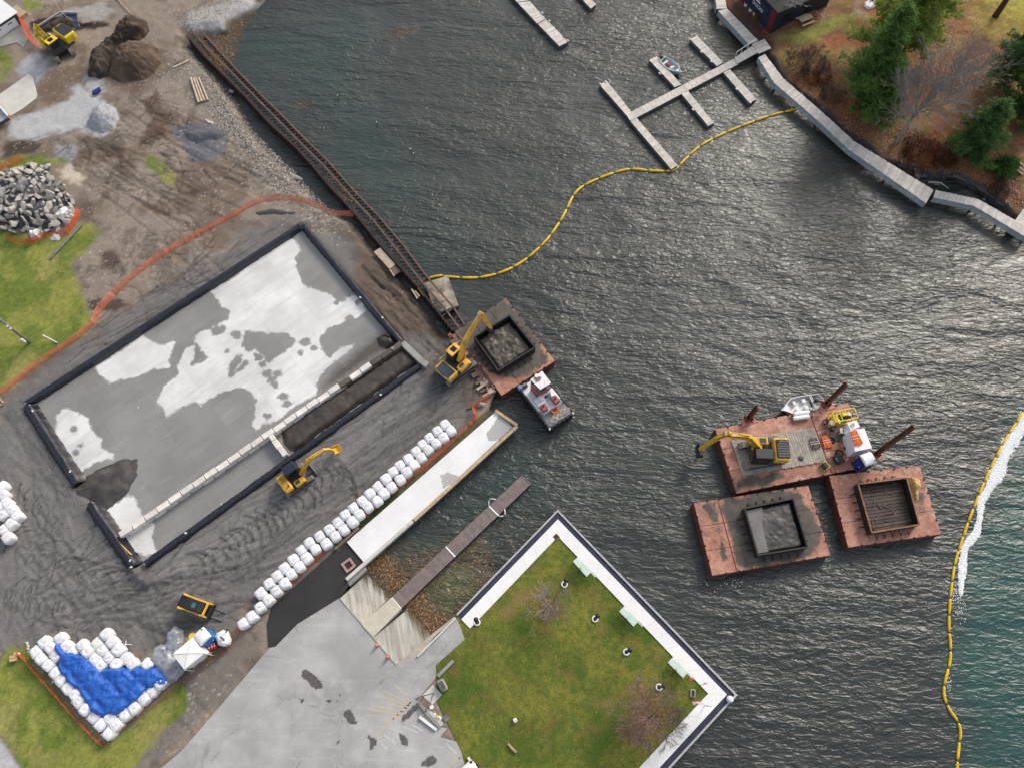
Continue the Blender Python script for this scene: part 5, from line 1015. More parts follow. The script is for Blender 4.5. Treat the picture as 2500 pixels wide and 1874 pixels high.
# tan tarp over the corner
def crumple(name, label, cat, poly, z0, h, m, r=.09, sc=1.6, amp=.35, parent=None, drop=.5):
    P2 = np.array([(q[0], q[1]) for q in poly]); xx = np.arange(P2[:,0].min()-r*2, P2[:,0].max()+r*2, r); yy = np.arange(P2[:,1].min()-r*2, P2[:,1].max()+r*2, r)
    GX, GY = np.meshgrid(xx, yy); d = sdf(GX, GY, poly); rid = 1 - np.abs(fbm(GX + .3*np.sin(GY*3), GY, sc, 4, 3) - .5) * 2
    zz = z0 + h * sst(-.1, .35, d) * (.6 + .4*fbm(GX, GY, .8, 2, 6)) + amp * (rid - .8); zz = np.where(d < 0, z0 - .05 + .0*d, np.maximum(zz, z0 + .03))
    c0 = Vector((float(P2[:,0].mean()), float(P2[:,1].mean()), z0)); me = gridmesh(name, GX-c0.x, GY-c0.y, zz-c0.z, keep=d > -r*.9); me.materials.append(m); o = link(bpy.data.objects.new(name, me))
    if parent: o.parent = parent; o.location = mw(parent).inverted() @ c0
    else: o.location = c0; tag(o, label, cat)
    return o
crumple('tarpaulin', 'crumpled tan tarp hanging over the empty hopper corner', 'tarp', pl('E', [(1770,835),(1830,850),(1868,870),(1878,920),(1850,960),(1858,1020),(1832,1032),(1815,1000),(1800,930),(1785,890)], ZB), ZB, .6, M('tan_tarp', lin(214,180,120), lin(190,154,98), 2, .8), .08, 2.0, .5)
# work barge
ZW = .30
bg4, q4 = barge('pink work barge with timber mats, excavator and equipment on deck', [(272,468),(1312,266),(1500,752),(440,970)], 'E', ZW, [.70], [.32,.66], DK4)
mudify(bg4, [pl('E', [(390,810),(490,830),(820,790),(900,840),(820,870),(640,920),(450,960)], ZW), pl('E',[(1090,500),(1240,470),(1290,560),(1210,600),(1130,560)],ZW)])
mt_ = thing('timber_mat', 'grey timber crane mat laid across the work barge deck', 'timber mat', base_of(pl('E', [(400,555),(1045,452),(1140,715),(490,830)], ZW)))
mc = pl('E', [(400,555),(1045,452),(1140,715),(490,830)], ZW+.14)
planks_between(mc[0], mc[3], mc[1], mc[2], 34, ZW+.14, .13, WOOD, mt_, .10, .05)
# spuds
for k, (x0,y0,x1,y1,zt,lb) in enumerate([(528,392,602,303,3.6,'rusty spud pile at the barge corner near the boom, shortest'), (1130,282,1262,140,5.6,'rusty spud pile standing beside the white skiff'), (1512,672,1770,480,8.2,'tall rusty spud pile behind the white container, longest')]):
    b_ = p('E',x0,y0,ZW); sp_ = thing('spud_pile', lb, 'pile', Vector((b_.x,b_.y,WZ)), .3); hh = zt - WZ
    s_ = .17; mb = MB()
    mb.box((0,s_,hh/2-1),(2*s_,.05,hh+2)); mb.box((0,-s_,hh/2-1),(2*s_,.05,hh+2)); mb.box((0,0,hh/2-1),(.05,2*s_-.05,hh+2)); mb.build('h_section', RUST, sp_)
    MB().prism([(-.9,-.55),(.9,-.55),(.45,.32),(-.45,.32)], ZW-WZ-.05, ZW-WZ+.07).build('bracket', BARGE, sp_)
    for s in (-1,1): MB().box((s*.3,0,ZW-WZ+.35),(.08,.62,.6)).build('keeper_plate', RUST, sp_)
# ================================================================== BULK BAGS
def bag_mesh(seed):
    rg = random.Random(seed); n = 7; w = .5; h = 1.0; vs = []; fs = []
    # superellipse rings from base to crown, bulging
    rings = [(.0,.44),(.05,.50),(.3,.525),(.6,.53),(.82,.51),(.92,.46),(.975,.36),(1.0,.22),(1.01,.09)]
    K = 20; ph = rg.uniform(0,6)
    for z, r in rings:
        for k in range(K):
            a = 2*math.pi*k/K; c, s = math.cos(a), math.sin(a); e = 4.6 if z < .9 else 3.0
            rr = r / ((abs(c)**e + abs(s)**e)**(1/e)); rr *= 1 + .035*math.sin(3*a+ph) + .03*mnoise.noise(Vector((c*2,s*2,z*2+seed*3)))
            zz = z*h + (.05*mnoise.noise(Vector((c*2.4*r*3,s*2.4*r*3,seed*5+1.3))) if z > .85 else 0) - (.05 if z > 1.0 else 0)
            vs.append((rr*c, rr*s, zz))
    for i in range(len(rings)-1):
        for k in range(K): fs.append((i*K+k, i*K+(k+1)%K, (i+1)*K+(k+1)%K, (i+1)*K+k))
    fs.append(tuple(range(K-1,-1,-1))); vs.append((0,0,.98)); c = len(vs)-1; o = (len(rings)-1)*K
    for k in range(K): fs.append((o+k, o+(k+1)%K, c))
    mb = MB(); mb.add(vs, fs)
    me = mb.mesh('bag_body', True); me.materials.append(SACK); return me
def tie_mesh(seed):
    rg = random.Random(seed); mb = MB()
    for k in range(3): a = rg.uniform(0,6.28); l = rg.uniform(.18,.34); mb.tube([(0,0,1.0),(.5*l*math.cos(a),.5*l*math.sin(a),1.06),(l*math.cos(a+.3),l*math.sin(a+.3),1.0)], .022, 5)
    for sx, sy in ((1,1),(1,-1),(-1,1),(-1,-1)): mb.tube([(sx*.44,sy*.34,.9),(sx*.40,sy*.40,1.02),(sx*.34,sy*.44,.9)], .02, 4)
    me = mb.mesh('lifting_loop', False); me.materials.append(SACK); return me
BAGM = [bag_mesh(k) for k in range(7)]; TIEM = [tie_mesh(k) for k in range(5)]
ORD = ['first','second','third','fourth','fifth','sixth','seventh','eighth','ninth','tenth','eleventh','twelfth','thirteenth','fourteenth','fifteenth','sixteenth','seventeenth','eighteenth','nineteenth','twentieth','twenty-first','twenty-second','twenty-third','twenty-fourth','twenty-fifth','twenty-sixth','twenty-seventh']
def bag(q, rz, label, group, s=1.0):
    o = thing('bulk_bag', label, 'bulk bag', (q.x, q.y, max(gz(q.x,q.y), -.05)), rz + random.uniform(-.12,.12) + random.choice((0,1,2,3))*math.pi/2, group)
    sc = s * random.uniform(.86,.93); 
    for nm, pool in (('bag_body', BAGM), ('tie_and_loops', TIEM)):
        c = link(bpy.data.objects.new(nm, random.choice(pool))); c.parent = o; tag(c, kind='stuff' if nm[0] == 't' else None); c.scale = (sc, sc, s*random.uniform(.92,1.06))
    return o
UPR = [(1620,95),(1568,140),(1515,185),(1467,228),(1423,275),(1372,325),(1315,368),(1268,412),(1220,462),(1165,512),(1112,562),(1060,610),(1000,655),(945,705),(895,755),(838,805),(772,848),(702,893),(648,943),(595,1007),(535,1065),(485,1118),(430,1170),(373,1235)]
LWR = [(1660,135),(1610,182),(1558,222),(1507,265),(1460,318),(1410,368),(1360,415),(1315,465),(1258,515),(1205,560),(1160,610),(1098,650),(1040,703),(993,752),(935,803),(877,850),(815,898),(743,938),(685,998),(635,1055),(578,1105),(535,1170),(480,1220),(425,1280),(368,1330),(312,1392),(252,1440)]
for k, q in enumerate(UPR): bag(p('K',*q,.95), ca, f'white bulk bag, {ORD[k]} from the quay in the row facing the basin', 'white bulk bags in the double row', 1.0)
for k, q in enumerate(LWR): bag(p('K',*q,.95), ca, f'white bulk bag, {ORD[k]} from the quay in the row beside the orange fence', 'white bulk bags in the double row', 1.0)
G1 = [(265,600),(310,655),(365,705),(420,765),(460,820),(515,880),(570,930),(600,985),(650,1045),(710,1105),(765,1165),(830,1230)]
G2 = [(885,1165),(955,1090),(1030,1035),(1100,965),(1165,900),(1232,842)]
G3 = [(335,525),(385,570),(425,630),(455,495),(500,555),(550,608),(835,1112)]
G4 = [(815,465),(858,525),(905,585),(960,650),(1010,695)]
G5 = [(740,535),(785,590),(835,645),(890,700)]
G6 = [(625,550),(670,600),(725,655),(770,705)]
ang = math.atan2(*(p('G',830,1230)-p('G',265,600)).yx)
for k, q in enumerate(G1): bag(p('G',*q,.95), ang, f'white bulk bag, {ORD[k]} along the outer left edge of the tarp stack', 'white bulk bags around the blue tarp')
for k, q in enumerate(G2): bag(p('G',*q,.95), ang, f'white bulk bag, {ORD[k]} from the bottom corner below the blue tarp', 'white bulk bags around the blue tarp')
for k, q in enumerate(G3): bag(p('G',*q,.95), ang, ['white bulk bag at the upper left corner of the tarp stack','white bulk bag with pale blue label beside the tarp tip','white bulk bag just below the tarp tip','white bulk bag alone at the top left of the stack','white bulk bag right of the blue tarp tip','white bulk bag half under the folded blue tarp edge','white bulk bag tucked inside the bottom corner under the tarp'][k], 'white bulk bags around the blue tarp')
for k, q in enumerate(G4): bag(p('G',*q,.95), ang, f'white bulk bag, {ORD[k]} down the right-hand row above the blue tarp', 'white bulk bags around the blue tarp')
for k, q in enumerate(G5): bag(p('G',*q,.95), ang, f'white bulk bag, {ORD[k]} down the middle row above the blue tarp', 'white bulk bags around the blue tarp')
for k, q in enumerate(G6): bag(p('G',*q,.95), ang, f'white bulk bag, {ORD[k]} down the left row above the blue tarp', 'white bulk bags around the blue tarp')
bag(p('G',1130,695,.95), ang, 'white bulk bag between the blue tarp and the grey tarp', 'white bulk bags around the blue tarp')
for k, (q, lb) in enumerate([((15,215),'topmost'),((35,385),'second down the outer edge'),((95,545),'third down the outer edge'),((195,680),'fourth down the outer edge'),((305,815),'at the outermost corner'),((30,790),'just inside the outermost corner'),((185,960),'below the outermost corner'),((40,1080),'inner, near the bottom'),((125,1250),'lowest'),((-60,640),'inner, cut by the frame'),((-110,300),'rearmost, cut by the frame')]):
    bag(p('X',*q,.95), ang, f'white bulk bag in the stack at left frame edge, {lb}', 'white bulk bags at the left frame edge')
# tarps
def bag_tarp(name, label, poly, m, z, sp=1.02, a=0.0, amp=.07, r=.09, fold=.15):
    P2 = np.array([(q[0], q[1]) for q in poly]); xx = np.arange(P2[:,0].min()-r*3, P2[:,0].max()+r*3, r); yy = np.arange(P2[:,1].min()-r*3, P2[:,1].max()+r*3, r)
    GX, GY = np.meshgrid(xx, yy); d = sdf(GX, GY, poly) + (fbm(GX, GY, 1.2, 3, 4)-.5)*.35
    u = (GX*math.cos(a)+GY*math.sin(a))/sp*.62; v = (-GX*math.sin(a)+GY*math.cos(a))/sp*.62; u = u + .12*(fbm(GX,GY,.5,2,9)-.5); v = v + .12*(fbm(GX,GY,.5,2,19)-.5)
    fu, fv = np.abs(u-np.floor(u)-.5)*2, np.abs(v-np.floor(v)-.5)*2; seam = np.maximum(fu, fv)
    lump = .22 * (1 - sst(.45, 1.0, seam)**1.0)
    rid = 1 - np.abs(fbm(GX*1.0+GY*.5, GY*1.3-GX*.2, 1.4, 4, 33) - .5) * 2; rid2 = 1 - np.abs(fbm(GX*2.2, GY*.9, 1.6, 3, 53) - .5)*2
    zz = z - .22 + lump + fold*(rid-.85)*1.4 + amp*(rid2-.8)*1.6
    zz = np.where(d < .15, zz - .5*sst(.15, -.25, d), zz)
    c0 = Vector((float(P2[:,0].mean()), float(P2[:,1].mean()), 0)); me = gridmesh(name, GX-c0.x, GY-c0.y, zz, keep=d > -.12); me.materials.append(m)
    o = link(bpy.data.objects.new(name, me)); o.location = c0; tag(o, label, 'tarp'); return o
bag_tarp('tarpaulin', 'bright blue tarpaulin draped over the middle of the bag stack', pl('G', [(405,535),(440,545),(470,600),(540,612),(620,630),(690,690),(760,750),(850,728),(1000,738),(1190,722),(1275,790),(1275,850),(1130,880),(1050,960),(980,1015),(870,1085),(780,1090),(700,1045),(640,955),(580,875),(490,805),(435,700),(450,650),(425,600)], 1.15), TARP, 1.28, a=ang)
bag_tarp('tarpaulin', 'silver grey tarpaulin over bags beside the white tent', pl('G', [(1330,408),(1375,440),(1382,520),(1360,590),(1375,640),(1400,740),(1335,812),(1285,842),(1215,760),(1148,665),(1190,580),(1265,530),(1290,460)], 1.0), TARPG, 1.1, a=ang)
# pop-up shelter
tc_ = pl('O', [(520,942),(168,1250),(375,1528),(735,1235)], 2.3); tl_ = base_of(tc_)
tent = thing('canopy_tent', 'white canopy tent with side walls between grey tarp and blue toilet', 'tent', (tl_.x, tl_.y, 0)); WT = M('white_canopy_fabric', (.84,.84,.82), (.8,.8,.78), 2, .7, fine=.03)
apx = tl_ + Vector((0,0,.14)); cs = [lerp(q, tl_, -.02) for q in tc_]
for k in range(4):
    a, b = cs[k], cs[(k+1)%4]; MB().add([a, b, apx], [(0,1,2)]).build('roof_panel', WT, tent, world=True)
    MB().add([a, b, b-Vector((0,0,.28)), a-Vector((0,0,.28))], [(0,1,2,3)]).build('valance', WT, tent, world=True)
    MB().cyl((a.x,a.y,0),(a.x,a.y,2.3),.03,n=8).build('leg', WHITE, tent, world=True)
    MB().tube([a+Vector((0,0,.015)), apx+Vector((0,0,.015))], .02, 5).build('roof_rib', M('pale_grey_rib', lin(196,196,192)), tent, world=True)
    n = 14; vs = []
    for i in range(n+1):
        q = lerp(a,b,i/n); q = lerp(q, tl_, .03); o_ = .05*math.sin(i*2.4)*(1 if i%2 else -1); dn = (b-a).normalized(); nn_ = Vector((-dn.y,dn.x,0)); vs += [Vector((q.x,q.y,2.05)), Vector((q.x,q.y,.02))+nn_*o_ - (Vector((0,-.35,0)) if k in (1,2) else Vector())]
    MB().add(vs, [(2*i,2*i+1,2*i+3,2*i+2) for i in range(n)]).build('side_wall', WT, tent, world=True, smooth=True)
# portable toilets
def toilet(label, q, rz, wallm, roofm, doorm=None):
    o = thing('portable_toilet', label, 'toilet', q, rz)
    MB().rbox((0,0,.08),(1.14,1.14,.16),.03).build('skid_base', CHAR, o); MB().rbox((0,0,1.1),(1.06,1.06,1.92),.05).build('walls', wallm, o)
    vs = []; 
    rf = MB().rbox((0,0,2.1),(1.14,1.14,.14),.05); rf.build('roof_rim', roofm, o)
    dm = MB(); nx = 9
    for i in range(nx):
        for s in (-.52,.52): a = math.pi*i/(nx-1); dm.v.append((-.52*math.cos(a), s, 2.165+.2*math.sin(a)))
    dm.f = [(2*i,2*i+2,2*i+3,2*i+1) for i in range(nx-1)] + [tuple(range(0,2*nx,2))[::-1], tuple(range(1,2*nx,2))]; dm.build('domed_roof', roofm, o, smooth=False)
    d = MB().rbox((0,-.545,1.05),(.72,.04,1.75),.01).build('door', doorm or wallm, o); MB().box((.26,-.575,1.05),(.08,.03,.14)).build('latch', WHITEP, d)
    for s in (-1,1): MB().box((s*.542,0,1.75),(.02,.6,.14)).build('vent', CHAR, o)
    MB().cyl((.38,.38,2.1),(.38,.38,2.55),.05,n=8).build('vent_pipe', CHAR, o); return o
tq = p('O',700,920,2.2); toilet('blue portable toilet with white roof beside the white tent', (tq.x,tq.y,0), math.atan2(*(p('O',735,1235)-p('O',375,1528)).yx)+.1, BLUEP, WHITEP)
# red cooler / generator, white sheeted drum, yellow bits
gq = p('O',905,1100,.3); gen = thing('generator', 'small red generator beside the blue toilet', 'generator', (gq.x,gq.y,0), .35)
MB().rbox((0,0,.32),(.85,.55,.5),.1).build('housing', RED, gen, smooth=False); 
for x in (-.28,-.02,.22): MB().box((x,0,.58),(.12,.3,.03)).build('panel', WHITEP, gen)
MB().tube([(-.4,0,.5),(-.4,0,.72),(.4,0,.72),(.4,0,.5)],.03,6).build('carry_handle', RED, gen); MB().cyl((.43,.1,.3),(.5,.1,.3),.08,n=10).build('exhaust', CHAR, gen)
for s in (-1,1): MB().box((0,s*.22,.05),(.7,.06,.1)).build('foot', CHAR, gen)
wq = p('O',1080,950,.8); wb = thing('sheeted_hopper', 'white sheeted hopper standing at the orange fence end', 'hopper', (wq.x,wq.y,0), .5)
crv = MB(); crv.add([], []); 
MB().rbox((0,0,.55),(1.0,1.2,1.1),.2).build('sack_body', SACK, wb); MB().rbox((.1,-.45,.75),(.7,.6,1.0),.15).build('sack_fold', SACK, wb); MB().box((.1,-.15,1.28),(.12,.5,.04),.5).build('dark_strap', CHAR, wb); MB().cyl((.55,.55,.0),(.55,.55,1.25),.03,n=6).build('frame_leg', STEEL, wb); MB().box((.62,.3,1.2),(.35,.1,.06),.8).build('frame_arm', CHAR, wb)
hq = p('O',840,1280,.05); hz = thing('coiled_hose', 'small yellow hose coil below the tent corner', 'hose', (hq.x,hq.y,.02), 0); mb = MB(); [mb.torus((0,0,.03+.04*k),.2+.01*k,.028,16,6) for k in range(3)]; mb.build('coil', CURT, hz, smooth=True)
wpl = p('O',375,1040,.0); pt_ = thing('wooden_pallet', 'narrow pale pallet leaning by the tent back', 'pallet', wpl, 1.2); 
for k in range(4): MB().box((0,(k-1.5)*.14,.10),(.95,.11,.03)).build('board', WOODT, pt_)
for s in (-1,0,1): MB().box((s*.42,0,.045),(.08,.55,.085)).build('bearer', WOODT, pt_)
yq = p('O',565,930,.3); MBx = thing('yellow_barrel', 'yellow barrel peeking out behind the blue toilet', 'barrel', (yq.x,yq.y,0)); MB().cyl((0,0,0),(0,0,.85),.28,n=16).build('drum', YELK, MBx, smooth=False); MB().torus((0,0,.85),.28,.02).build('rim', YELK, MBx, smooth=True)
# ================================================================== ORANGE FENCES
def net_mat(name, c):
    m, t, b, out = newmat(name); uv = N(t, 'ShaderNodeUVMap'); sep = N(t, 'ShaderNodeSeparateXYZ'); t.links.new(uv.outputs[0], sep.inputs[0])
    fx = math_(t, 'FRACT', sep.outputs[0]); fy = math_(t, 'FRACT', sep.outputs[1])
    hole = math_(t, 'MULTIPLY', math_(t, 'MULTIPLY', math_(t, 'GREATER_THAN', fx, .36), math_(t, 'GREATER_THAN', fy, .35)), 1.0)
    c2 = mixc(t, ramp(t, ntex(t, coords(t,'Pos'), .7, 5), .35, .65), c, tuple(x*.75 for x in c)); t.links.new(c2, b.inputs['Base Color']); b.inputs['Roughness'].default_value = .6
    tr = N(t, 'ShaderNodeBsdfTransparent'); mxs = N(t, 'ShaderNodeMixShader'); t.links.new(hole, mxs.inputs[0]); t.links.new(b.outputs[0], mxs.inputs[1]); t.links.new(tr.outputs[0], mxs.inputs[2]); t.links.new(mxs.outputs[0], out.inputs['Surface']); return m
NET = net_mat('orange_mesh_netting', lin(226,92,36)); NETF = net_mat('faded_orange_mesh', lin(208,104,62)); NETP = net_mat('dusty_orange_mesh', lin(206,112,80))
def resample(pts, step):
    pts = [Vector(q) for q in pts]; out = [pts[0]]; 
    for a, b in zip(pts[:-1], pts[1:]):
        n = max(1, round((b-a).length/step)); out += [lerp(a,b,(i+1)/n) for i in range(n)]
    return out
def fence(label, pts, h, lean, m, group=None, stake=2.2, zoff=0.0, low=0):
    pts = resample(pts, .35); o = thing('mesh_fence', label, 'fence', Vector((pts[0].x, pts[0].y, 0)), 0, group); K = 5; vs = []; uvs = []; s = 0
    for i, q in enumerate(pts):
        d = (pts[min(i+1,len(pts)-1)] - pts[max(i-1,0)]).normalized(); nr = Vector((-d.y,d.x,0)); s += (q-pts[i-1]).length if i else 0
        sag = .12*mnoise.noise(Vector((s*.35,label.__len__(),0))) + .05*math.sin(s*2.8); ln = lean*(1+.5*mnoise.noise(Vector((s*.25,3,label.__len__())))); hh = h*(1+.15*mnoise.noise(Vector((s*.4,9,1)))) + sag*.4
        z0 = max(gz(q.x,q.y), -.4) + .03 + zoff
        for k in range(K): f = k/(K-1); vs.append(q + nr*(ln*f**1.3 + .05*mnoise.noise(Vector((s*1.7,k*.8,2)))) + Vector((0,0,z0 + hh*f))); uvs.append((s/.09, f*h/.09))
    fs = [(i*K+k, (i+1)*K+k, (i+1)*K+k+1, i*K+k+1) for i in range(len(pts)-1) for k in range(K-1)]
    ob = MB().add(vs, fs).build('netting', m, o, world=True); uvl = ob.data.uv_layers.new(name='uv')
    for lp in ob.data.loops: uvl.data[lp.index].uv = uvs[lp.vertex_index]
    acc = 0; 
    for i in range(0, len(pts), max(1,int(stake/.35))):
        q = pts[i]; d = (pts[min(i+1,len(pts)-1)] - pts[max(i-1,0)]).normalized(); nr = Vector((-d.y,d.x,0)); z0 = max(gz(q.x,q.y),-.4)
        MB().cyl(q+Vector((0,0,z0-.1)), q+nr*lean*.9+Vector((0,0,z0+h+.1)), .022, n=5).build('stake', WOODT, o, world=True)
    return o
fence('long dusty orange mesh fence curving between the lawn and the basin', pl('C', [(985,1100),(900,1095),(840,1095),(780,1065),(700,1040),(620,1020),(540,1015),(450,1030),(380,1060),(300,1110)]) + pl('J', [(940,80),(830,140),(700,220),(600,295),(520,370),(460,440),(430,500),(350,570),(250,635),(130,720),(40,795),(-40,850)]), .45, -.5, NETP)
fence('orange mesh fence around the two outer sides of the tarp stack', pl('G', [(140,600),(190,640),(250,710),(400,880),(540,1045),(680,1190),(810,1322),(900,1240),(1050,1115),(1250,960),(1400,850),(1520,760),(1660,655),(1740,580),(1840,465)]), .45, -.1, NETF)
fence('orange mesh fence running between the bag rows and the asphalt', pl('K', [(235,1500),(330,1420),(440,1335),(560,1215),(660,1110),(770,1005),(870,912),(1000,800),(1150,680),(1300,550),(1400,470)]), .55, .2, NETF)
fence('orange mesh fence beside the white pier, quay end', pl('K', [(1420,455),(1500,390),(1620,280),(1750,160),(1850,60)]) + pl('D', [(700,1190),(780,1130),(825,1095)]), .8, .3, NETF)
fence('short orange mesh fence above the rock pile', pl('B', [(-40,230),(60,160),(150,110),(260,60)]), .8, .3, NET)
fence('orange mesh fence curling round the foot of the rock pile', pl('B', [(80,910),(180,945),(290,960),(380,950),(500,880),(620,890),(740,850),(800,770),(850,690),(870,600)]), .8, .15, NET)
fence('red orange mesh fence beside the bright yellow excavator', pl('Q', [(500,400),(570,520),(640,660),(690,780),(750,900),(850,1010),(960,1130),(1080,1200)]), .9, -.45, net_mat('red_orange_mesh', lin(206,66,40)))
# ================================================================== ROCK PILE
def rock_mesh(seed, flat=.55):
    rg = np.random.default_rng(seed); bm = bmesh.new(); pts = rg.normal(size=(11,3)); pts /= np.linalg.norm(pts,axis=1)[:,None]; pts *= rg.uniform(.8,1.25,(11,1)); pts[:,2] *= flat; pts[:,1] *= rg.uniform(.6,.95)
    for q in pts: bm.verts.new(q)
    bmesh.ops.convex_hull(bm, input=bm.verts); bmesh.ops.delete(bm, geom=[v for v in bm.verts if not v.link_faces], context='VERTS')
    me = bpy.data.meshes.new('rock'); bm.to_mesh(me); bm.free(); me.materials.append(ROCK); return me
RM = [rock_mesh(k, .32 + .05*(k%6)) for k in range(14)]
RP = pl('B', [(-120,280),(60,200),(150,150),(300,110),(420,110),(560,130),(600,250),(740,380),(800,480),(810,600),(780,740),(650,830),(500,850),(300,830),(100,830),(-40,780),(-160,600)])
rx = np.array([(q[0],q[1]) for q in RP]); cen = rx.mean(0); cnt = 0; tries = 0
heap('rubble_core', 'grey rubble core under the quarry rock pile', 'rubble', [Vector((*(cen + (np.array(q[:2])-cen)*.9),0)) for q in RP], -.05, 1.0, ROCKD, 2.0, .3, .9, .2)
placed = []
while cnt < 150 and tries < 9000:
    tries += 1; x, y = RNG.uniform(rx[:,0].min(),rx[:,0].max()), RNG.uniform(rx[:,1].min(),rx[:,1].max()); d = float(sdf(np.array([x]),np.array([y]),RP)[0])
    if d < .05: continue
    s = RNG.uniform(.38,.80)
    if any((x-a)**2+(y-b)**2 < (.56*(s+c))**2 for a,b,c in placed): continue
    placed.append((x,y,s)); cnt += 1
    o = link(bpy.data.objects.new('rock', RM[cnt % len(RM)])); o.location = (x, y, .1 + .95*min(1,d/2.0) + RNG.uniform(0,.15)); o.scale = (s,s,s); o.rotation_euler = (RNG.normal()*.7, RNG.normal()*.7, RNG.uniform(0,6.28))
    tag(o, 'angular grey quarry rock in the rock pile on the lawn edge', 'rock', 'quarry rocks in the pile')
# torn white bags in its foot
for (x,y,s,lb) in [(395,860,.62,'torn white sack hanging from the foot of the rock pile'),(700,640,.85,'crumpled clear plastic sheet on the right flank of the rock pile'),(600,880,.5,'flattened pinkish white sack lying in the curled fence')]:
    c = p('B',x,y,.0); crumple('torn_sack', lb, 'sack', [c + Vector((s*1.0*math.cos(t)*(1+.3*math.sin(3*t+x)), s*1.1*math.sin(t)*(1+.25*math.cos(2*t+y)), 0)) for t in np.arange(0,6.28,.5)], 0.0, .85 if s != .5 else .3, SACK, .08, 2.2, .5)
pp = thing('steel_pipe', 'long grey steel pipe lying on the lawn beside the rock pile', 'pipe', p('B',715,930,.1)); MB().cyl(p('B',545,1108,.12), p('B',882,748,.12), .12, n=12, caps=False).build('pipe_wall', STEEL, pp, world=True, smooth=True)
for a in ((545,1108),(882,748)): q = p('B',*a,.12); MB().cyl(q, lerp(q, p('B',715,930,.12), .012), .11, n=12).build('dark_bore', BLK, pp, world=True)
# timbers and boards
LOGM = M('bleached_log', lin(196,180,160), lin(170,154,136), 2.5, .85, bmp=.4)
for k, (a,b) in enumerate([((1642,672),(1712,885)),((1668,680),(1738,878)),((1690,682),(1762,872)),((1712,672),(1790,865))]):
    o = thing('timber_pole', ['thickest bleached pole, leftmost of the four','bleached pole, second from left of the four','bleached pole, second from right of the four','bleached pole, rightmost of the four'][k], 'pole', p('A',*b), 0, 'bleached poles lying by the shore'); MB().cyl(p('A',*a,.16), p('A',*b,.16), .13-.01*k, .16-.01*k, 10).build('log', LOGM, o, world=True, smooth=False); q = p('A',*b,.16); MB().cyl(q, q+(p('A',*b,.16)-p('A',*a,.16)).normalized()*.02, .09, n=10).build('dark_heart', BARK, o, world=True)
for k, (a,b,lb) in enumerate([((1492,582),(1628,520),'pale plank lying above the four bleached poles'),((1500,555),(1590,520),'shorter brown plank beside the pale plank')]):
    o = thing('plank', lb, 'plank', p('A',*a)); beam('board', p('A',*a,.06), p('A',*b,.06), .25, .1, LOGM if k == 0 else WOODB, o)
o = thing('timber_raft', 'weathered timber panel lying on the mud beside the steel frame', 'timber raft', p('AB',400,380)); pa, pb, pc_, pd = p('AB',225,240,.3), p('AB',335,170,.3), p('AB',590,450,.3), p('AB',490,530,.3)
for k in range(4): t0, t1_ = (k+.05)/4, (k+.95)/4; MB().prism([lerp(pa,pb,t0), lerp(pd,pc_,t0), lerp(pd,pc_,t1_), lerp(pa,pb,t1_)], .16, .3).build('board', LOGM, o, world=True)
MB().prism(pl('AB', [(500,540),(600,490),(690,580),(580,650)]), .05, .2).build('short_board', WOODB, o, world=True); beam('side_rail', p('AB',500,545,.3), p('AB',570,650,.3), .12,.12, LOGM, o)
for k, (a,b) in enumerate([((860,870),(980,1010)),((880,900),(960,1030)),((920,900),(1000,990)),((965,850),(1080,995))]):
    o = thing('broken_plank', ['splintered pale plank, longest of those by the curtain end','splintered pale plank, lowest of those by the curtain end','splintered pale plank in the middle of those by the curtain end','amber float pole leaning on the quay side of the rail'][k], 'plank'); o.location = p('AB',*a); beam('board', p('AB',*a,.15+.05*k), p('AB',*b,.12+.05*k), .13,.06, LOGM if k < 3 else CURTO, o)
# steel plate ramp at the frame end
sp_ = thing('steel_plate', 'mud stained steel plate platform under the frame end', 'steel plate', p('AB',1350,950,WZ)); PLT = M('muddy_galvanised_plate', lin(168,160,142), lin(128,120,104), 1.0, .6, c3=lin(84,78,68), lo3=.48, hi3=.6)
MB().prism(pl('AB', [(1070,770),(1440,650),(1480,650),(1630,1080),(1660,1150),(1330,1265),(1215,1120)], -.25), -.4, -.25).build('plate', PLT, sp_, world=True); beam('edge_beam', p('AB',1330,1285,-.3), p('AB',1660,1165,-.3), .2,.3, BLK, sp_); beam('seam', p('AB',1220,1125,-.23), p('AB',1430,1060,-.23), .05,.03, BLK, sp_)
for x, y in ((1150,850),(1580,1080)): q = p('AB',x,y,-.4); MB().cyl((q.x,q.y,WZ-2),(q.x,q.y,-.4),.15,n=8).build('pile', RUSTD, sp_, world=True)
# quay timber edge: cribbing baulks and cones
quay = thing('timber_quay_edge', 'ragged brown timber baulks edging the quay beside the barge', 'quay edge', p('D',700,800,WZ))
qa, qb = p('D',548,572,.05), p('D',862,1045,.05); qd = (qb-qa).normalized(); qn = Vector((-qd.y,qd.x,0))
MB().prism([qa, qb, qb-qn*-.35, qa-qn*-.35] if False else [qa, qb, qb+qn*.3, qa+qn*.3], WZ-1.5, -.02).build('sheet_wall', RUSTD, quay, world=True)
nq = 30
for k in range(nq):
    c = lerp(qa,qb,(k+.5)/nq); inw = -qn if (p('D',500,900)-c).dot(-qn) > 0 else qn; ln = random.uniform(.6,1.5); e = random.uniform(-.15,.2)
    MB().box(c + inw*(ln/2 - e) + Vector((0,0,.05+random.uniform(0,.06))), (ln, .26, .2), math.atan2(inw.y,inw.x)+random.uniform(-.12,.12)).build('baulk', WOODB if random.random()<.75 else LOGM, quay, world=True)
for k in range(4): beam('cap_timber', lerp(qa,qb,k/4)+Vector((0,0,.2)), lerp(qa,qb,(k+.9)/4)+Vector((0,0,.2)), .18,.15, WOODB, quay)
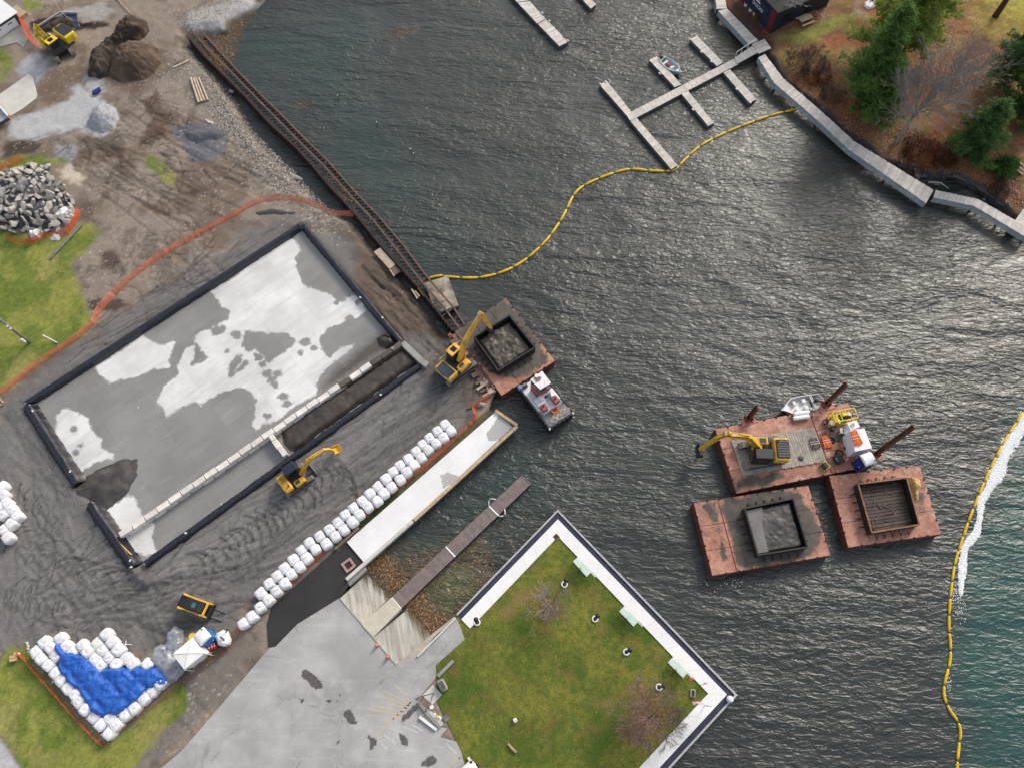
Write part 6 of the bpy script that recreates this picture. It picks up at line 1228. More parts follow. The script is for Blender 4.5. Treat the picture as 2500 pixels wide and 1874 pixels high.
for k in range(7): beam('track_mat', p('D',500+k*12,690-k*4,.1), p('D',760+k*10,800+k*26 if k<0 else 880-k*9,.1), .22,.12, WOODB, quay) if k<0 else None
sa, sb = p('D',862,1045,.0), p('D',640,1185,.0); beam('cap_timber', sa+Vector((0,0,.05)), sb+Vector((0,0,.05)), .25,.3, WOODB, quay); MB().prism([sa, sb, sb+Vector((.2,-.2,0)), sa+Vector((.2,-.2,0))], WZ-1, -.1).build('sheet_wall', RUSTD, quay, world=True)
for k, (x,y) in enumerate([(495,598),(570,655),(690,770),(735,835),(775,885),(770,960),(795,1032)]):
    q = p('D',x,y,.0); o = thing('traffic_cone', f'faded orange cone on the quay edge, {ORD[k]} from the steel frame', 'cone', (q.x,q.y,.12), random.uniform(0,1), 'cones along the quay edge')
    MB().box((0,0,.02),(.36,.36,.04)).build('base', PINKO, o); MB().cyl((0,0,.04),(0,0,.62),.14,.03,12).build('cone_body', PINKO, o, smooth=True); MB().cyl((0,0,.3),(0,0,.42),.095,.072,12,False).build('white_band', WHITEP, o, smooth=True)
o = thing('boulder', 'pale boulder at the quay corner beside the orange fence', 'rock', p('D',745,1152,.0)); ob = link(bpy.data.objects.new('stone', RM[3])); ob.parent = o; ob.scale = (.4,.4,.55); ob.location = (0,0,.25)
# ================================================================== TUG
tA, tB, tC, tD = p('AE',60,470,.35), p('AE',640,80,.35), p('AE',1440,1110,.35), p('AE',850,1520,.35)     # bow-left, bow-right, stern-right, stern-left
tcn = base_of([tA,tB,tC,tD], WZ); thd = math.atan2(*(lerp(tA,tB,.5)-lerp(tC,tD,.5)).yx)
tug = thing('push_boat', 'small white push boat with maroon wheelhouse nosed against the quay barge', 'boat', tcn, thd)
TL = (lerp(tA,tB,.5)-lerp(tC,tD,.5)).length; TW = (lerp(tA,tD,.5)-lerp(tB,tC,.5)).length; zd = .35 - WZ
MB().prism([(TL/2,-TW/2),(TL/2,TW/2),(-TL/2,TW/2),(-TL/2,-TW/2)], -.6, zd-.04).build('hull', BLK, tug)
MB().prism([(TL/2-.15,-TW/2+.12),(TL/2-.15,TW/2-.12),(-TL*.12,TW/2-.12),(-TL*.12,-TW/2+.12)], zd-.05, zd).build('fore_deck', M('white_deck_paint', (.72,.72,.71), (.66,.66,.66), 1.5, .6), tug)
MB().prism([(-TL*.122,-TW/2+.12),(-TL*.122,TW/2-.12),(-TL/2+.12,TW/2-.12),(-TL/2+.12,-TW/2+.12)], zd-.05, zd-.004).build('aft_deck', DECKG, tug)
# fender ring with chains
mb = MB()
for a, b in (((TL/2,-TW/2),(TL/2,TW/2)),((-TL/2,TW/2),(TL/2,TW/2)),((-TL/2,-TW/2),(TL/2,-TW/2)),((-TL/2,-TW/2),(-TL/2,TW/2))):
    n = max(3,int(math.hypot(b[0]-a[0],b[1]-a[1])/.42))
    for k in range(n): x, y = lerp(a[0],b[0],(k+.5)/n), lerp(a[1],b[1],(k+.5)/n); ang_ = math.atan2(b[1]-a[1],b[0]-a[0]); mb = MB().rbox((x,y,zd-.22),(.4,.26,.5),.08,ang_); f_ = mb.build('rubber_fender', RUBBER, tug); MB().tube([(x-.18*math.cos(ang_),y-.18*math.sin(ang_),zd+.04),(x,y,zd+.02),(x+.18*math.cos(ang_),y+.18*math.sin(ang_),zd+.05)],.025,4).build('chain', STEEL, f_)
# deckhouse, wheelhouse
def tl_(x, y, z): q = p('AE', x, y, z); d = q - Vector(tcn); c, s = math.cos(thd), math.sin(thd); return Vector((d.x*c+d.y*s, -d.x*s+d.y*c, d.z))
WB = M('white_blue_house_paint', (.72,.73,.76), (.66,.68,.72), 2, .5)
def hbox(nm, corners, ztop, zbot, m, parent=tug, b=0): 
    q = [tl_(x,y,ztop) for x,y in corners]; return MB().prism(q, zbot-WZ, ztop-WZ).build(nm, m, parent)
hs = hbox('engine_house', [(450,790),(690,640),(1110,860),(710,1120)] if False else [(452,790),(860,520),(1112,855),(710,1118)], .95, .35, WB)
wh = hbox('wheelhouse', [(375,280),(655,75),(870,360),(610,520)], 2.9, .35, BROWNH); wq_ = [tl_(x,y,2.9) for x,y in [(375,280),(655,75),(870,360),(610,520)]]; wc = base_of(wq_)
MB().prism([lerp(q,wc,-.06) for q in wq_], 2.9-WZ, 2.97-WZ).build('wheelhouse_roof', WHITE, wh)
for k in range(4):
    a, b = wq_[k], wq_[(k+1)%4]; d = (b-a).normalized(); n_ = Vector((-d.y,d.x,0)); n_ = n_ if (wc-a).dot(n_) < 0 else -n_; c = (a+b)/2 + n_*.012; MB().box((c.x,c.y,2.35-WZ),((b-a).length*.8,.02,.55),math.atan2(d.y,d.x)).build('window', GLASS, wh)
bq = tl_(545,240,3.1); MB().box((bq.x,bq.y,3.05-WZ),(.5,.4,.12)).build('roof_hatch', BROWNH, wh)
bq = tl_(520,178,3.1); MB().cyl((bq.x,bq.y,2.97-WZ),(bq.x,bq.y,3.15-WZ),.2,n=14).build('radar_dome', WHITEP, wh, smooth=False)
bq = tl_(625,185,3.1); MB().box((bq.x,bq.y,3.08-WZ),(.22,.22,.2)).build('search_light', WHITEP, wh)
for x, y in ((800,340),(720,380),(610,460)): bq = tl_(x,y,3.0); MB().cyl((bq.x,bq.y,2.95-WZ),(bq.x+.1,bq.y,3.6-WZ),.012,n=5).build('antenna', STEEL, wh)
hbox('chest_seat', [(600,640),(820,500),(870,580),(660,720)], 1.15, .95, WHITEP); hbox('locker', [(835,570),(895,510),(990,650),(905,700)], 1.5, .35, WHITE); hbox('companion_hatch', [(560,690),(640,640),(725,740),(640,800)], 1.2, .951, WB)
for cx_, cy_ in ((1000,770),(705,965)): 
    q = tl_(cx_,cy_,1.45); e = MB().rbox((q.x,q.y,1.22-WZ),(.72,.62,.56),.06).build('exhaust_box', BROWNH, tug); MB().cyl((q.x+.1,q.y,1.5-WZ),(q.x+.1,q.y,1.62-WZ),.1,n=8).build('exhaust_flap', BLK, e)
lad = [tl_(800,650,1.6), tl_(860,620,1.6), tl_(800,810,1.0), tl_(870,770,1.0)]
for a, b in ((lad[0],lad[2]),(lad[1],lad[3])): MB().tube([a+Vector((0,0,.5)),b],.025,5).build('ladder_rail', STEEL, tug)
for k in range(5): a, b = lerp(lad[0]+Vector((0,0,.5)),lad[2],(k+.5)/5), lerp(lad[1]+Vector((0,0,.5)),lad[3],(k+.5)/5); MB().tube([a,b],.02,5).build('ladder_rung', STEEL, tug)
q = tl_(745,700,.97); MB().box((q.x,q.y,.97-WZ),(.3,.4,.03)).build('dark_hatch', BLK, tug); q = tl_(520,620,.5); MB().box((q.x,q.y,.55-WZ),(.45,.4,.4)).build('winch', BLK, tug)
q = tl_(98,480,.6); MB().rbox((q.x,q.y,.6-WZ),(.42,.42,.5),.04).build('deck_box', M('pale_blue_box', lin(110,140,176)), tug); q = tl_(210,430,.5); wn = MB().box((q.x,q.y,.5-WZ),(.5,.5,.3)).build('bow_winch', BLK, tug); MB().cyl((q.x,q.y-.25,.7-WZ),(q.x,q.y+.25,.7-WZ),.15,n=10).build('winch_drum', STEEL, wn)
for x, y in ((1440,1120),(850,1520),(890,440),(860,400),(1200,840)): q = tl_(x,y,.5); MB().cyl((q.x,q.y,.3-WZ),(q.x,q.y,.62-WZ),.09,n=8).build('bollard', BLK if x in (890,860,1200) else WHITE, tug)
lr = thing('life_ring', 'orange life ring lying on the push boat deck', 'life ring', p('AE',970,1020,.62), .4); MB().torus((0,0,0),.34,.11,18,8,Matrix.Rotation(.5,3,'X')).build('ring', ORANGE, lr, smooth=True)
rp = thing('coiled_rope', 'pale mooring rope heaped on the push boat stern deck', 'rope', p('AE',1120,1150,.37)); rb = random.Random(3)
for k in range(5):
    c = [p('AE',*q,.42+.02*k) for q in ((960,1290),(1090,1210),(1010,1180),(1180,1080),(1270,1050))][k]; mb = MB(); pts = []
    for i in range(40): a = i*.42; rr = .16+.09*math.sin(i*.7+k)+.03*rb.random(); pts.append(Vector((c.x+rr*1.6*math.cos(a)*math.cos(.6)-rr*math.sin(a)*math.sin(.6), c.y+rr*1.6*math.cos(a)*math.sin(.6)+rr*math.sin(a)*math.cos(.6), .37+.012*i*.25+.03)))
    mb.tube(pts,.022,5).build('rope_loop', ROPE, rp, world=True, smooth=True)
# ================================================================== SMALL BOATS
def skiff(name, label, bow, stern, beam_, hullm, inm, z=WZ, rail=True, bench=None, thick=.05, h=.55):
    bow, stern = Vector(bow), Vector(stern); d = bow - stern; L_ = Vector((d.x,d.y,0)).length; o = thing(name, label, 'boat', ((bow.x+stern.x)/2,(bow.y+stern.y)/2,z), math.atan2(d.y,d.x)); n = 16
    prof = lambda t: beam_/2 * (.86 + .14*sst(0,.35,np.array(t))) * (1 - float(sst(.45,1.0,np.array(t)))**1.6) + .02
    vs = []; K = 7; st_ = []
    for i in range(n+1):
        t = i/n; x = -L_/2 + L_*t; w_ = float(prof(t)); zt = h + .18*t**3; zb = -.12 + .25*t**4
        for k in range(K): a = k/(K-1)*math.pi; y = -w_*math.cos(a); f = abs(math.cos(a))**.5; vs.append((x, y*(1), zb + (zt-zb)*abs(math.cos(a))**2.2))
    fs = [(i*K+k,(i+1)*K+k,(i+1)*K+k+1,i*K+k+1) for i in range(n) for k in range(K-1)] + [tuple(range(K))]
    hl = MB().add(vs, fs).build('hull', hullm, o, smooth=True); md = hl.modifiers.new('thick','SOLIDIFY'); md.thickness = thick; md.offset = 0
    ps = [(-L_/2+L_*i/n, float(prof(i/n)), h+.18*(i/n)**3+.02) for i in range(n+1)]; MB().tube([(x,y,z_) for x,y,z_ in ps] + [(x,-y,z_) for x,y,z_ in ps[::-1]], .045, 6, True).build('gunwale', inm, o, smooth=True)
    MB().prism([(x,y*.8) for x,y,_ in ps[1:-3]]+[(x,-y*.8) for x,y,_ in ps[1:-3]][::-1], .08, .13).build('floor_boards', inm, o)
    MB().prism([(x,y*.96) for x,y,_ in ps[-5:]]+[(x,-y*.96) for x,y,_ in ps[-5:]][::-1], h+.02, h+.06).build('bow_deck', inm, o)
    for (x,y,lx,ly) in bench or []: MB().rbox((x*L_,y*beam_,.33),(lx,ly,.28),.04).build('seat', inm, o)
    m_ = MB().rbox((-L_/2-.22,0,h+.12),(.34,.3,.42),.08).build('outboard_motor', BLK, o); MB().cyl((-L_/2-.2,0,h-.1),(-L_/2-.22,0,-.5),.07,n=8).build('drive_leg', BLK, m_); MB().cyl((-L_/2-.05,0,h+.18),(-L_/2+.4,.1,h+.22),.03,n=6).build('tiller', BLK, m_)
    return o, L_
sk, SL = skiff('skiff', 'white aluminium skiff moored alongside the work barge', p('AD',262,620,-.3), p('AD',1075,400,-.3), 1.75, ALU, WHITE, bench=[(.02,.2,.34,.42),(.02,-.24,.34,.42),(-.26,.2,.42,.42),(-.26,-.22,.42,.42)])
MB().tube([(-SL/2+.1,.8,.55),(-SL/2-.75,.62,.6),(-SL/2-1.0,.0,.62),(-SL/2-.75,-.62,.6),(-SL/2+.1,-.8,.55)],.035,6).build('stern_rail', WHITE, sk); MB().box((-SL/2+.12,0,.5),(.12,1.5,.12)).build('transom_cap', ALU, sk)
blb, BL2 = skiff('runabout', 'pale blue open boat with outboard tied beside the middle finger dock', p('R',978,520,-.3), p('R',775,365,-.3), 1.35, M('pale_blue_gelcoat', lin(170,190,194), lin(156,178,184), 2, .35), M('off_white_gelcoat', lin(214,216,212), lin(196,198,194), 2, .4), bench=[(-.33,0,.3,.9),(.28,.05,.3,.3)])
MB().rbox((.02*BL2,-.18,.45),(.3,.3,.3),.04).build('cooler', WHITEP, blb); MB().cyl((.02*BL2,.25,.1),(.02*BL2,.25,.4),.14,n=12).build('bucket', WHITEP, blb); MB().rbox((-.18*BL2,.05,.32),(.55,.5,.3),.1).build('red_bundle', M('faded_red_cloth', lin(150,80,86)), blb)
# ================================================================== GEAR ON THE WORK BARGE
ang4 = math.atan2(*(q4(1,0)-q4(0,0)).yx)
DZ = ZW + .005
def at(f, x, y, z=0.0): q = p(f, x, y, DZ+z); return Vector((q.x, q.y, DZ))
# yellow framed pump
pq = base_of([p('N',*q,DZ+.9) for q in ((330,590),(700,520),(765,715),(430,790))]); pump = thing('pump_unit', 'yellow pipe framed engine pump at the far corner of the work barge', 'pump', (pq.x,pq.y,DZ), ang4)
for sx in (-1,1):
    for sy in (-1,1): MB().cyl((sx*1.15,sy*.52,0),(sx*1.15,sy*.52,1.15),.05,n=8).build('frame_post', YELK, pump)
for z_ in (.06,1.15):
    for sy in (-1,1): MB().cyl((-1.15,sy*.52,z_),(1.15,sy*.52,z_),.05,n=8).build('frame_rail', YELK, pump)
    for sx in (-1,-.35,1): MB().cyl((sx*1.15,-.52,z_),(sx*1.15,.52,z_),.05,n=8).build('frame_rail', YELK, pump)
MB().cyl((1.15,-.52,.06),(.2,-.52,1.15),.04,n=6).build('brace', YELK, pump)
MB().rbox((.3,.1,.42),(.9,.6,.6),.06).build('engine', BLK, pump); MB().rbox((.15,.2,.85),(.55,.4,.25),.04).build('fuel_tank', YELK, pump); MB().rbox((.62,.15,.72),(.25,.4,.3),.03).build('radiator', WHITEP, pump)
MB().cyl((-.75,-.35,.42),(-.75,.35,.42),.4,n=18).build('pump_volute', YELK, pump); MB().cyl((-1.15,0,.42),(-1.6,0,.42),.16,n=12).build('suction_flange', RUST, pump); MB().torus((-1.7,-.05,.3),.25,.07,14,7).build('suction_hose', CHAR, pump, smooth=True)
ghz = thing('coiled_hose', 'green hose coil on a yellow drum beside the pump', 'hose', at('N',430,780)); mb = MB(); MB().cyl((0,0,0),(0,0,.62),.24,n=16).build('drum', YELK, ghz); mb = MB(); [mb.torus((0,0,.66+.05*k),.3+.02*k,.05,18,6) for k in range(3)]; mb.build('coil', GREEN, ghz, smooth=True)
for nm, lb, x, y, r, h_, m in (('barrel','tan topped barrel next to the green hose coil',310,810,.3,.75,WOODT),('barrel','dark lidded barrel next to the green hose coil',352,880,.25,.5,CHAR)):
    o = thing(nm, lb, 'barrel', at('N',x,y)); MB().cyl((0,0,0),(0,0,h_),r,n=16).build('drum', m, o); MB().torus((0,0,h_),r,.025).build('rim', m, o, smooth=True)
# pair of white tanks
for k, (x,y,l,lb) in enumerate(((745,705,1.3,'white propane cylinder lying nearer the skiff'),(745,810,1.35,'white propane cylinder lying nearer the timber mat'))):
    q = at('AD',x,y); o = thing('gas_tank', lb, 'gas tank', q, ang4-.05, 'white cylinders on the barge'); MB().cyl((-l/2,0,.25),(l/2,0,.25),.22,n=16).build('cylinder', WHITEP, o, smooth=False); MB().sphere((-l/2,0,.25),.22,12,8).build('domed_end', WHITEP, o, smooth=True); MB().sphere((l/2,0,.25),.22,12,8).build('domed_end', WHITEP, o, smooth=True)
    MB().cyl((-l/2-.15,0,.25),(-l/2-.4,0,.25),.1,n=8).build('valve', RUST, o)
    for s in (-1,1): MB().box((s*l*.3,0,.04),(.1,.4,.1)).build('cradle', CHAR, o)
for k, (x,y,s) in enumerate(((1000,600,.3),(1120,580,.3),(1060,740,.2),(1180,735,.2))):
    q = at('AD',x,y); o = thing('plastic_jug', ['white plastic jug at the barge edge, next to the skiff stern','pale plastic jug at the barge edge, next to the spud pile','crumpled clear plastic jug between the skiff and pump','small clear plastic jug nearest the pump'][k], 'jug', q, k); MB().rbox((0,0,s*.7),(s*.9,s*.7,s*1.4),.05).build('body', WHITEP, o); MB().cyl((0,0,s*1.4),(0,0,s*1.6),s*.18,n=8).build('cap', CHAR, o)
# white container box with roof gear
cq = [p('N',*q,DZ+1.9) for q in ((660,900),(895,868),(1025,1195),(740,1250))]; cc_ = base_of(cq); box_ = thing('site_container', 'white site container box at the end of the work barge', 'container', (cc_.x,cc_.y,DZ)); MB().prism(cq, DZ, DZ+1.9).build('body', WHITEP, box_, world=True)
MB().prism([lerp(q,cc_,-.015) for q in cq], DZ+1.903, DZ+1.95).build('roof', WHITEP, box_, world=True)
a_, b_ = cq[3], cq[2]; d_ = (b_-a_).normalized(); nn_ = Vector((d_.y,-d_.x,0)); dr = MB().box((a_+b_)/2+nn_*.012-Vector((0,0,1.0)), (.8,.02,1.6), math.atan2(d_.y,d_.x)).build('door', WHITE, box_, world=True); MB().box((a_+b_)/2+nn_*.03+d_*.28-Vector((0,0,1.0)), (.06,.03,.14), math.atan2(d_.y,d_.x)).build('handle', STEEL, dr, world=True)
def bundle(label, a, b, z, m, n=9, spread=.3, r=.045, rows=3, name='pipe_bundle', cat='pipes'):
    a, b = Vector(a), Vector(b); o = thing(name, label, cat, ((a.x+b.x)/2,(a.y+b.y)/2,z)); d = (b-a).normalized(); nr = Vector((-d.y,d.x,0)); k = 0
    for j in range(rows):
        for i in range(n): of = (i-(n-1)/2)*spread/n*1.6*(1+.2*math.sin(j+i)); f = .75; k += 1; aa, bb = a+nr*of*f, b+nr*of*(1.2); aa.z = bb.z = z + r*(1+1.8*j); MB().cyl(aa+d*random.uniform(-.06,.06), bb+d*random.uniform(-.06,.06), r, n=6).build('rod', m, o, world=True)
    for t_ in (.4,.6): c = lerp(a,b,t_); c.z = z+r*rows*1.9; MB().box(c,(.05,spread*1.9,.03),math.atan2(d.y,d.x)).build('strap', ROPE, o, world=True)
    return o
bundle('orange rods bundled on top of the white container', p('N',710,905,DZ+2.0), p('N',800,1140,DZ+2.0), DZ+1.955, ORANGE, 7, .42, .055, 2)
bundle('orange rods bundled on the barge deck beside the mat', p('N',220,990,DZ+.1), p('N',300,1185,DZ+.1), DZ, ORANGE, 7, .42, .055, 2)
bundle('grey brown rods bundled on the timber mat end', p('N',35,1020,DZ+.3), p('N',95,1195,DZ+.3), DZ+.142, M('grey_brown_rod', lin(130,118,110), lin(104,92,86), 3, .8), 7, .5, .05, 2)
o = thing('white_locker', 'white slatted equipment locker beside the container', 'locker', at('N',640,870), ang4+.1); MB().rbox((0,0,.55),(1.05,.75,1.1),.04).build('body', WHITE, o); MB().cyl((-.1,0,1.1),(-.1,0,1.18),.2,n=16).build('fan_guard', STEEL, o); MB().torus((-.1,0,1.18),.2,.02).build('fan_ring', WHITEP, o)
o = thing('white_stand', 'small white metal stand with dark slot near the locker', 'stand', at('N',518,930), ang4-.3); MB().box((0,0,.42),(.62,.5,.05)).build('top', WHITE, o); MB().box((0,0,.455),(.12,.3,.02)).build('slot', BLK, o)
for sx in (-1,1):
    for sy in (-1,1): MB().box((sx*.26,sy*.2,.2),(.06,.06,.4)).build('leg', WHITE, o)
o = thing('lid_panel', 'pale grey lid panel leaning in front of the container', 'panel', at('N',585,1120), ang4+.75); MB().box((0,0,.55),(.8,.75,.05),m=Matrix.Rotation(.25,3,'X')).build('panel', M('pale_grey_panel', lin(200,204,206)), o); MB().box((.25,.2,.25),(.08,.08,.5)).build('prop', STEEL, o)
o = thing('white_crate_arm', 'white folded chute beside the grey lid panel', 'chute', at('N',580,1000), ang4+.9); MB().extr([(-.5,.2),(.5,.5),(.5,.6),(-.5,.3)],.4).build('trough', WHITE, o); MB().box((0,0,.14),(.5,.1,.28)).build('foot', STEEL, o)
o = thing('spool', 'gold wire spool on a black tray by the container door', 'spool', at('N',640,1230), ang4); MB().box((0,0,.1),(.75,.8,.2)).build('tray', BLK, o); MB().cyl((-.1,0,.2),(-.1,0,.55),.24,n=16).build('wire', M('gold_wire', lin(206,190,110)), o); MB().cyl((-.1,0,.55),(-.1,0,.58),.26,n=16).build('flange', M('gold_wire', (0,0,0)), o)
tq4 = p('N',960,1380,DZ+2.1); toilet('deep blue and white toilet at the barge end', (tq4.x,tq4.y,DZ), ang4+.15+math.pi/2+math.pi, BLUED, WHITEP, BLUED)
o = thing('tool_case', 'black plastic tool case on the barge deck', 'case', at('N',445,1395), ang4+.1); MB().rbox((0,0,.25),(.8,.9,.5),.12).build('case_body', BLK, o); MB().box((-.3,0,.51),(.08,.35,.03)).build('handle', STEEL, o)
for k, (x,y,rr,lb) in enumerate(((350,1065,.26,'black rubber tyre beside the orange rods'),(470,1290,.36,'black hose coil behind the tool case'),(335,1385,.3,'thin grey cable coil beside the tool case'),)):
    o = thing('tyre' if k == 0 else 'coiled_hose', lb, 'tyre' if k == 0 else 'hose', at('N',x,y)); mb = MB(); [mb.torus((.02*j,0,.06+.07*j),rr-.02*j,.07 if k==0 else (.035 if k==1 else .018),18,7) for j in range(2 if k == 0 else 3)]; mb.build('ring', RUBBER if k < 2 else STEEL, o, smooth=True); MB().tube([(rr*.9,0,.05),(rr+.25,-.1,.04),(rr+.5,-.02,.04)],.03,5).build('tail', RUBBER if k<2 else STEEL, o)
o = thing('winch_frame', 'small yellow winch frame on the near edge of the work barge', 'winch', at('N',215,1510), ang4+.4)
MB().cyl((0,-.3,.32),(0,.3,.32),.26,n=16).build('cable_drum', CHAR, o)
for sy in (-1,1): MB().extr([(-.4,0),(.4,0),(.12,.65),(-.12,.65)],.05,off=sy*.34).build('side_frame', YELK, o)
MB().cyl((.2,-.34,.6),(.2,.34,.6),.04,n=6).build('cross_bar', YELK, o)
o = thing('small_pump', 'small rusty pump between tool case and blue toilet', 'pump', at('N',590,1400), .6); MB().cyl((-.2,0,.2),(.2,0,.2),.14,n=12).build('motor', PINKO, o); MB().box((0,0,.04),(.6,.3,.06)).build('base_plate', STEEL, o); MB().tube([(.2,0,.2),(.35,.1,.1),(.6,.0,.04)],.03,5).build('hose_stub', STEEL, o)
heap('mud_splat', 'dark mud splat on the timber mat of the work barge', 'mud', pl('E', [(905,690),(930,670),(960,675),(970,700),(955,725),(925,720)], ZW+.14), ZW+.135, .06, MUDD, .25, .05, 2, .08)
# ================================================================== TURBIDITY CURTAINS
def curtain(label, pts, r=.2, seg=2.0):
    o = thing('turbidity_curtain', label, 'boom', (pts[0].x,pts[0].y,WZ)); sm = []
    P_ = [Vector(q) for q in pts]
    for i in range(len(P_)-1):
        a = P_[max(i-1,0)]; b = P_[i]; c = P_[i+1]; d = P_[min(i+2,len(P_)-1)]
        for k in range(8): t = k/8; sm.append(.5*((2*b)+(c-a)*t+(2*a-5*b+4*c-d)*t*t+(3*b-a-3*c+d)*t**3))
    sm.append(P_[-1]); cum = [0]
    for a, b in zip(sm[:-1], sm[1:]): cum.append(cum[-1]+(b-a).length)
    def pos(s): i = int(np.clip(np.searchsorted(cum,s)-1,0,len(sm)-2)); f = (s-cum[i])/max(cum[i+1]-cum[i],1e-6); return lerp(sm[i],sm[i+1],min(max(f,0),1))
    n = int(cum[-1]/seg)
    for k in range(n):
        s0, s1 = k*seg, (k+1)*seg; ps = [pos(lerp(s0+.03,s1-.03,i/6)) for i in range(7)]; rs = [r*f for f in (.45,.95,1.0,1.03,1.0,.95,.45)]
        for q in ps: q.z = WZ + r*.45
        MB().tube(ps, rs, 10).build('float_segment', CURT, o, world=True, smooth=True)
        q = pos(s1); q2 = pos(s1+.1); MB().cyl((q.x,q.y,WZ+.09),(q.x+(q2-q).x,q.y+(q2-q).y,WZ+.09),r*.4,n=8).build('connector', M('dark_connector', lin(110,84,40)), o, world=True)
    return o
curtain('yellow turbidity curtain snaking from the steel frame to the boardwalk', [p('AB',1130,700,WZ), p('AB',1250,668,WZ), p('AB',1400,645,WZ)] + pl('V0', [(960,598),(1025,601),(1080,590),(1130,565),(1180,520),(1215,470),(1245,415),(1290,388),(1355,367),(1410,370),(1455,368),(1480,345),(1510,318),(1545,298),(1590,278),(1660,252),(1722,236),(1732,234)], WZ), .145, 2.0)
curtain('yellow turbidity curtain along the right edge with foam beside it', [p('P',700,-120,WZ), p('P',610,0,WZ)] + pl('P', [(538,95),(500,150),(460,210),(420,285),(385,355),(350,435),(315,520),(285,600),(255,690),(232,770),(218,870),(210,960),(208,1040),(215,1130),(210,1200),(190,1280),(187,1340),(210,1400),(245,1450),(258,1500),(250,1570),(243,1658),(245,1760),(230,1900)], WZ), .13, 1.55)
fo = thing('amber_float', 'amber end floats of the curtain tied inside the steel frame', 'float', p('AB',1000,780,.1)); MB().tube([p('AB',950,815,.1),p('AB',1000,785,.12),p('AB',1040,760,.1)],[.09,.13,.09],8).build('float', CURTO, fo, world=True, smooth=True); MB().tube([p('AB',960,800,.3),p('AB',1030,745,.3),p('AB',1110,690,.3)],.05,6).build('pole', RUST, fo, world=True)
# ================================================================== FLOATING DOCKS
def dock_run(parent, l0, r0, l1, r1, z, pitch=.2, m=WOODL, gap=.12, pontoon=True, trims=()):
    sec = None; L_ = (Vector(l1)-Vector(l0)).length
    if pontoon: sec = MB().prism([l0,r0,r1,l1], WZ-.1, z-.06).build('dock_section', M('dark_dock_frame', lin(96,94,92), lin(74,72,70), 2, .85), parent, world=True)
    planks_between(l0, r0, l1, r1, max(3,int(L_/pitch)), z, .055, m, sec if sec else parent, gap, .015); return sec
ZD = WZ + .5
def pz(f, q, z): return p(f, q[0], q[1], z)
hd_ = thing('finger_dock', 'grey plank walkway dock with three finger piers by the boardwalk', 'dock', p('R',900,700,WZ))
dock_run(hd_, pz('R',(432,1026),ZD), pz('R',(386,958),ZD), pz('R',(1590,418),ZD), pz('R',(1535,365),ZD), ZD, .24)
for (a,b,c,d) in [((104,640),(178,600),(386,962),(440,925)), ((432,1030),(498,995),(868,1542),(938,1502)), ((632,378),(712,338),(906,668),(975,640)), ((978,742),(1048,708),(1262,1082),(1322,1050)), ((1068,158),(1142,118),(1355,445),(1420,405)), ((1424,512),(1492,478),(1702,838),(1776,795))]:
    dock_run(hd_, pz('R',a,ZD), pz('R',b,ZD), pz('R',c,ZD), pz('R',d,ZD), ZD, .24)
for x, y in ((112,632),(172,606),(1078,158),(1188,290),(1295,392),(745,520),(1100,905),(1565,685),(1710,828)):
    q = p('R',x,y,ZD+.1); MB().rbox((q.x,q.y,ZD+.06),(.34,.16,.16),.04,-.9).build('dock_bumper', WHITEP, hd_, world=True)
for (a,b) in [((440,930),(386,958)),((895,755),(868,712)),((1082,672),(1036,628))]: strip('pale_joint', p('R',*a,ZD), p('R',*b,ZD), .07, ZD-.02, ZD+.012, WHITE, hd_)
d1 = thing('finger_dock', 'grey plank dock entering from the top edge, larger of two', 'dock', p('S2',800,500,WZ))
dock_run(d1, pz('S2',(300,60),ZD), pz('S2',(560,30),ZD), pz('S2',(720,510),ZD), pz('S2',(900,410),ZD), ZD, .24); dock_run(d1, pz('S2',(738,520),ZD), pz('S2',(915,420),ZD), pz('S2',(1200,1000),ZD), pz('S2',(1395,905),ZD), ZD, .24)
dock_run(d1, pz('S2',(20,-250),ZD), pz('S2',(200,-330),ZD), pz('S2',(290,50),ZD), pz('S2',(550,10),ZD), ZD, .24)
for x, y in ((1385,885),(830,290),(985,460)): q = p('S2',x,y,ZD); MB().rbox((q.x,q.y,ZD+.06),(.3,.16,.16),.04,-.9).build('dock_bumper', WHITEP, d1, world=True)
q = p('S2',1295,805,ZD); MB().box((q.x,q.y,ZD+.03),(.3,.16,.05),-.95).build('dark_cleat', BLK, d1, world=True)
strip('pale_joint', p('S2',925,680,ZD), p('S2',1100,590,ZD), .06, ZD-.02, ZD+.012, WHITE, d1); strip('pale_joint', p('S2',490,220,ZD), p('S2',660,140,ZD), .06, ZD-.02, ZD+.012, WHITE, d1)
d2_ = thing('finger_dock', 'stub of grey plank dock at the top edge, smaller of two', 'dock', p('S2',1850,80,WZ)); dock_run(d2_, pz('S2',(1560,-160),ZD), pz('S2',(1700,-220),ZD), pz('S2',(1880,190),ZD), pz('S2',(1995,100),ZD), ZD, .24)
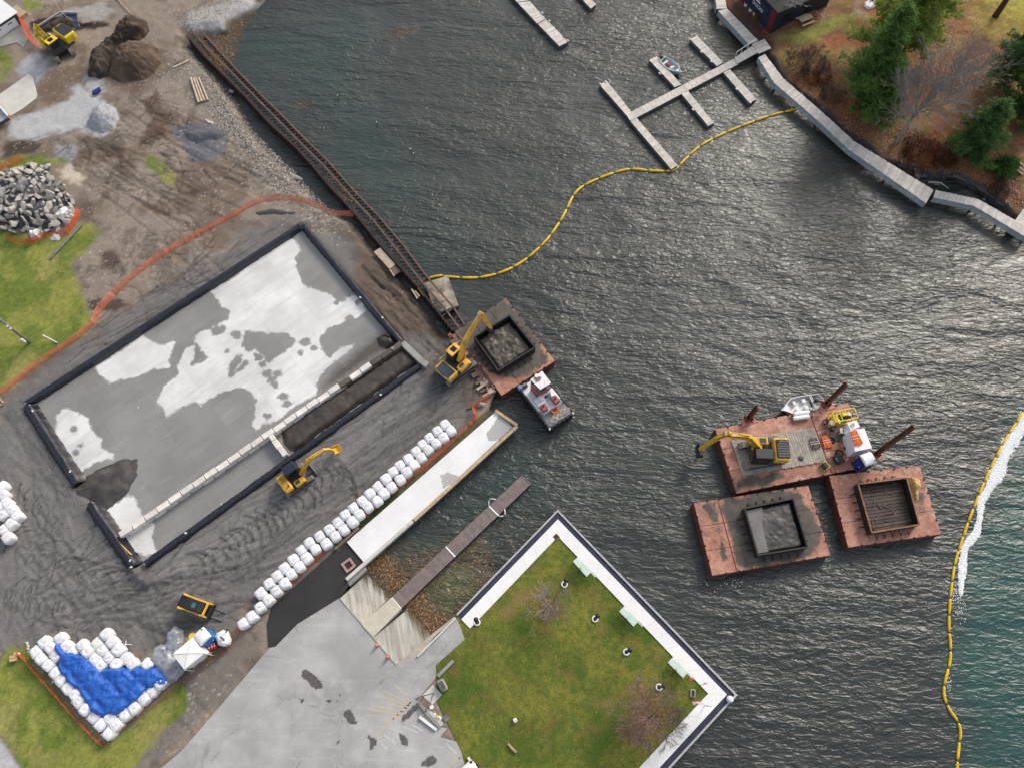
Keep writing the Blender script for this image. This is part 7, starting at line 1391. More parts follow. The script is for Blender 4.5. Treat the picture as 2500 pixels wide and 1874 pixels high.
# ================================================================== BOARDWALK
ZK = .35
bw_ = thing('boardwalk', 'long pale plank boardwalk following the wooded right shore', 'boardwalk', p('F',760,780,WZ))
segs = [((70,-40),(135,-45),(82,62),(150,58),7), ((92,72),(152,58),(300,300),(362,275),26), ((362,388),(408,365),(470,560),(530,528),17), ((470,560),(530,528),(762,812),(798,760),30), ((762,812),(798,760),(975,1010),(1012,955),22), ((975,1010),(1012,955),(1495,1372),(1545,1282),46), ((1545,1332),(1560,1282),(1820,1390),(1848,1345),20), ((1820,1390),(1848,1345),(2185,1610),(2200,1545),30)]
SK = M('skirt_picket', lin(176,186,190), lin(150,160,166), 2, .8)
for (l0,r0,l1,r1,n) in segs:
    a, b, c, d = p('F',*l0,ZK), p('F',*r0,ZK), p('F',*l1,ZK), p('F',*r1,ZK); sec = MB().prism([lerp(a,b,.08),lerp(a,b,.92),lerp(c,d,.92),lerp(c,d,.08)], ZK-.3, ZK-.065).build('joist_frame', M('dark_joists', lin(80,76,70)), bw_, world=True)
    planks_between(a, b, c, d, n, ZK, .06, WOODL, sec, .1, .03)
    mb = MB(); k_ = int(n*1.6); dr = math.atan2((c-a).y,(c-a).x)
    for i in range(k_): q = lerp(a,c,(i+.5)/k_); mb.box((q.x,q.y,ZK-.42),(.10,.05,.7),dr)
    tag(mb.build('skirt_pickets', SK, bw_, world=True), kind='stuff')
    for i in range(0, 3): q = lerp(lerp(a,c,i/2),lerp(b,d,i/2),.5); MB().cyl((q.x,q.y,WZ-2.5),(q.x,q.y,ZK-.3),.14,n=8).build('pile', BARK, bw_, world=True)
pf = [p('F',*q,ZK+.12) for q in ((318,300),(405,264),(450,326),(368,362))]; fsec = MB().prism(pf, ZK-.3, ZK+.05).build('landing_frame', M('dark_joists', (0,0,0)), bw_, world=True); planks_between(pf[0], pf[1], pf[3], pf[2], 9, ZK+.12, .06, WOODL, fsec, .1, .02)
gw = [p('F',338,300,ZK+.1), p('F',365,350,ZK+.1), p('F',203,392,ZD+.1), p('F',225,428,ZD+.1)]
gwy = thing('gangway', 'ridged gangway with white handrail linking boardwalk and finger docks', 'gangway', gw[2])
for k in range(16):
    t0, t1_ = (k+.06)/16, (k+.94)/16; a,b,c,d = lerp(gw[0],gw[2],t0), lerp(gw[1],gw[3],t0), lerp(gw[1],gw[3],t1_), lerp(gw[0],gw[2],t1_); MB().add([a,b,c,d]+[q-Vector((0,0,.06)) for q in (a,b,c,d)], [(0,1,2,3),(7,6,5,4),(0,4,5,1),(1,5,6,2),(2,6,7,3),(3,7,4,0)]).build('plank', WOODL, gwy, world=True)
for s, e in ((gw[0],gw[2]),(gw[1],gw[3])): beam('side_girder', s-Vector((0,0,.1)), e-Vector((0,0,.1)), .08,.16, STEEL, gwy)
MB().tube([gw[0]+Vector((0,0,.9)), gw[2]+Vector((0,0,.9))],.045,6).build('handrail', WHITE, gwy, world=True)
for t_ in (0.02,.35,.7,.98): q = lerp(gw[0],gw[2],t_); MB().cyl(q, q+Vector((0,0,.9)), .03,n=6).build('rail_post', WHITE, gwy, world=True)
o = thing('small_jetty', 'pale plank landing stage at the right edge of the frame', 'jetty', p('F',2140,1450,WZ)); dock_run(o, p('F',2090,1495,ZK-.05), p('F',2150,1535,ZK-.05), p('F',2150,1410,ZK-.05), p('F',2230,1450,ZK-.05), ZK-.05, .2, WOODL)
# ================================================================== RIGHT SHORE
SH2 = pl('F', [(-10,-160),(140,60),(250,180),(330,280),(420,360),(470,440),(540,560),(620,620),(740,700),(850,790),(900,850),(1000,910),(1100,990),(1200,1080),(1390,1140),(1500,1160),(1600,1170),(1750,1210),(1880,1270),(1980,1350),(2060,1430),(2110,1480),(2155,1560),(2400,1750)]) 
SH2 = SH2 + [Vector((95, 20, 0)), Vector((140,20,0)), Vector((140,140,0)), Vector((18,140,0))]
xs2 = np.arange(16, 96, .22); ys2 = np.arange(22, 112, .22); X, Y = np.meshgrid(xs2, ys2); sh = X.shape
D2 = sdf(X, Y, SH2); nb = fbm(X, Y, .35, 4, 103); nf = fbm(X, Y, 1.6, 4, 109); nff = fbm(X, Y, 4.0, 2, 121)
Dn2 = D2 + (nb-.5)*1.2 + (nf-.5)*.5
Z2 = np.where(Dn2 > 0, WZ + .9*sst(0,.5,Dn2) + .05*np.clip(Dn2,0,40) + .6*sst(1,7,Dn2), WZ - .3 - 1.2*sst(0,-1,Dn2)) + (nb-.5)*.6*sst(.3,3,Dn2)
C = np.zeros(sh+(3,)); C[:] = lin(104,74,54)
f1 = sst(.4,.62,fbm(X,Y,.2,4,201))[...,None]; C = C*(1-f1)+np.array(lin(122,100,62))*f1
f2 = sst(.5,.68,fbm(X,Y,.3,4,222))[...,None]; C = C*(1-.7*f2)+np.array(lin(128,74,46))*.7*f2
zone(pl('F', [(470,270),(600,200),(900,120),(1000,60),(1060,180),(930,260),(760,280),(560,300)]), lin(112,116,54), .8, 2.5, .85)
zone(pl('F', [(640,-60),(1000,-60),(1060,60),(800,160),(640,120)]), lin(112,98,58), 1, 3, .7)
zone(pl('F', [(1700,100),(2300,-60),(2300,420),(2000,380),(1780,330),(1650,220)]), lin(138,122,60), 1.5, 3.5, .9)
zone(pl('F', [(1850,0),(2300,-100),(2300,240),(2000,200)]), lin(140,134,58), 1.5, 3, .8)
zone(pl('F', [(1500,220),(1720,100),(1740,300),(1620,340)]), lin(134,80,50), 1, 3, .8)
zone(pl('F', [(960,-40),(1040,-40),(1060,150),(1000,190),(960,120)]), lin(128,112,96), .5, 1.5, .8)
zone(pl('F', [(180,40),(420,150),(480,330),(380,330),(240,160)]), lin(62,46,40), .8, 2, .9)
C *= 1.22*(.75+.5*nff)[...,None]*(1+.35*(RNG.random(sh)[...,None]-.5))
rk = sst(1.2,.2,Dn2)[...,None]; C = C*(1-rk)+np.array(lin(70,68,66))*rk*(.6+.8*nf[...,None])
tm2 = gridmesh('wooded_bank', X, Y, Z2, keep=(D2>-3), colr=np.clip(C,.004,.9)); to2 = link(bpy.data.objects.new('wooded_bank', tm2)); tm2.materials.append(ground_mat('leaf_litter_ground', .95, .8)); tag(to2, kind='structure')
def gz2(x, y): i = int(np.clip(round((x-xs2[0])/.22),0,len(xs2)-1)); j = int(np.clip(round((y-ys2[0])/.22),0,len(ys2)-1)); return float(Z2[j,i])
def onbank(f, x, y):
    z = .5
    for _ in range(6): q = p(f,x,y,z); z = gz2(q.x,q.y)
    return p(f,x,y,z)
struct('outer_bank', MB().prism([(95.5,18),(220,18),(220,240),(18,240),(18,111.5),(95.5,111.5)], -3, 2.2), M('outer_bank_ground', lin(104,84,58)))
# shore boulders and ledge slabs
RM2 = [rock_mesh(100+k, .4+.05*k) for k in range(6)]
for me in RM2: me.materials.clear(); me.materials.append(ROCKD)
for k, (x,y,s,lb) in enumerate([(820,735,.85,'pale flat boulder beside the boardwalk bend'),(1430,1170,1.0,'large dark boulder between boardwalk and leafy bank'),(1480,1190,.6,'dark boulder right of the large one by the boardwalk'),(1350,1185,.4,'small pale stone on the boardwalk side of the boulders'),(1160,1055,.35,'small pale stone beside the mid boardwalk'),(1525,1160,.45,'grey stone on the bank above the boardwalk corner'),(505,350,.5,'pale rock on the bank next to the landing'),(500,440,.4,'grey rock among dark brush below the landing'),(520,530,.4,'pale rock at the shrub foot by the boardwalk'),(1010,880,.5,'flat ledge rock under the bare tree'),(1880,1350,.35,'small rock beside the last boardwalk bend')]):
    q = p('F',x,y,-.2); o = thing('boulder', lb, 'rock', q); ob = link(bpy.data.objects.new('stone', RM2[k%6])); ob.parent = o; ob.scale = (s,s*.8,s*.7); ob.rotation_euler = (.1,.1,k*1.3)
led = [(900,800),(960,880),(1040,930),(1110,985),(1180,1050),(1260,1085),(1340,1120),(1600,1165),(1700,1195),(1790,1230),(1860,1265),(1930,1320),(2000,1375)]
for k, (x,y) in enumerate(led):
    q = p('F',x,y,-.35); nx = led[min(k+1,len(led)-1)]; d = p('F',*nx,-.35)-q; a = math.atan2(d.y,d.x) if d.length > .01 else -.6
    o = thing('ledge_slab', f'long grey ledge stone lining the bank, {ORD[k]} from the bare tree', 'rock', q, a, 'ledge stones along the bank'); ob = link(bpy.data.objects.new('stone', RM2[(k+2)%6])); ob.parent = o; ob.scale = (1.25,.42,.45); ob.rotation_euler = (.15,0,random.uniform(-.1,.1))
for k, (a,b,lb) in enumerate([((1510,1230),(1650,1275),'bleached driftwood log behind the boardwalk corner'),((830,720),(925,800),'curved bleached branch beside the flat boulder')]):
    o = thing('driftwood', lb, 'driftwood', p('F',*a,-.3)); q0, q1_ = p('F',*a,-.2), p('F',*b,-.2); MB().tube([q0, lerp(q0,q1_,.5)+Vector((.25,.3,.1)), q1_],[.13,.1,.05],7).build('trunk', PALEB, o, world=True, smooth=True); MB().tube([lerp(q0,q1_,.3),lerp(q0,q1_,.3)+Vector((.5,-.3,.2))],[.05,.02],5).build('branch_stub', PALEB, o, world=True)
# ================================================================== TREES
def limb(mb, a, d, L_, r, depth, rg, spread=.6, up=.15, kids=(3,4), minr=.008, seg=3, droop=0.0):
    pts = [Vector(a)]; dd = Vector(d).normalized()
    for i in range(seg): dd = (dd + Vector((rg.gauss(0,.12),rg.gauss(0,.12),rg.gauss(0,.10)+up*.25-droop))).normalized(); pts.append(pts[-1]+dd*(L_/seg))
    rs = [max(minr, r*(1-.45*i/seg)) for i in range(seg+1)]; mb.tube(pts, rs, 5 if r > .05 else 3)
    if depth == 0: return
    for k in range(rg.randint(*kids)):
        t = rg.uniform(.35,1.0); i = min(seg-1,int(t*seg)); q = lerp(pts[i],pts[i+1],t*seg-i); ax = Vector((rg.gauss(0,1),rg.gauss(0,1),rg.gauss(0,.6))).normalized(); nd = (dd + ax*spread).normalized(); nd.z += up*.5; limb(mb, q, nd, L_*rg.uniform(.55,.8), r*.55, depth-1, rg, spread, up, kids, minr, seg, droop)
def bare_tree(label, base, h, lean, r, m, seed, depth=4, spread=.75, limbs=6, trunk=.45, group='bare trees', kids=(3,4), up=.15, minr=.01, name='bare_tree'):
    rg = random.Random(seed); base = Vector(base); o = thing(name, label, 'tree', base, 0, None); L_ = Vector(lean); tp = L_*1.0 + Vector((0,0,h*trunk))
    tr = MB().tube([(0,0,-.3), lerp(Vector(),tp,.33)+Vector((rg.gauss(0,.06),0,0)), lerp(Vector(),tp,.66), tp], [r*1.25,r*.95,r*.8,r*.65], 9).build('trunk', m, o, smooth=True)
    mb = MB()
    for k in range(limbs):
        a = 2*math.pi*k/limbs + rg.uniform(-.4,.4); t = rg.uniform(.55,1.0); limb(mb, tp*t, (math.cos(a)*.8,math.sin(a)*.8,rg.uniform(.35,1.1)), h*(1-trunk)*rg.uniform(.5,.75), r*.5, depth, rg, spread, up, kids, minr)
    limb(mb, tp, (0,0,1), h*(1-trunk)*.7, r*.6, depth, rg, spread, up, kids, minr)
    mb.build('crown', m, o); return o
bare_tree('large grey leafless tree standing on the leafy shore bank', onbank('F',1290,965), 10, (1.1,1.5,0), .24, GREYB, 5, 4, .75, 8, .42, minr=.012, kids=(3,5))
bare_tree('slim pale leafless tree in front of the DOCKS building', onbank('F',432,175), 6.5, (.3,.6,0), .1, PALEB, 8, 3, .55, 5, .5, minr=.014)
bare_tree('dark trunked leafless tree at the top right corner', onbank('F',1960,112), 15, (.6,1.0,0), .32, BARK, 18, 3, .6, 5, .6, minr=.015)
bare_tree('small grey leafless tree on the park lawn near the promenade bend', p('I',640,680,.03), 3.4, (.05,.1,0), .07, GREYB, 28, 3, .7, 7, .3, minr=.012, kids=(3,4), up=.05)
bare_tree('wider reddish leafless tree on the park lawn near the flags', p('I',1270,1340,.03), 4.0, (.1,.0,0), .1, REDB, 31, 4, .8, 9, .25, minr=.011, kids=(3,4), up=.02)
def leaf_mat(name, c1, c2):
    m, t, b, out = newmat(name); oi = coords(t,'Pos'); c = mixc(t, ramp(t, ntex(t, oi, .9, 4, .6), .35, .65), c1, c2); c = mixc(t, 1.0, c, ramp(t, ntex(t, oi, 7, 2, .6), .25, .75, (.75,)*3, (1.35,)*3), 'MULTIPLY'); t.links.new(c, b.inputs['Base Color']); b.inputs['Roughness'].default_value = .65; b.inputs['Specular IOR Level'].default_value = .3
    tl = N(t,'ShaderNodeBsdfTranslucent'); t.links.new(c, tl.inputs['Color']); mxs = N(t,'ShaderNodeMixShader'); mxs.inputs[0].default_value = .42; t.links.new(b.outputs[0], mxs.inputs[1]); t.links.new(tl.outputs[0], mxs.inputs[2]); t.links.new(mxs.outputs[0], out.inputs['Surface']); return m
PINE = leaf_mat('pine_needles', lin(122,148,72), lin(82,118,64)); PINEY = leaf_mat('sunlit_pine_needles', lin(160,168,76), lin(104,136,66)); SPRUCE = leaf_mat('dark_evergreen_needles', lin(104,134,72), lin(72,104,62)); SHRUB = leaf_mat('bright_shrub_leaves', lin(84,116,54), lin(58,90,44))
def tufts(cs, rg, per, size, flat=.5):
    """clusters of thin needle sprays: many small triangles round each point"""
    n = len(cs)*per; cs = np.repeat(np.array(cs), per, 0); d = rg.normal(size=(n,3)); d[:,2] = d[:,2]*flat+.25; d /= np.linalg.norm(d,axis=1)[:,None]; s = rg.uniform(.6,1.3,(n,1))*size
    side = np.cross(d, rg.normal(size=(n,3))); side /= np.linalg.norm(side,axis=1)[:,None]+1e-9; a = cs + rg.normal(size=(n,3))*size*.25
    V = np.stack([a - side*s*.13, a + side*s*.13, a + d*s], 1).reshape(-1,3); return V
def pine(label, base, h, rmax, mats, seed, lean=(0,0), name='pine_tree', dens=1.0, bare=.12, shape=.8, size=.5):
    rg = np.random.default_rng(seed); base = Vector(base); o = thing(name, label, 'tree', base); lx, ly = lean
    MB().tube([(0,0,-.3),(lx*.5,ly*.5,h*.5),(lx,ly,h*.97)],[.03*h*.5+.06,.02*h*.5+.04,.03],8).build('trunk', BARK, o, smooth=True)
    cs = []; mb = MB(); nb_ = int(h*7.5*dens)
    for k in range(nb_):
        t = bare + (1-bare)*(k+rg.random())/nb_; z = h*t; R_ = rmax*(1-t)**shape*rg.uniform(.4,1.28)*(min(1,.55+t*2)) + .25; a = k*2.399+rg.normal()*.3; ox, oy = lx*t, ly*t
        e = np.array([ox+R_*math.cos(a), oy+R_*math.sin(a), z+R_*rg.uniform(-.05,.30)]); b0 = np.array([ox,oy,z]); mb.tube([b0,(b0+e)/2+np.array([0,0,.1]),e],[.05,.035,.015],4)
        m_ = max(3,int(R_*3.4))
        for i in range(m_):
            f = .3+.7*(i+1)/m_; q = b0+(e-b0)*f
            for s in range(2): sp = rg.normal(size=3)*np.array([.34,.34,.15])*(.5+R_*.22); cs.append(q+sp)
    mb.build('branches', BARK, o)
    V = tufts(cs, rg, 15, size); F = np.arange(len(V)).reshape(-1,3); me = bpy.data.meshes.new('crown'); me.from_pydata(V.tolist(), [], F.tolist()); me.update(); me.materials.append(mats); ob = link(bpy.data.objects.new('crown', me)); ob.parent = o; return o
pine('tall bright green pine nearest the top edge of the shore bank', onbank('F',1230,380), 15, 5.4, PINEY, 1, (1.4,.6), dens=1.0)
pine('dark green pine leaning over the shore just below the bright one', onbank('F',1030,690), 13, 3.6, PINE, 2, (.2,.6), dens=1.0)
pine('short dense dark pine at the foot of the pine clump', onbank('F',1090,800), 7.5, 3.0, PINE, 12, (.1,.3), dens=1.2)
pine('dark evergreen standing alone right of the grey bare tree', onbank('F',1750,1060), 8.0, 2.9, SPRUCE, 3, (.2,.4), 'evergreen_tree', 1.2, .06, .7)
pine('mid green evergreen at the right frame edge, upper one', onbank('F',2010,560), 9, 3.4, SPRUCE, 4, (.3,.4), 'evergreen_tree', .9, .1, .7)
pine('dark evergreen at the right frame edge, lower one', onbank('F',2110,800), 9, 3.0, SPRUCE, 6, (.4,.4), 'evergreen_tree', 1.0, .05, .7)
pine('small bright green shrub beside the sunken pallet', onbank('F',2000,1160), 1.8, 1.3, SHRUB, 7, (0,0), 'evergreen_shrub', 4.0, .05, .5, .35)
def bush(label, c, r, h, m, seed, n=220, per=10, size=.3, twigs=None, name='shrub'):
    rg = np.random.default_rng(seed); o = thing(name, label, 'shrub', c); u = rg.normal(size=(n,3)); u /= np.linalg.norm(u,axis=1)[:,None]; u[:,2] = np.abs(u[:,2]); q = u*rg.uniform(.55,1,(n,1))*np.array([r,r,h])*(1+.25*np.sin(u[:,:1]*5+seed))
    V = tufts(q.tolist(), rg, per, size, .8); me = bpy.data.meshes.new('foliage'); me.from_pydata(V.tolist(), [], np.arange(len(V)).reshape(-1,3).tolist()); me.update(); me.materials.append(m); ob = link(bpy.data.objects.new('foliage', me)); ob.parent = o
    mb = MB(); rr = random.Random(seed)
    for k in range(14): a = rr.uniform(0,6.28); limb(mb, (0,0,0), (math.cos(a)*.7,math.sin(a)*.7,rr.uniform(.5,1.2)), max(r,h)*.6, .03, 2, rr, .6, .1, (2,3), .008)
    mb.build('stems', twigs or BARK, o); return o
RUSTL = leaf_mat('rust_brown_leaves', lin(130,76,52), lin(100,60,46)); BRSH = leaf_mat('grey_brown_brush', lin(112,92,74), lin(86,70,58))
bush('rust brown leafy shrub under the grey bare tree', onbank('F',1450,1040), 3.0, 1.6, RUSTL, 3, 520, 12, .25); bush('smaller rust brown shrub beside the dark evergreen', onbank('F',1600,1080), 1.6, 1.0, RUSTL, 4, 200, 12, .25)
bush('grey brown twiggy shrub beside the boardwalk landing', onbank('F',690,430), 2.8, 1.5, BRSH, 5, 300, 10, .28, REDB); bush('orange brown shrub below the twiggy one', onbank('F',770,520), 2.0, .9, RUSTL, 6, 200, 10, .25, REDB); bush('grey brown brush at the pine foot', onbank('F',850,650), 1.8, 1.0, BRSH, 9, 160, 10, .25, REDB)
bush('pale gold seedling bush at the shore corner', onbank('T',940,420), .7, .7, leaf_mat('gold_leaves', lin(170,120,60), lin(140,96,50)), 10, 60, 8, .2); bush('dark brown brush behind the last boardwalk bend', onbank('F',1990,1290), 1.5, .8, BRSH, 14, 140, 10, .22, BARK)
# fallen leaves on the bank
def leaves(name, polys, n, m, zf, size=(.06,.13), seed=1, label=None, cat=None):
    rg = np.random.default_rng(seed); Vs = []
    for poly, k in zip(polys, n):
        b = np.array([(q[0],q[1]) for q in poly]); c = 0
        while c < k:
            xy = rg.uniform(b.min(0)-.8, b.max(0)+.8, (k*2,2)); ins = sdf(xy[:,0],xy[:,1],poly) > np.abs(rg.normal(size=len(xy)))*1.1-.9; xy = xy[ins][:k-c]; c += len(xy)
            for x, y in xy:
                s = rg.uniform(*size); a = rg.uniform(0,6.28); z = zf(x,y)+.02+rg.random()*.015; ca_, sa_ = math.cos(a)*s, math.sin(a)*s; t_ = rg.normal()*.02
                Vs += [(x-ca_,y-sa_,z),(x+sa_*.6,y-ca_*.6,z+t_),(x+ca_,y+sa_,z+.01),(x-sa_*.6,y+ca_*.6,z-t_*.3)]
    me = bpy.data.meshes.new(name); me.from_pydata(Vs, [], np.arange(len(Vs)).reshape(-1,4).tolist()); me.update(); me.materials.append(m); o = link(bpy.data.objects.new(name, me)); tag(o, label, cat, None, 'stuff'); return o
def leafc(name, cols):
    m, t, b, out = newmat(name); n = N(t,'ShaderNodeTexWhiteNoise', noise_dimensions='3D'); g_ = N(t,'ShaderNodeNewGeometry'); sn = N(t,'ShaderNodeVectorMath', operation='SNAP'); t.links.new(g_.outputs['Position'], sn.inputs[0]); sn.inputs[1].default_value = (.12,.12,5); t.links.new(sn.outputs[0], n.inputs['Vector'])
    r_ = N(t,'ShaderNodeValToRGB'); r_.color_ramp.interpolation = 'CONSTANT'; e = r_.color_ramp.elements; e[0].color = (*cols[0],1); e[1].position = 1/len(cols); e[1].color = (*cols[1],1)
    for k in range(2,len(cols)): x_ = e.new(k/len(cols)); x_.color = (*cols[k],1)
    t.links.new(n.outputs['Value'], r_.inputs['Fac']); t.links.new(r_.outputs['Color'], b.inputs['Base Color']); b.inputs['Roughness'].default_value = .7; return m
LF = leafc('autumn_leaves', [lin(140,90,60),lin(120,72,50),lin(158,112,76),lin(104,64,46),lin(176,134,96)]); LFW = leafc('floating_leaves', [lin(132,96,56),lin(108,74,44),lin(158,122,78),lin(88,60,38),lin(124,84,48),lin(170,140,98)])
leaves('leaf_litter', [pl('F',q) for q in ([(460,120),(760,20),(800,160),(560,240),(480,200)], [(900,860),(1200,1000),(1350,1120),(1600,1150),(1900,1260),(2155,1420),(2155,1200),(1900,1000),(1600,1000),(1200,880),(1000,780)], [(1500,220),(1750,80),(1900,500),(2000,800),(1700,700),(1350,560)], [(620,500),(900,480),(960,760),(700,640)])], [1800,4200,2600,1500], LF, gz2, (.06,.14), 3, 'fallen brown leaves carpeting the wooded bank', 'leaves')
leaves('floating_leaves', [pl('H', q, WZ) for q in ([(760,350),(860,305),(930,360),(1000,470),(1010,490),(960,530),(900,470),(830,390)], [(1040,600),(1100,560),(1180,640),(1290,720),(1260,770),(1220,790),(1130,720)], [(1180,340),(1290,330),(1480,220),(1550,330),(1540,440),(1470,400),(1360,330),(1240,460),(1150,560),(1060,560),(1120,480)], [(1030,430),(1060,340),(1180,310),(1150,390),(1060,440)], [(1500,60),(1700,0),(1831,60),(1700,250),(1560,250)], [(1300,500),(1500,480),(1420,640),(1340,690),(1240,620)])], [1500,1500,800,260,180,260], LFW, lambda x,y: WZ, (.035,.085), 5, 'orange brown leaves floating in the inlet', 'leaves')
leaves('floating_leaves', [pl('A', [(1750,260),(2180,60),(2140,180),(2040,330),(1990,480),(1900,640),(1800,500)], WZ), pl('C', [(140,160),(260,180),(220,260),(150,230)], WZ), pl('C',[(1180,70),(1230,30),(1300,10),(1330,40),(1250,80),(1200,100)],WZ), pl('C',[(640,470),(680,450),(710,470),(680,490)],WZ), pl('C',[(840,880),(870,870),(880,900),(850,910)],WZ), pl('C',[(930,960),(980,940),(990,980),(940,990)],WZ), pl('C',[(740,240),(780,220),(790,240),(750,260)],WZ), pl('C',[(940,1010),(970,1010),(965,1040),(945,1030)],WZ)], [1500,260,200,70,90,130,24,50], LFW, lambda x,y: WZ, (.04,.1), 8, 'brown leaves drifted along the top left shore', 'leaves')
leaves('lawn_leaves', [pl('I', q) for q in ([(1090,1450),(1150,1230),(1290,1180),(1440,1260),(1440,1400),(1330,1530),(1150,1510)], [(540,580),(740,540),(760,720),(620,820),(540,740)], [(200,900),(1200,700),(1500,1200),(1000,1500),(300,1500)])], [900,420,420], LF, lambda x,y: .035, (.03,.07), 9, 'scattered dry leaves on the park lawn', 'leaves')
# ================================================================== PARK FURNITURE
for k, (x0,y0,x1,y1) in enumerate([(815,375,898,468),(1100,682,1188,775),(1402,998,1492,1092)]):
    a, b = p('I',x0,y0,.12), p('I',x1,y1,.12); c = (a+b)/2; rz = math.atan2((b-a).y,(b-a).x); L_ = (b-a).length
    pad = MB().prism([a+bn*.12, b+bn*.12, b-bn*1.3, a-bn*1.3], -.2, .117).build('bench_pad', PAVW, prom, world=True)
    o = thing('park_bench', ['pale green slatted bench nearest the promenade bend','pale green slatted bench, middle one along the promenade','pale green slatted bench nearest the flags'][k], 'bench', c, rz, 'benches along the promenade'); s = -1
    for j in range(4): MB().box((0,.10+.13*j-.1,.43),(L_,.10,.04)).build('seat_slat', BENCH, o)
    for j in range(3): MB().box((0,-.16-.03*j,.58+.14*j),(L_,.03,.11)).build('back_slat', BENCH, o)
    for sx in (-.32,.32): MB().extr([(-.2,0),(.3,0),(.25,.4),(-.1,.42),(-.24,.92),(-.29,.92),(-.2,.4)],.05,off=0).build('leg_frame', STEEL, o).rotation_euler = (0,0,math.pi/2); o.children[-1].location = (sx*L_,0,0)
for k, (x,y) in enumerate([(755,522),(945,735),(1138,940),(1340,1158),(215,757)]):
    q = p('I',x,y,.03); o = thing('lamp_post', ['black globe lamp post nearest the promenade bend','black globe lamp post, second in the lawn row','black globe lamp post, third in the lawn row','black globe lamp post beside the reddish tree','black globe lamp post at the promenade start by the ramp'][k], 'lamp post', q, 0, 'lamp posts on the lawn'); h = 2.1
    MB().torus((0,0,.08),.24,.07,18,7).build('planter_ring', WHITE, o, smooth=True); MB().cyl((0,0,0),(0,0,.1),.22,n=14).build('planter_soil', BLK, o); MB().cyl((0,0,.05),(0,0,h-.1),.055,.04,8).build('post', BLK, o); MB().sphere((0,0,h+.12),.22,12,8).build('globe', BLK, o, smooth=True); MB().cyl((0,0,h-.12),(0,0,h-.02),.1,.14,10).build('collar', BLK, o)
def flag(label, base, tip, zt, wdir, kind):
    o = thing('flagpole', label, 'flag', base); MB().cyl((0,0,0),(0,0,zt),.035,.02,8).build('pole', WHITE, o, smooth=True); MB().sphere((0,0,zt),.05,8,6).build('finial', WHITE, o, smooth=True)
    L_, H_ = 1.5, .85; n, mrow = 14, 13; d = Vector(wdir).normalized(); up = Vector((0,0,1))
    def pt(u, v): s = u*L_; side = Vector((-d.y,d.x,0)); return Vector((0,0,zt-.1)) + d*s*.9 + side*(.12*math.sin(u*7+v)*u) + Vector((0,0,-v*H_*(1-.15*u) - .35*u*u)) + side*(-v*.35*u)
    def cell(u0,u1,v0,v1): return [pt(u0,v0),pt(u1,v0),pt(u1,v1),pt(u0,v1)]
    parts = {}
    RD, BL, WT_ = M('flag_red', lin(186,60,72)), M('flag_navy', lin(60,66,110)), M('flag_white', (.8,.8,.8))
    def put(nm, m, u0, u1, v0, v1, nu=10):
        mb = MB()
        for i in range(nu): mb.add(cell(lerp(u0,u1,i/nu), lerp(u0,u1,(i+1)/nu), v0, v1), [(0,1,2,3)])
        mb.build(nm, m, o)
    if kind == 'stripes':
        for k in range(13): put('stripe', RD if k%2==0 else WT_, .4 if k < 7 else 0, 1, k/13, (k+1)/13)
        put('canton', BL, 0, .4, 0, 7/13, 5)
        for i in range(5):
            for j in range(4): q = pt(.05+.07*i,.06+.12*j); MB().box(q+Vector((0,0,.012)),(.035,.035,.01)).build('star', WT_, o)
    else:
        put('band', RD, .0, .25, 0, 1, 4); put('band', WT_, .25, .75, 0, 1, 6); put('band', RD, .75, 1, 0, 1, 4)
    return o
flag('white flag with red ends on a pole near the last bench', p('I',1600,1142,.12), None, 2.6, (-1,.25,0), 'bands')
flag('striped red and white flag with navy canton on a pole', p('I',1620,1275,.12), None, 2.6, (-1,.1,0), 'stripes')
o = thing('memorial_stone', 'low dark polished memorial stone with pale frame between the flags', 'memorial', p('I',1548,1195,.03), 1.4); MB().rbox((0,0,.12),(.62,.4,.24),.03).build('plinth', CONC, o); MB().box((0,0,.25),(.5,.26,.02)).build('plaque', M('dark_plaque', (.04,.045,.045), None, 5, .2), o)
o = thing('valve_box', 'small open valve box in the paving corner', 'valve box', p('I',705,228,.1), .75); MB().box((0,0,.0),(.5,.5,.06)).build('frame', WOODB, o); MB().box((0,0,.02),(.34,.34,.04)).build('dark_opening', BLK, o)
o = thing('ground_floodlight', 'small white floodlight with black bracket alone on the lawn', 'light', p('I',450,1362,.03), .4); MB().rbox((0,0,.28),(.34,.34,.2),.06,m=Matrix.Rotation(.4,3,'X')).build('housing', WHITEP, o); MB().cyl((0,.12,0),(0,.12,.25),.12,n=10).build('bracket', BLK, o); MB().box((.1,.26,.3),(.05,.1,.05)).build('clip', WOODT, o)
o = thing('timber_block', 'short tan timber block lying on the lawn', 'timber', p('I',432,1532,.03), math.atan2(*(p('I',455,1555)-p('I',410,1507)).yx)); MB().box((0,0,.2),(.95,.17,.06)).build('top_board', WOODT, o)
for sx in (-1,1): MB().box((sx*.35,0,.09),(.08,.15,.18)).build('foot', WOODB, o)
o = thing('corner_light', 'white rounded bollard light at the promenade corner', 'light', p('W',1440,780,.12), .3); MB().cyl((0,0,0),(0,0,.3),.3,.26,16).build('drum', WHITEP, o, smooth=False); MB().sphere((0,0,.3),.26,12,6,.4).build('lens', WHITEP, o, smooth=True); MB().cyl((.2,-.1,.1),(.55,-.05,.15),.03,n=6).build('arm', STEEL, o)
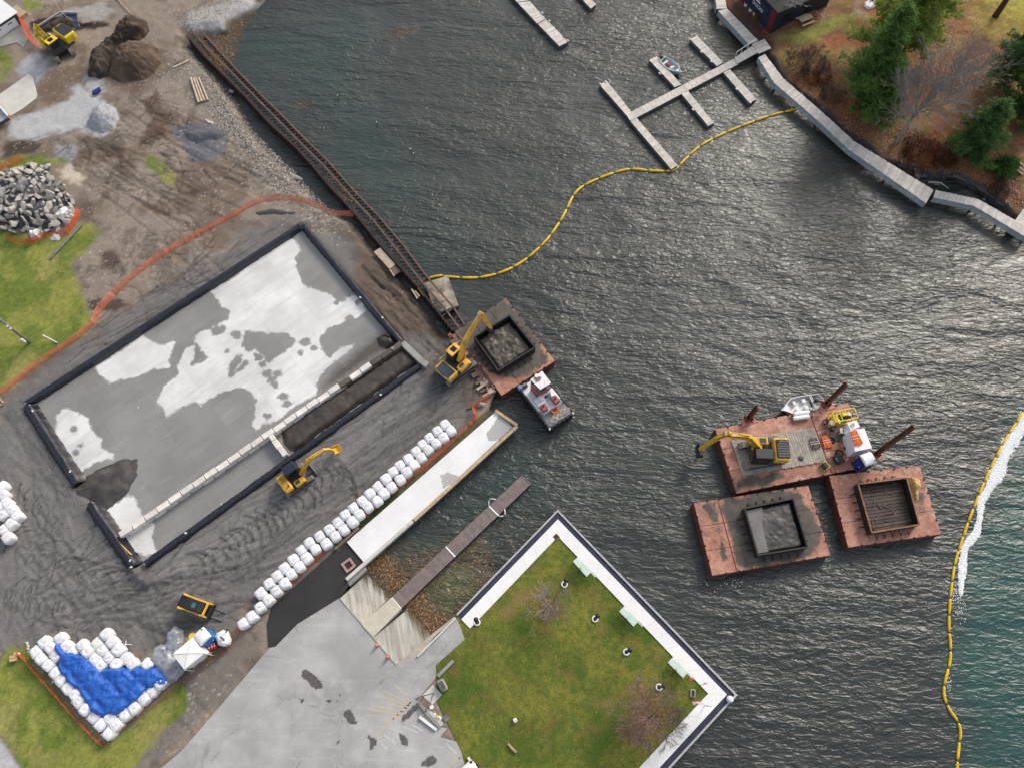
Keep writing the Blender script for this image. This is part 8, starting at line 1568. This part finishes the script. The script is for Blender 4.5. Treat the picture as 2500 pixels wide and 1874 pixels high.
# ---- things at the lot edge
for k, (a,b,wd,lb,m) in enumerate([((370,525),(655,235),.28,'long grey kerb timber between lot and lawn',CONCG),((5,975),(150,1160),.28,'grey kerb timber, first of the pair by the stand',CONCG),((150,1180),(410,1465),.26,'grey kerb timber lying outermost beside its twin',CONCG),((185,1135),(450,1425),.26,'grey kerb timber lying innermost beside its twin',CONC),((30,1270),(345,1510),.22,'white painted timber on the parking lot',WHITE)]):
    o = thing('kerb_timber', lb, 'timber', p('V',*a,.02)); beam('timber', p('V',*a,.12), p('V',*b,.12), wd,.2, m, o); 
    for t_ in (.1,.9): q = lerp(p('V',*a,.12),p('V',*b,.12),t_); MB().cyl((q.x,q.y,.2),(q.x,q.y,.235),.03,n=6).build('pin', STEEL, o, world=True)
o = thing('stone_trough', 'weathered grey stone trough at the lawn edge', 'trough', p('V',460,695,.03), -1.05); MB().rbox((0,0,.3),(1.0,.62,.6),.1).build('body', ROCK, o); MB().rbox((0,0,.6),(.7,.36,.04),.02).build('hollow', ROCKD, o)
o = thing('frame_stand', 'triangular metal stand on a concrete pad at the lawn edge', 'stand', p('V',270,860,.02)); MB().prism(pl('V', [(85,880),(280,680),(450,868),(270,1045)]), -.1, .06).build('concrete_pad', CONC, o, world=True)
tri = [p('V',95,890,.75), p('V',285,835,.75), p('V',225,1050,.75)]
for k in range(3): MB().tube([tri[k],tri[(k+1)%3]],.035,6).build('frame_bar', STEEL if k else CHAR, o, world=True); q = tri[k]; MB().cyl((q.x,q.y,.05),(q.x,q.y,.78),.05,n=8).build('leg', STEEL, o, world=True)
o = thing('white_bucket', 'white bucket beside the triangular stand', 'bucket', p('V',262,1090,.02)); MB().cyl((0,0,0),(0,0,.35),.14,.17,14).build('pail', WHITEP, o); MB().torus((0,0,.35),.17,.015).build('rim', WHITEP, o)
o = thing('litter_bag', 'white litter bag with yellow lid beside the kerb timbers', 'litter', p('V',395,1300,.02)); MB().rbox((0,0,.15),(.4,.35,.3),.1,.4).build('bag', SACK, o); MB().cyl((-.1,.15,.3),(-.1,.15,.33),.12,n=12).build('lid', M('lemon_lid', lin(220,220,90)), o); MB().rbox((-.4,.3,.08),(.3,.22,.16),.06,.8).build('crumpled_wrap', SACK, o)
o = thing('utility_cover', 'grey square utility cover in the grass', 'cover', p('V',518,1297,.03), .75); MB().box((0,0,.02),(.45,.45,.05)).build('lid', STEEL, o); MB().box((0,0,.05),(.1,.03,.02)).build('lift_slot', BLK, o)
# white car at the bottom edge
cq0 = g(1175,1925,0); car = thing('parked_car', 'white car whose front just enters the bottom edge', 'car', cq0, math.atan2(*(p('H',1400,1600)-p('H',1500,1740)).yx))
def carbody():
    mb = MB(); st_ = [(-2.2,.62,.55),(-2.1,.8,.78),(-1.2,.88,.9),(.6,.88,.92),(1.5,.86,.86),(2.1,.74,.7),(2.25,.5,.5)]; vs = []; K = 10
    for x, w_, zt in st_:
        for k in range(K): a = math.pi*k/(K-1); vs.append((x, w_*math.cos(a)*(1 if abs(math.cos(a))>.9 else 1), .28+(zt-.28)*min(1,math.sin(a)*1.7) if 0<k<K-1 else .28))
    return mb.add(vs, [(i*K+k,i*K+k+1,(i+1)*K+k+1,(i+1)*K+k) for i in range(len(st_)-1) for k in range(K-1)] + [tuple(range(K))[::-1], tuple(range((len(st_)-1)*K,len(st_)*K))])
carbody().build('body', WHITEP, car, smooth=True); MB().extr([(-1.6,.88),(.9,.88),(.3,1.42),(-1.1,1.42)],1.45).build('cabin', GLASS, car); MB().rbox((-.4,0,1.44),(1.35,1.3,.06),.03).build('roof', WHITEP, car)
for sx in (-1.35,1.4):
    for sy in (-.82,.82): w_ = MB().cyl((sx,sy-.11,.33),(sx,sy+.11,.33),.33,n=16).build('wheel', RUBBER, car); MB().cyl((sx,sy-.115,.33),(sx,sy+.115,.33),.19,n=12).build('rim', STEEL, w_)
for sy in (-.6,.6): MB().sphere((2.08,sy,.62),.14,8,6).build('headlight', GLASS, car, smooth=True)
for sy in (-1,1): MB().rbox((.7,sy*.95,.98),(.14,.22,.14),.04).build('mirror', WHITEP, car)
o = thing('kerb_timber', 'white painted timber beside the white car', 'timber', g(1160,1860,.02)); beam('timber', p('H',1420,1590,.1), p('H',1475,1665,.1), .2,.18, WHITE, o); beam('end_cap', p('H',1417,1586,.1), p('H',1420,1590,.1), .21,.19, WOODT, o)
# ================================================================== TOP LEFT
shed_z = 4.0
rf = [p('Q',*q,shed_z) for q in ((400,285),(0,415),(-420,560),(-500,-300),(120,-300),(260,0),(480,235))]
r0, r1_ = p('Q',470,255,shed_z), p('Q',-380,560,shed_z)
fr_, fl_ = p('Q',505,520,0), p('Q',0,860,0); fd = (fl_-fr_).normalized(); fn = Vector((fd.y,-fd.x,0)); fn = fn if fn.y > 0 else -fn
shed = thing('green_shed', 'green metal shed with white roof and white roller door', 'building', fr_); c0 = Vector((fr_.x,fr_.y,0)); 
wallp = [c0, c0+fd*14, c0+fd*14+fn*12, c0+fn*12]
MB().prism(wallp, -.1, 1.5).build('wall', GREENW, shed, world=True)
rp_ = [c0-fd*.25-fn*.25, c0+fd*14.2-fn*.25, c0+fd*14.2+fn*12.2, c0-fd*.25+fn*12.2]; mid_a, mid_b = lerp(rp_[0],rp_[3],.5)+Vector((0,0,2.0)), lerp(rp_[1],rp_[2],.5)+Vector((0,0,2.0))
ra = [q+Vector((0,0,1.52)) for q in rp_]; rf_ = MB().add([ra[0],ra[1],mid_b,mid_a,ra[2],ra[3]], [(0,1,2,3),(3,2,4,5)]).build('roof', WHITE, shed, world=True); md = rf_.modifiers.new('t','SOLIDIFY'); md.thickness = .08
da, db = fr_+fd*.45, fr_+fd*4.0; door = MB().prism([da-fn*.03, db-fn*.03, db+fn*.03, da+fn*.03], .02, 1.1).build('roller_door', WHITEP, shed, world=True)
for t_ in (.25,.7): q = lerp(da,db,t_)-fn*.045; MB().box((q.x,q.y,.82),(.55,.03,.1),math.atan2(fd.y,fd.x)).build('door_window', GLASS, door, world=True)
q = fr_+fd*5.2-fn*.04; MB().box((q.x,q.y,.6),(.35,.04,.3),math.atan2(fd.y,fd.x)).build('meter_box', STEEL, shed, world=True)
MB().prism([c0-fd*.05+fn*.4, c0-fd*1.3+fn*.4, c0-fd*1.3+fn*2.6, c0-fd*.05+fn*2.6], 0, .5).build('side_deck', WOODT, shed, world=True)
struct('concrete_apron', MB().prism(pl('Q', [(490,560),(0,860),(-300,1040),(-300,1200),(0,1060),(380,960),(520,1080),(620,900),(600,700)]), -.2, .03), CONCG)
struct('concrete_slab', MB().prism(pl('Y', [(-250,660),(0,520),(720,20),(830,100),(940,520),(900,640),(560,900),(130,1160),(-250,1350)]), -.25, .035), CONC)
# trench with shoring
tr = thing('trench_shoring', 'pale steel shoring beams framing the dark trench', 'shoring', p('Q',1350,290,0)); beam('beam', p('Q',760,655,.3), p('Q',1350,280,.3), .16,.2, ALU, tr); beam('beam', p('Q',1350,280,.3), p('Q',1730,290,.3), .16,.2, ALU, tr); beam('beam', p('Q',1730,290,.1), p('Q',1790,620,.0), .14,.16, STEEL, tr)
MB().prism(pl('Q', [(1400,330),(1720,310),(1760,620),(1720,650),(1600,560)], 0), -.02, .08).build('blue_sheet', M('dark_blue_sheet', lin(44,54,84), lin(36,44,70), 3, .4), tr, world=True)
heap('trench_spoil', 'black spoil ridge along the shored trench', 'soil pile', pl('Q', [(780,720),(1000,560),(1300,420),(1560,380),(1900,520),(2150,440),(2211,560),(1900,620),(1650,560),(1400,600),(1150,740),(900,780)]), -.05, .35, SOILD, .8, .3, 1.0, .14)
lc = thing('cable', 'thin pale cable trailing from the top edge into the trench', 'cable', p('Q',1380,270,.3)); MB().tube([p('Q',1200,-20,1.5),p('Q',1290,140,.9),p('Q',1380,270,.6),p('Q',1480,370,.35),p('Q',1640,455,.15)],.03,5).build('wire', M('pale_cable', lin(196,180,170)), lc, world=True, smooth=True); MB().sphere(p('Q',1640,455,.15),.06,8,6).build('plug', CHAR, lc, world=True)
hp_ = thing('bent_pipe', 'thin pale plastic pipe bent across the gravel at the top edge', 'pipe', p('A',1060,50,.1)); MB().tube([p('A',990,-20,.1),p('A',1040,25,.15),p('A',1085,70,.2),p('A',1132,130,.1)],.06,6).build('pipe_run', WOODT, hp_, world=True, smooth=True); MB().cyl(p('A',1130,128,.1),p('A',1136,136,.1),.07,n=8).build('coupling', CHAR, hp_, world=True)
# flatbed trailer at the left edge
ft0 = p('Y',100,950,0); fth = math.atan2(*(p('Y',380,1030)-p('Y',0,590)).yx); ft = thing('flatbed_trailer', 'grey flatbed trailer with white side rail at the left edge', 'trailer', p('Y',-20,1020,0), fth)
MB().box((0,-.6,.62),(4.4,2.3,.12)).build('bed', M('grey_bed', lin(168,168,174), lin(150,150,156), 1.5, .6), ft); MB().box((0,.62,.85),(4.6,.2,.45)).build('side_rail', WHITE, ft); MB().box((2.1,.72,.9),(.5,.14,.3)).build('red_marker', ORANGE, ft); MB().box((2.25,-.6,.6),(.12,2.3,.3)).build('tail_board', CHAR, ft)
for x in (-.8,.4): w_ = MB().cyl((x,-1.75,.36),(x,-1.5,.36),.36,n=16).build('wheel', RUBBER, ft); MB().cyl((x,-1.76,.36),(x,-1.49,.36),.18,n=10).build('rim', WHITEP, w_)
for x, y in ((1.2,-.3),(.2,-.9)): MB().cyl((x,y,.68),(x,y,.95),.18,n=12).build('black_drum', BLK, ft)
o = thing('barrow', 'small blue and grey barrow beside the gravel spill', 'barrow', p('A',845,800,0), .6); MB().extr([(-.5,.35),(.5,.45),(.35,.2),(-.35,.15)],.55).build('tray', BLUED, o); MB().cyl((-.5,-.06,.16),(-.5,.06,.16),.16,n=12).build('wheel', RUBBER, o)
for s in (-1,1): MB().tube([(-.5,s*.1,.16),(.3,s*.25,.25),(.95,s*.28,.45)],.03,5).build('shaft', STEEL, o)
# utility pole, marker pipe, pallet fork at the left lawn
fz = FR; FR['AH'] = (0,760,6.906)
up_ = p('AH',500,530,0); o = thing('utility_pole', 'tall grey utility pole with white box on the left lawn', 'utility pole', up_); MB().cyl((0,0,-.2),(0,0,8.5),.15,.11,12).build('pole', GREYB, o, smooth=True); MB().rbox((-.05,-.25,1.0),(.3,.22,.7),.04).build('meter_box', WHITEP, o); MB().box((0,0,7.9),(1.8,.12,.14),.9).build('cross_arm', BARK, o)
for s in (-.8,0,.8): MB().cyl((s*math.cos(.9),s*math.sin(.9),7.97),(s*math.cos(.9),s*math.sin(.9),8.2),.06,n=8).build('insulator', WHITEP, o)
for z_ in (3.4,3.9): MB().box((.1,-.14,z_),(.14,.14,.16)).build('white_fitting', WHITEP, o)
o = thing('marker_pipe', 'thin white marker pipe leaning over the left lawn', 'pipe', p('AH',960,525,0)); MB().cyl(p('AH',965,528,.05), p('AH',715,398,.8), .045, n=8).build('tube', WHITEP, o, world=True); MB().cyl(p('AH',955,560,0),p('AH',962,526,.25),.05,n=8).build('foot', STEEL, o, world=True)
o = thing('rake_bucket', 'tan toothed rake head at the left edge beside the basin', 'rake', p('AH',10,1520,.1)); beam('bar', p('AH',-30,1440,.15), p('AH',65,1545,.15), .14,.12, WOODT, o)
for k in range(4): q0 = lerp(p('AH',-10,1560,.1),p('AH',60,1540,.1),k/3); MB().box((q0.x,q0.y-.1,.1),(.06,.3,.06)).build('tooth', WOODT, o, world=True)
o = thing('cardboard_box', 'small tan box beside the orange fence corner', 'box', p('AA',500,640,0), .2); MB().box((0,0,.18),(.5,.5,.36)).build('carton', M('cardboard', lin(206,170,124)), o); MB().box((0,0,.365),(.5,.04,.008)).build('tape_seam', WOODB, o)
o = thing('delineator', 'pink and white delineator tube lying at the fence corner', 'cone', p('AA',590,500,.05)); MB().cyl(p('AA',490,475,.12), p('AA',690,510,.12), .1, n=10).build('tube', PINKO, o, world=True)
for x in (515,645): MB().cyl(p('AA',x-25,480,.12), p('AA',x+25,488,.12), .108, n=10).build('white_band', WHITEP, o, world=True)
for k, (x,y,l,lb) in enumerate([(210,560,.5,'crumpled pale plastic wrap above the fence corner'),(985,545,.45,'small white tripod lying right of the bag stack'),(1128,578,.25,'pale stone lying between bag stack and grey tarp')]):
    q = p('G',x,y,0); o = thing(['plastic_wrap','tripod','stone'][k], lb, ['wrap','tripod','stone'][k], q)
    if k == 1:
        for a in (0,2.1,4.2): MB().cyl((0,0,.35),(math.cos(a)*.4,math.sin(a)*.4,0),.025,n=6).build('leg', WHITEP, o)
        MB().box((0,0,.37),(.12,.12,.06)).build('head', WHITEP, o)
    else: 
        for i in range(4 if k == 0 else 1): MB().rbox((random.uniform(-.3,.3)*(k==0),random.uniform(-.3,.3)*(k==0),.08),(l*.6,l*.4,.14),.06,i).build('fold' if k == 0 else 'body', M('clear_wrap', lin(206,208,204)) if k == 0 else ROCK, o)
# ================================================================== DOCKS BUILDING (top right)
db_ = onbank('T',1000,330); hgt = 3.0; dkb = thing('dock_shop', 'dark navy dock shop with red corner panels and DOCKS sign', 'building', db_)
ga_, gb_ = p('T',830,150,.9), p('T',1060,400,.9); gd_ = (gb_-ga_).normalized(); gn = Vector((-gd_.y,gd_.x,0)); gn = gn if gn.x > 0 else -gn; NAVW = M('navy_cladding', lin(30,42,62), lin(24,34,52), 2, .6); DRED = M('dark_red_panel', lin(112,26,40), lin(96,20,34), 2, .6)
A0 = Vector((ga_.x,ga_.y,0)) - gd_*2.6; Lg = 7.0; dep = 8.5; z0_ = .4
MB().prism([A0, A0+gd_*Lg, A0+gd_*Lg+gn*dep, A0+gn*dep], z0_-.8, z0_+hgt).build('wall', NAVW, dkb, world=True)
MB().prism([A0-gd_*.3-gn*.35, A0+gd_*(Lg+.3)-gn*.35, A0+gd_*(Lg+.3)+gn*(dep+.3), A0-gd_*.3+gn*(dep+.3)], z0_+hgt+.003, z0_+hgt+.25).build('roof', M('charcoal_shingle', lin(58,56,56), lin(44,43,44), 3, .9), dkb, world=True)
for s in (.02,.86): a = A0+gd_*Lg*s; MB().prism([a-gn*.05, a+gd_*.9-gn*.05, a+gd_*.9+gn*.02, a+gn*.02], z0_-.6, z0_+hgt-.1).build('red_panel', DRED, dkb, world=True)
q = A0+gd_*Lg*.52-gn*.08; sg_ = MB().box((q.x,q.y,z0_+1.9),(3.6,.05,1.2),math.atan2(gd_.y,gd_.x)).build('sign_board', NAVW, dkb, world=True)
def wtext(txt, size, at_, rz, m, parent, nm='lettering'):
    o = letters(txt, size, (0,0,0), (R(90),0,rz), m, parent, nm); o.location = mw(parent).inverted() @ Vector(at_); return o
rzs = math.atan2(gd_.y,gd_.x); 
if (Vector((math.sin(rzs),-math.cos(rzs),0))).dot(gn) > 0: rzs += math.pi
wtext('DOCKS', .62, q - gn*.04 + Vector((0,0,1.75)), rzs, WHITEP, dkb); 
MB().box(q - gn*.04 + Vector((0,0,2.35)) + gd_*-.35,(1.2,.02,.18),rzs).build('sign_line', WHITEP, dkb, world=True); MB().box(q - gn*.04 + Vector((0,0,2.65)) + gd_*-.4,(.9,.02,.12),rzs).build('sign_line', WHITEP, dkb, world=True)
s2 = A0+gd_*(Lg+.03); 
for t_ in (.22,.62): c = s2+gn*dep*t_; MB().box((c.x,c.y,z0_+1.5),(1.1,.05,.9),rzs+math.pi/2).build('window', GLASS, dkb, world=True); 
for t_ in (.22,.62): 
    c = s2+gd_*.06+gn*dep*t_; wtext('14', .9, (c.x,c.y,z0_+1.6), rzs+math.pi/2, WHITEP, dkb, 'deer_mark') if False else None
bt = s2 + gd_*.9 + gn*dep*.5; pb_ = thing('picnic_table', 'weathered picnic table beside the dock shop', 'table', (bt.x,bt.y,gz2(bt.x,bt.y)), rzs+math.pi/2)
for k in range(5): MB().box((0,(k-2)*.15,.74),(1.8,.13,.05)).build('top_plank', WOODT, pb_)
for s in (-1,1): MB().box((0,s*.7,.44),(1.8,.25,.05)).build('bench_plank', WOODT, pb_)
for sx in (-.65,.65):
    for s in (-1,1): MB().cyl((sx,s*.6,0),(sx,s*.2,.72),.05,n=6).build('leg', WOODB, pb_)
    MB().box((sx,0,.4),(.06,1.5,.1)).build('cross_bar', WOODB, pb_)
for k, (x,y) in enumerate(((800,240),(885,320),(700,130))):
    q = onbank('T',x,y); o = thing('planter_pot', ['white planter pot at the dock shop front, middle one','white planter pot at the dock shop front, nearest the red corner','white planter pot at the dock shop front, nearest the top'][k], 'pot', q, 0, 'pots at the dock shop'); MB().cyl((0,0,0),(0,0,.45),.2,.28,12).build('pot', WHITE, o); MB().cyl((0,0,.4),(0,0,.46),.24,n=12).build('soil', BLK, o)
# white cover + small items under the pines
crumple('white_cover', 'crumpled white sheet on the leafy ground beside the tall pine', 'sheet', pl('F', [(1062,30),(1080,18),(1120,12),(1155,30),(1165,52),(1130,80),(1090,85),(1066,65)], .9), .9, .7, SACK, .1, 1.8, .5)
o = thing('broken_pallet', 'broken timber pallet half sunk on the right bank', 'pallet', onbank('F',2110,1130), -.85)
for k in range(5): MB().box((0,(k-2)*.28,.18),(2.0,.2,.05)).build('board', WOODB if k%2 else WOODT, o)
for s in (-.8,.8): MB().box((s,0,.08),(.14,1.5,.14)).build('bearer', WOODB, o)
# ================================================================== FOAM, RUBBLE, TALL WEEDS
rg = np.random.default_rng(4); Vs = []; Fs = []
fp = [(560,130),(530,170),(470,240),(430,350),(385,430),(350,490),(345,560),(330,630),(280,690),(270,760),(265,820),(262,880)]; fw_ = [3.0,2.2,1.9,2.0,1.6,.9,.8,.9,1.1,1.0,.9,.4]
def blob(x, y, r, h):
    n = 6; b = len(Vs); a0 = rg.uniform(0,6)
    for k in range(n): a = a0+k*6.283/n; rr = r*rg.uniform(.7,1.2); Vs.append((x+rr*math.cos(a), y+rr*math.sin(a), WZ+.004))
    Vs.append((x,y,WZ+h)); [Fs.append((b+k,b+(k+1)%n,b+n)) for k in range(n)]
for i in range(len(fp)-1):
    a, b = p('P',*fp[i],WZ), p('P',*fp[i+1],WZ); L_ = (b-a).length
    for _ in range(int(L_*420*((fw_[i]+fw_[i+1])/3.0))):
        t = rg.random(); c = lerp(a,b,t); wv = lerp(fw_[i],fw_[i+1],t)*.24*(1+.3*math.sin(c.y*2.1)); d = (b-a).normalized(); nn_ = Vector((-d.y,d.x,0)); u = rg.normal()*.5; q = c+nn_*wv*u+d*rg.normal()*.25
        blob(q.x,q.y,rg.uniform(.05,.2)*(1.3-min(1,abs(u)*.6)),rg.uniform(.02,.09))
for (fx,fy,n_,s_) in [(240,900,24,.4),(250,960,12,.4),(205,1290,10,.3)]:
    c = p('P',fx,fy,WZ); [blob(c.x+rg.normal()*s_,c.y+rg.normal()*s_*1.6,rg.uniform(.02,.06),.03) for _ in range(n_*4)]
c = p('I',1790,520,WZ)
for _ in range(50): u = rg.random(); blob(c.x+rg.normal()*1.6,c.y+rg.normal()*.35,rg.uniform(.02,.05),.02)
me = bpy.data.meshes.new('foam'); me.from_pydata(Vs, [], Fs); me.update(); me.materials.append(M('white_foam', (.82,.84,.84), (.72,.75,.75), 6, .6)); o = link(bpy.data.objects.new('foam', me)); tag(o, 'white foam streak on the water beside the right curtain', 'foam', None, 'stuff')
# loose stones on the shore and site
def stones(name, specs, m, label, seed):
    rg = np.random.default_rng(seed); Vs = []; Fs = []
    oct_ = np.array([(1,0,0),(0,1,0),(-1,0,0),(0,-1,0),(0,0,.7),(0,0,-.5)]); of = [(0,1,4),(1,2,4),(2,3,4),(3,0,4),(1,0,5),(2,1,5),(3,2,5),(0,3,5)]
    for poly, n, s0, s1 in specs:
        b = np.array([(q[0],q[1]) for q in poly]); c = 0
        while c < n:
            xy = rg.uniform(b.min(0), b.max(0), (n*2,2)); xy = xy[sdf(xy[:,0],xy[:,1],poly) > rg.uniform(-.2,.8,len(xy))][:n-c]; c += len(xy)
            for x, y in xy:
                s = s0*(s1/s0)**(rg.random()**2.2); a = rg.uniform(0,6.28); q = oct_*rg.uniform(.6,1.2,(6,1))*s*np.array([1,rg.uniform(.5,.9),.7]); q = np.stack([q[:,0]*math.cos(a)-q[:,1]*math.sin(a), q[:,0]*math.sin(a)+q[:,1]*math.cos(a), q[:,2]],-1)+np.array([x,y,gz(x,y)+s*.15]); k = len(Vs); Vs += q.tolist(); Fs += [tuple(i+k for i in f) for f in of]
    me = bpy.data.meshes.new(name); me.from_pydata(Vs, [], Fs); me.update(); me.materials.append(m); o = link(bpy.data.objects.new(name, me)); tag(o, label, 'stones', None, 'stuff')
STN = leafc('mixed_stones', [lin(150,144,136),lin(184,176,166),lin(104,98,92),lin(128,120,110),lin(84,78,74),lin(200,192,180)])
stones('shore_rubble', [(pl('C', [(120,230),(240,330),(330,470),(480,680),(640,820),(760,960),(880,1060),(960,1090),(840,1100),(700,1030),(520,980),(330,700),(200,600),(120,480)]), 7000, .03, .17), (pl('C', [(420,620),(560,740),(760,960),(900,1050),(860,1090),(640,880),(460,700)]), 500, .12, .34), (pl('A', [(1500,150),(1900,0),(2205,-60),(1960,120),(1830,230),(1700,280),(1560,260)]), 2600, .03, .1), (pl('A', [(1000,500),(1400,600),(1560,900),(1300,760),(950,740)]), 900, .03, .1), (pl('B', [(900,400),(1700,700),(2200,700),(1500,1200),(1100,1300),(900,800)]), 900, .025, .08), (pl('A', [(300,520),(760,420),(1500,200),(1500,900),(900,800),(400,900)]), 900, .03, .1), (pl('J', [(640,1620),(1300,1120),(1900,760),(1500,1400),(900,1800),(100,1850),(0,950),(120,950)]), 1500, .02, .06)], STN, 'mixed pale and dark stones scattered along the shore', 21)
for k, (x,y,s,lb) in enumerate([(640,868,.62,'long pale boulder on the rubble shore above the orange fence'),(142,560,.55,'pale boulder on the upper shore beside the slate heap'),(262,368,.4,'small pale boulder against the steel frame'),(245,535,.35,'flat pale stone near the upper pale boulder'),(200,505,.35,'pale stone furthest up the rubble shore')]):
    q = p('C',x,y,.0); o = thing('boulder', lb, 'rock', (q.x,q.y,max(gz(q.x,q.y),-.5))); ob = link(bpy.data.objects.new('stone', RM[k])); ob.parent = o; ob.scale = (s*1.3,s*.7,s*.6); ob.rotation_euler = (0,0,2.7)
# weeds in the planting strip
vs = []
for t_ in np.linspace(0,1,300):
    q = lerp(p('K',905,915,.03),p('K',1300,560,.03),t_)+Vector((random.gauss(0,.12),random.gauss(0,.12),0)); 
    for _ in range(3): a = random.uniform(0,6.28); s = random.uniform(.1,.25); vs += [q, q+Vector((math.cos(a)*s*.4,math.sin(a)*s*.4,s*.6)), q+Vector((math.cos(a+.6)*s,math.sin(a+.6)*s,s))]
o = MB().add(vs, [(3*i,3*i+1,3*i+2) for i in range(len(vs)//3)]).build('strip_weeds', SHRUB); tag(o, 'low green weeds along the planting strip by the pier', 'weeds', None, 'stuff')
# swirl of channel stakes standing in the open water
for k, (x,y) in enumerate(((893,437),(1118,590),(1312,745),(1330,770))):
    q = p('C',x,y,WZ); o = thing('channel_stake', f'thin dark stake standing in the water, {ORD[k]} from the top', 'stake', q, 0, 'stakes standing in the bay'); MB().cyl((0,0,-1.5),(0,0,.7),.05,n=6).build('stake', BARK, o); MB().cyl((0,0,.7),(0,0,.8),.06,n=6).build('white_tip', WHITEP, o)
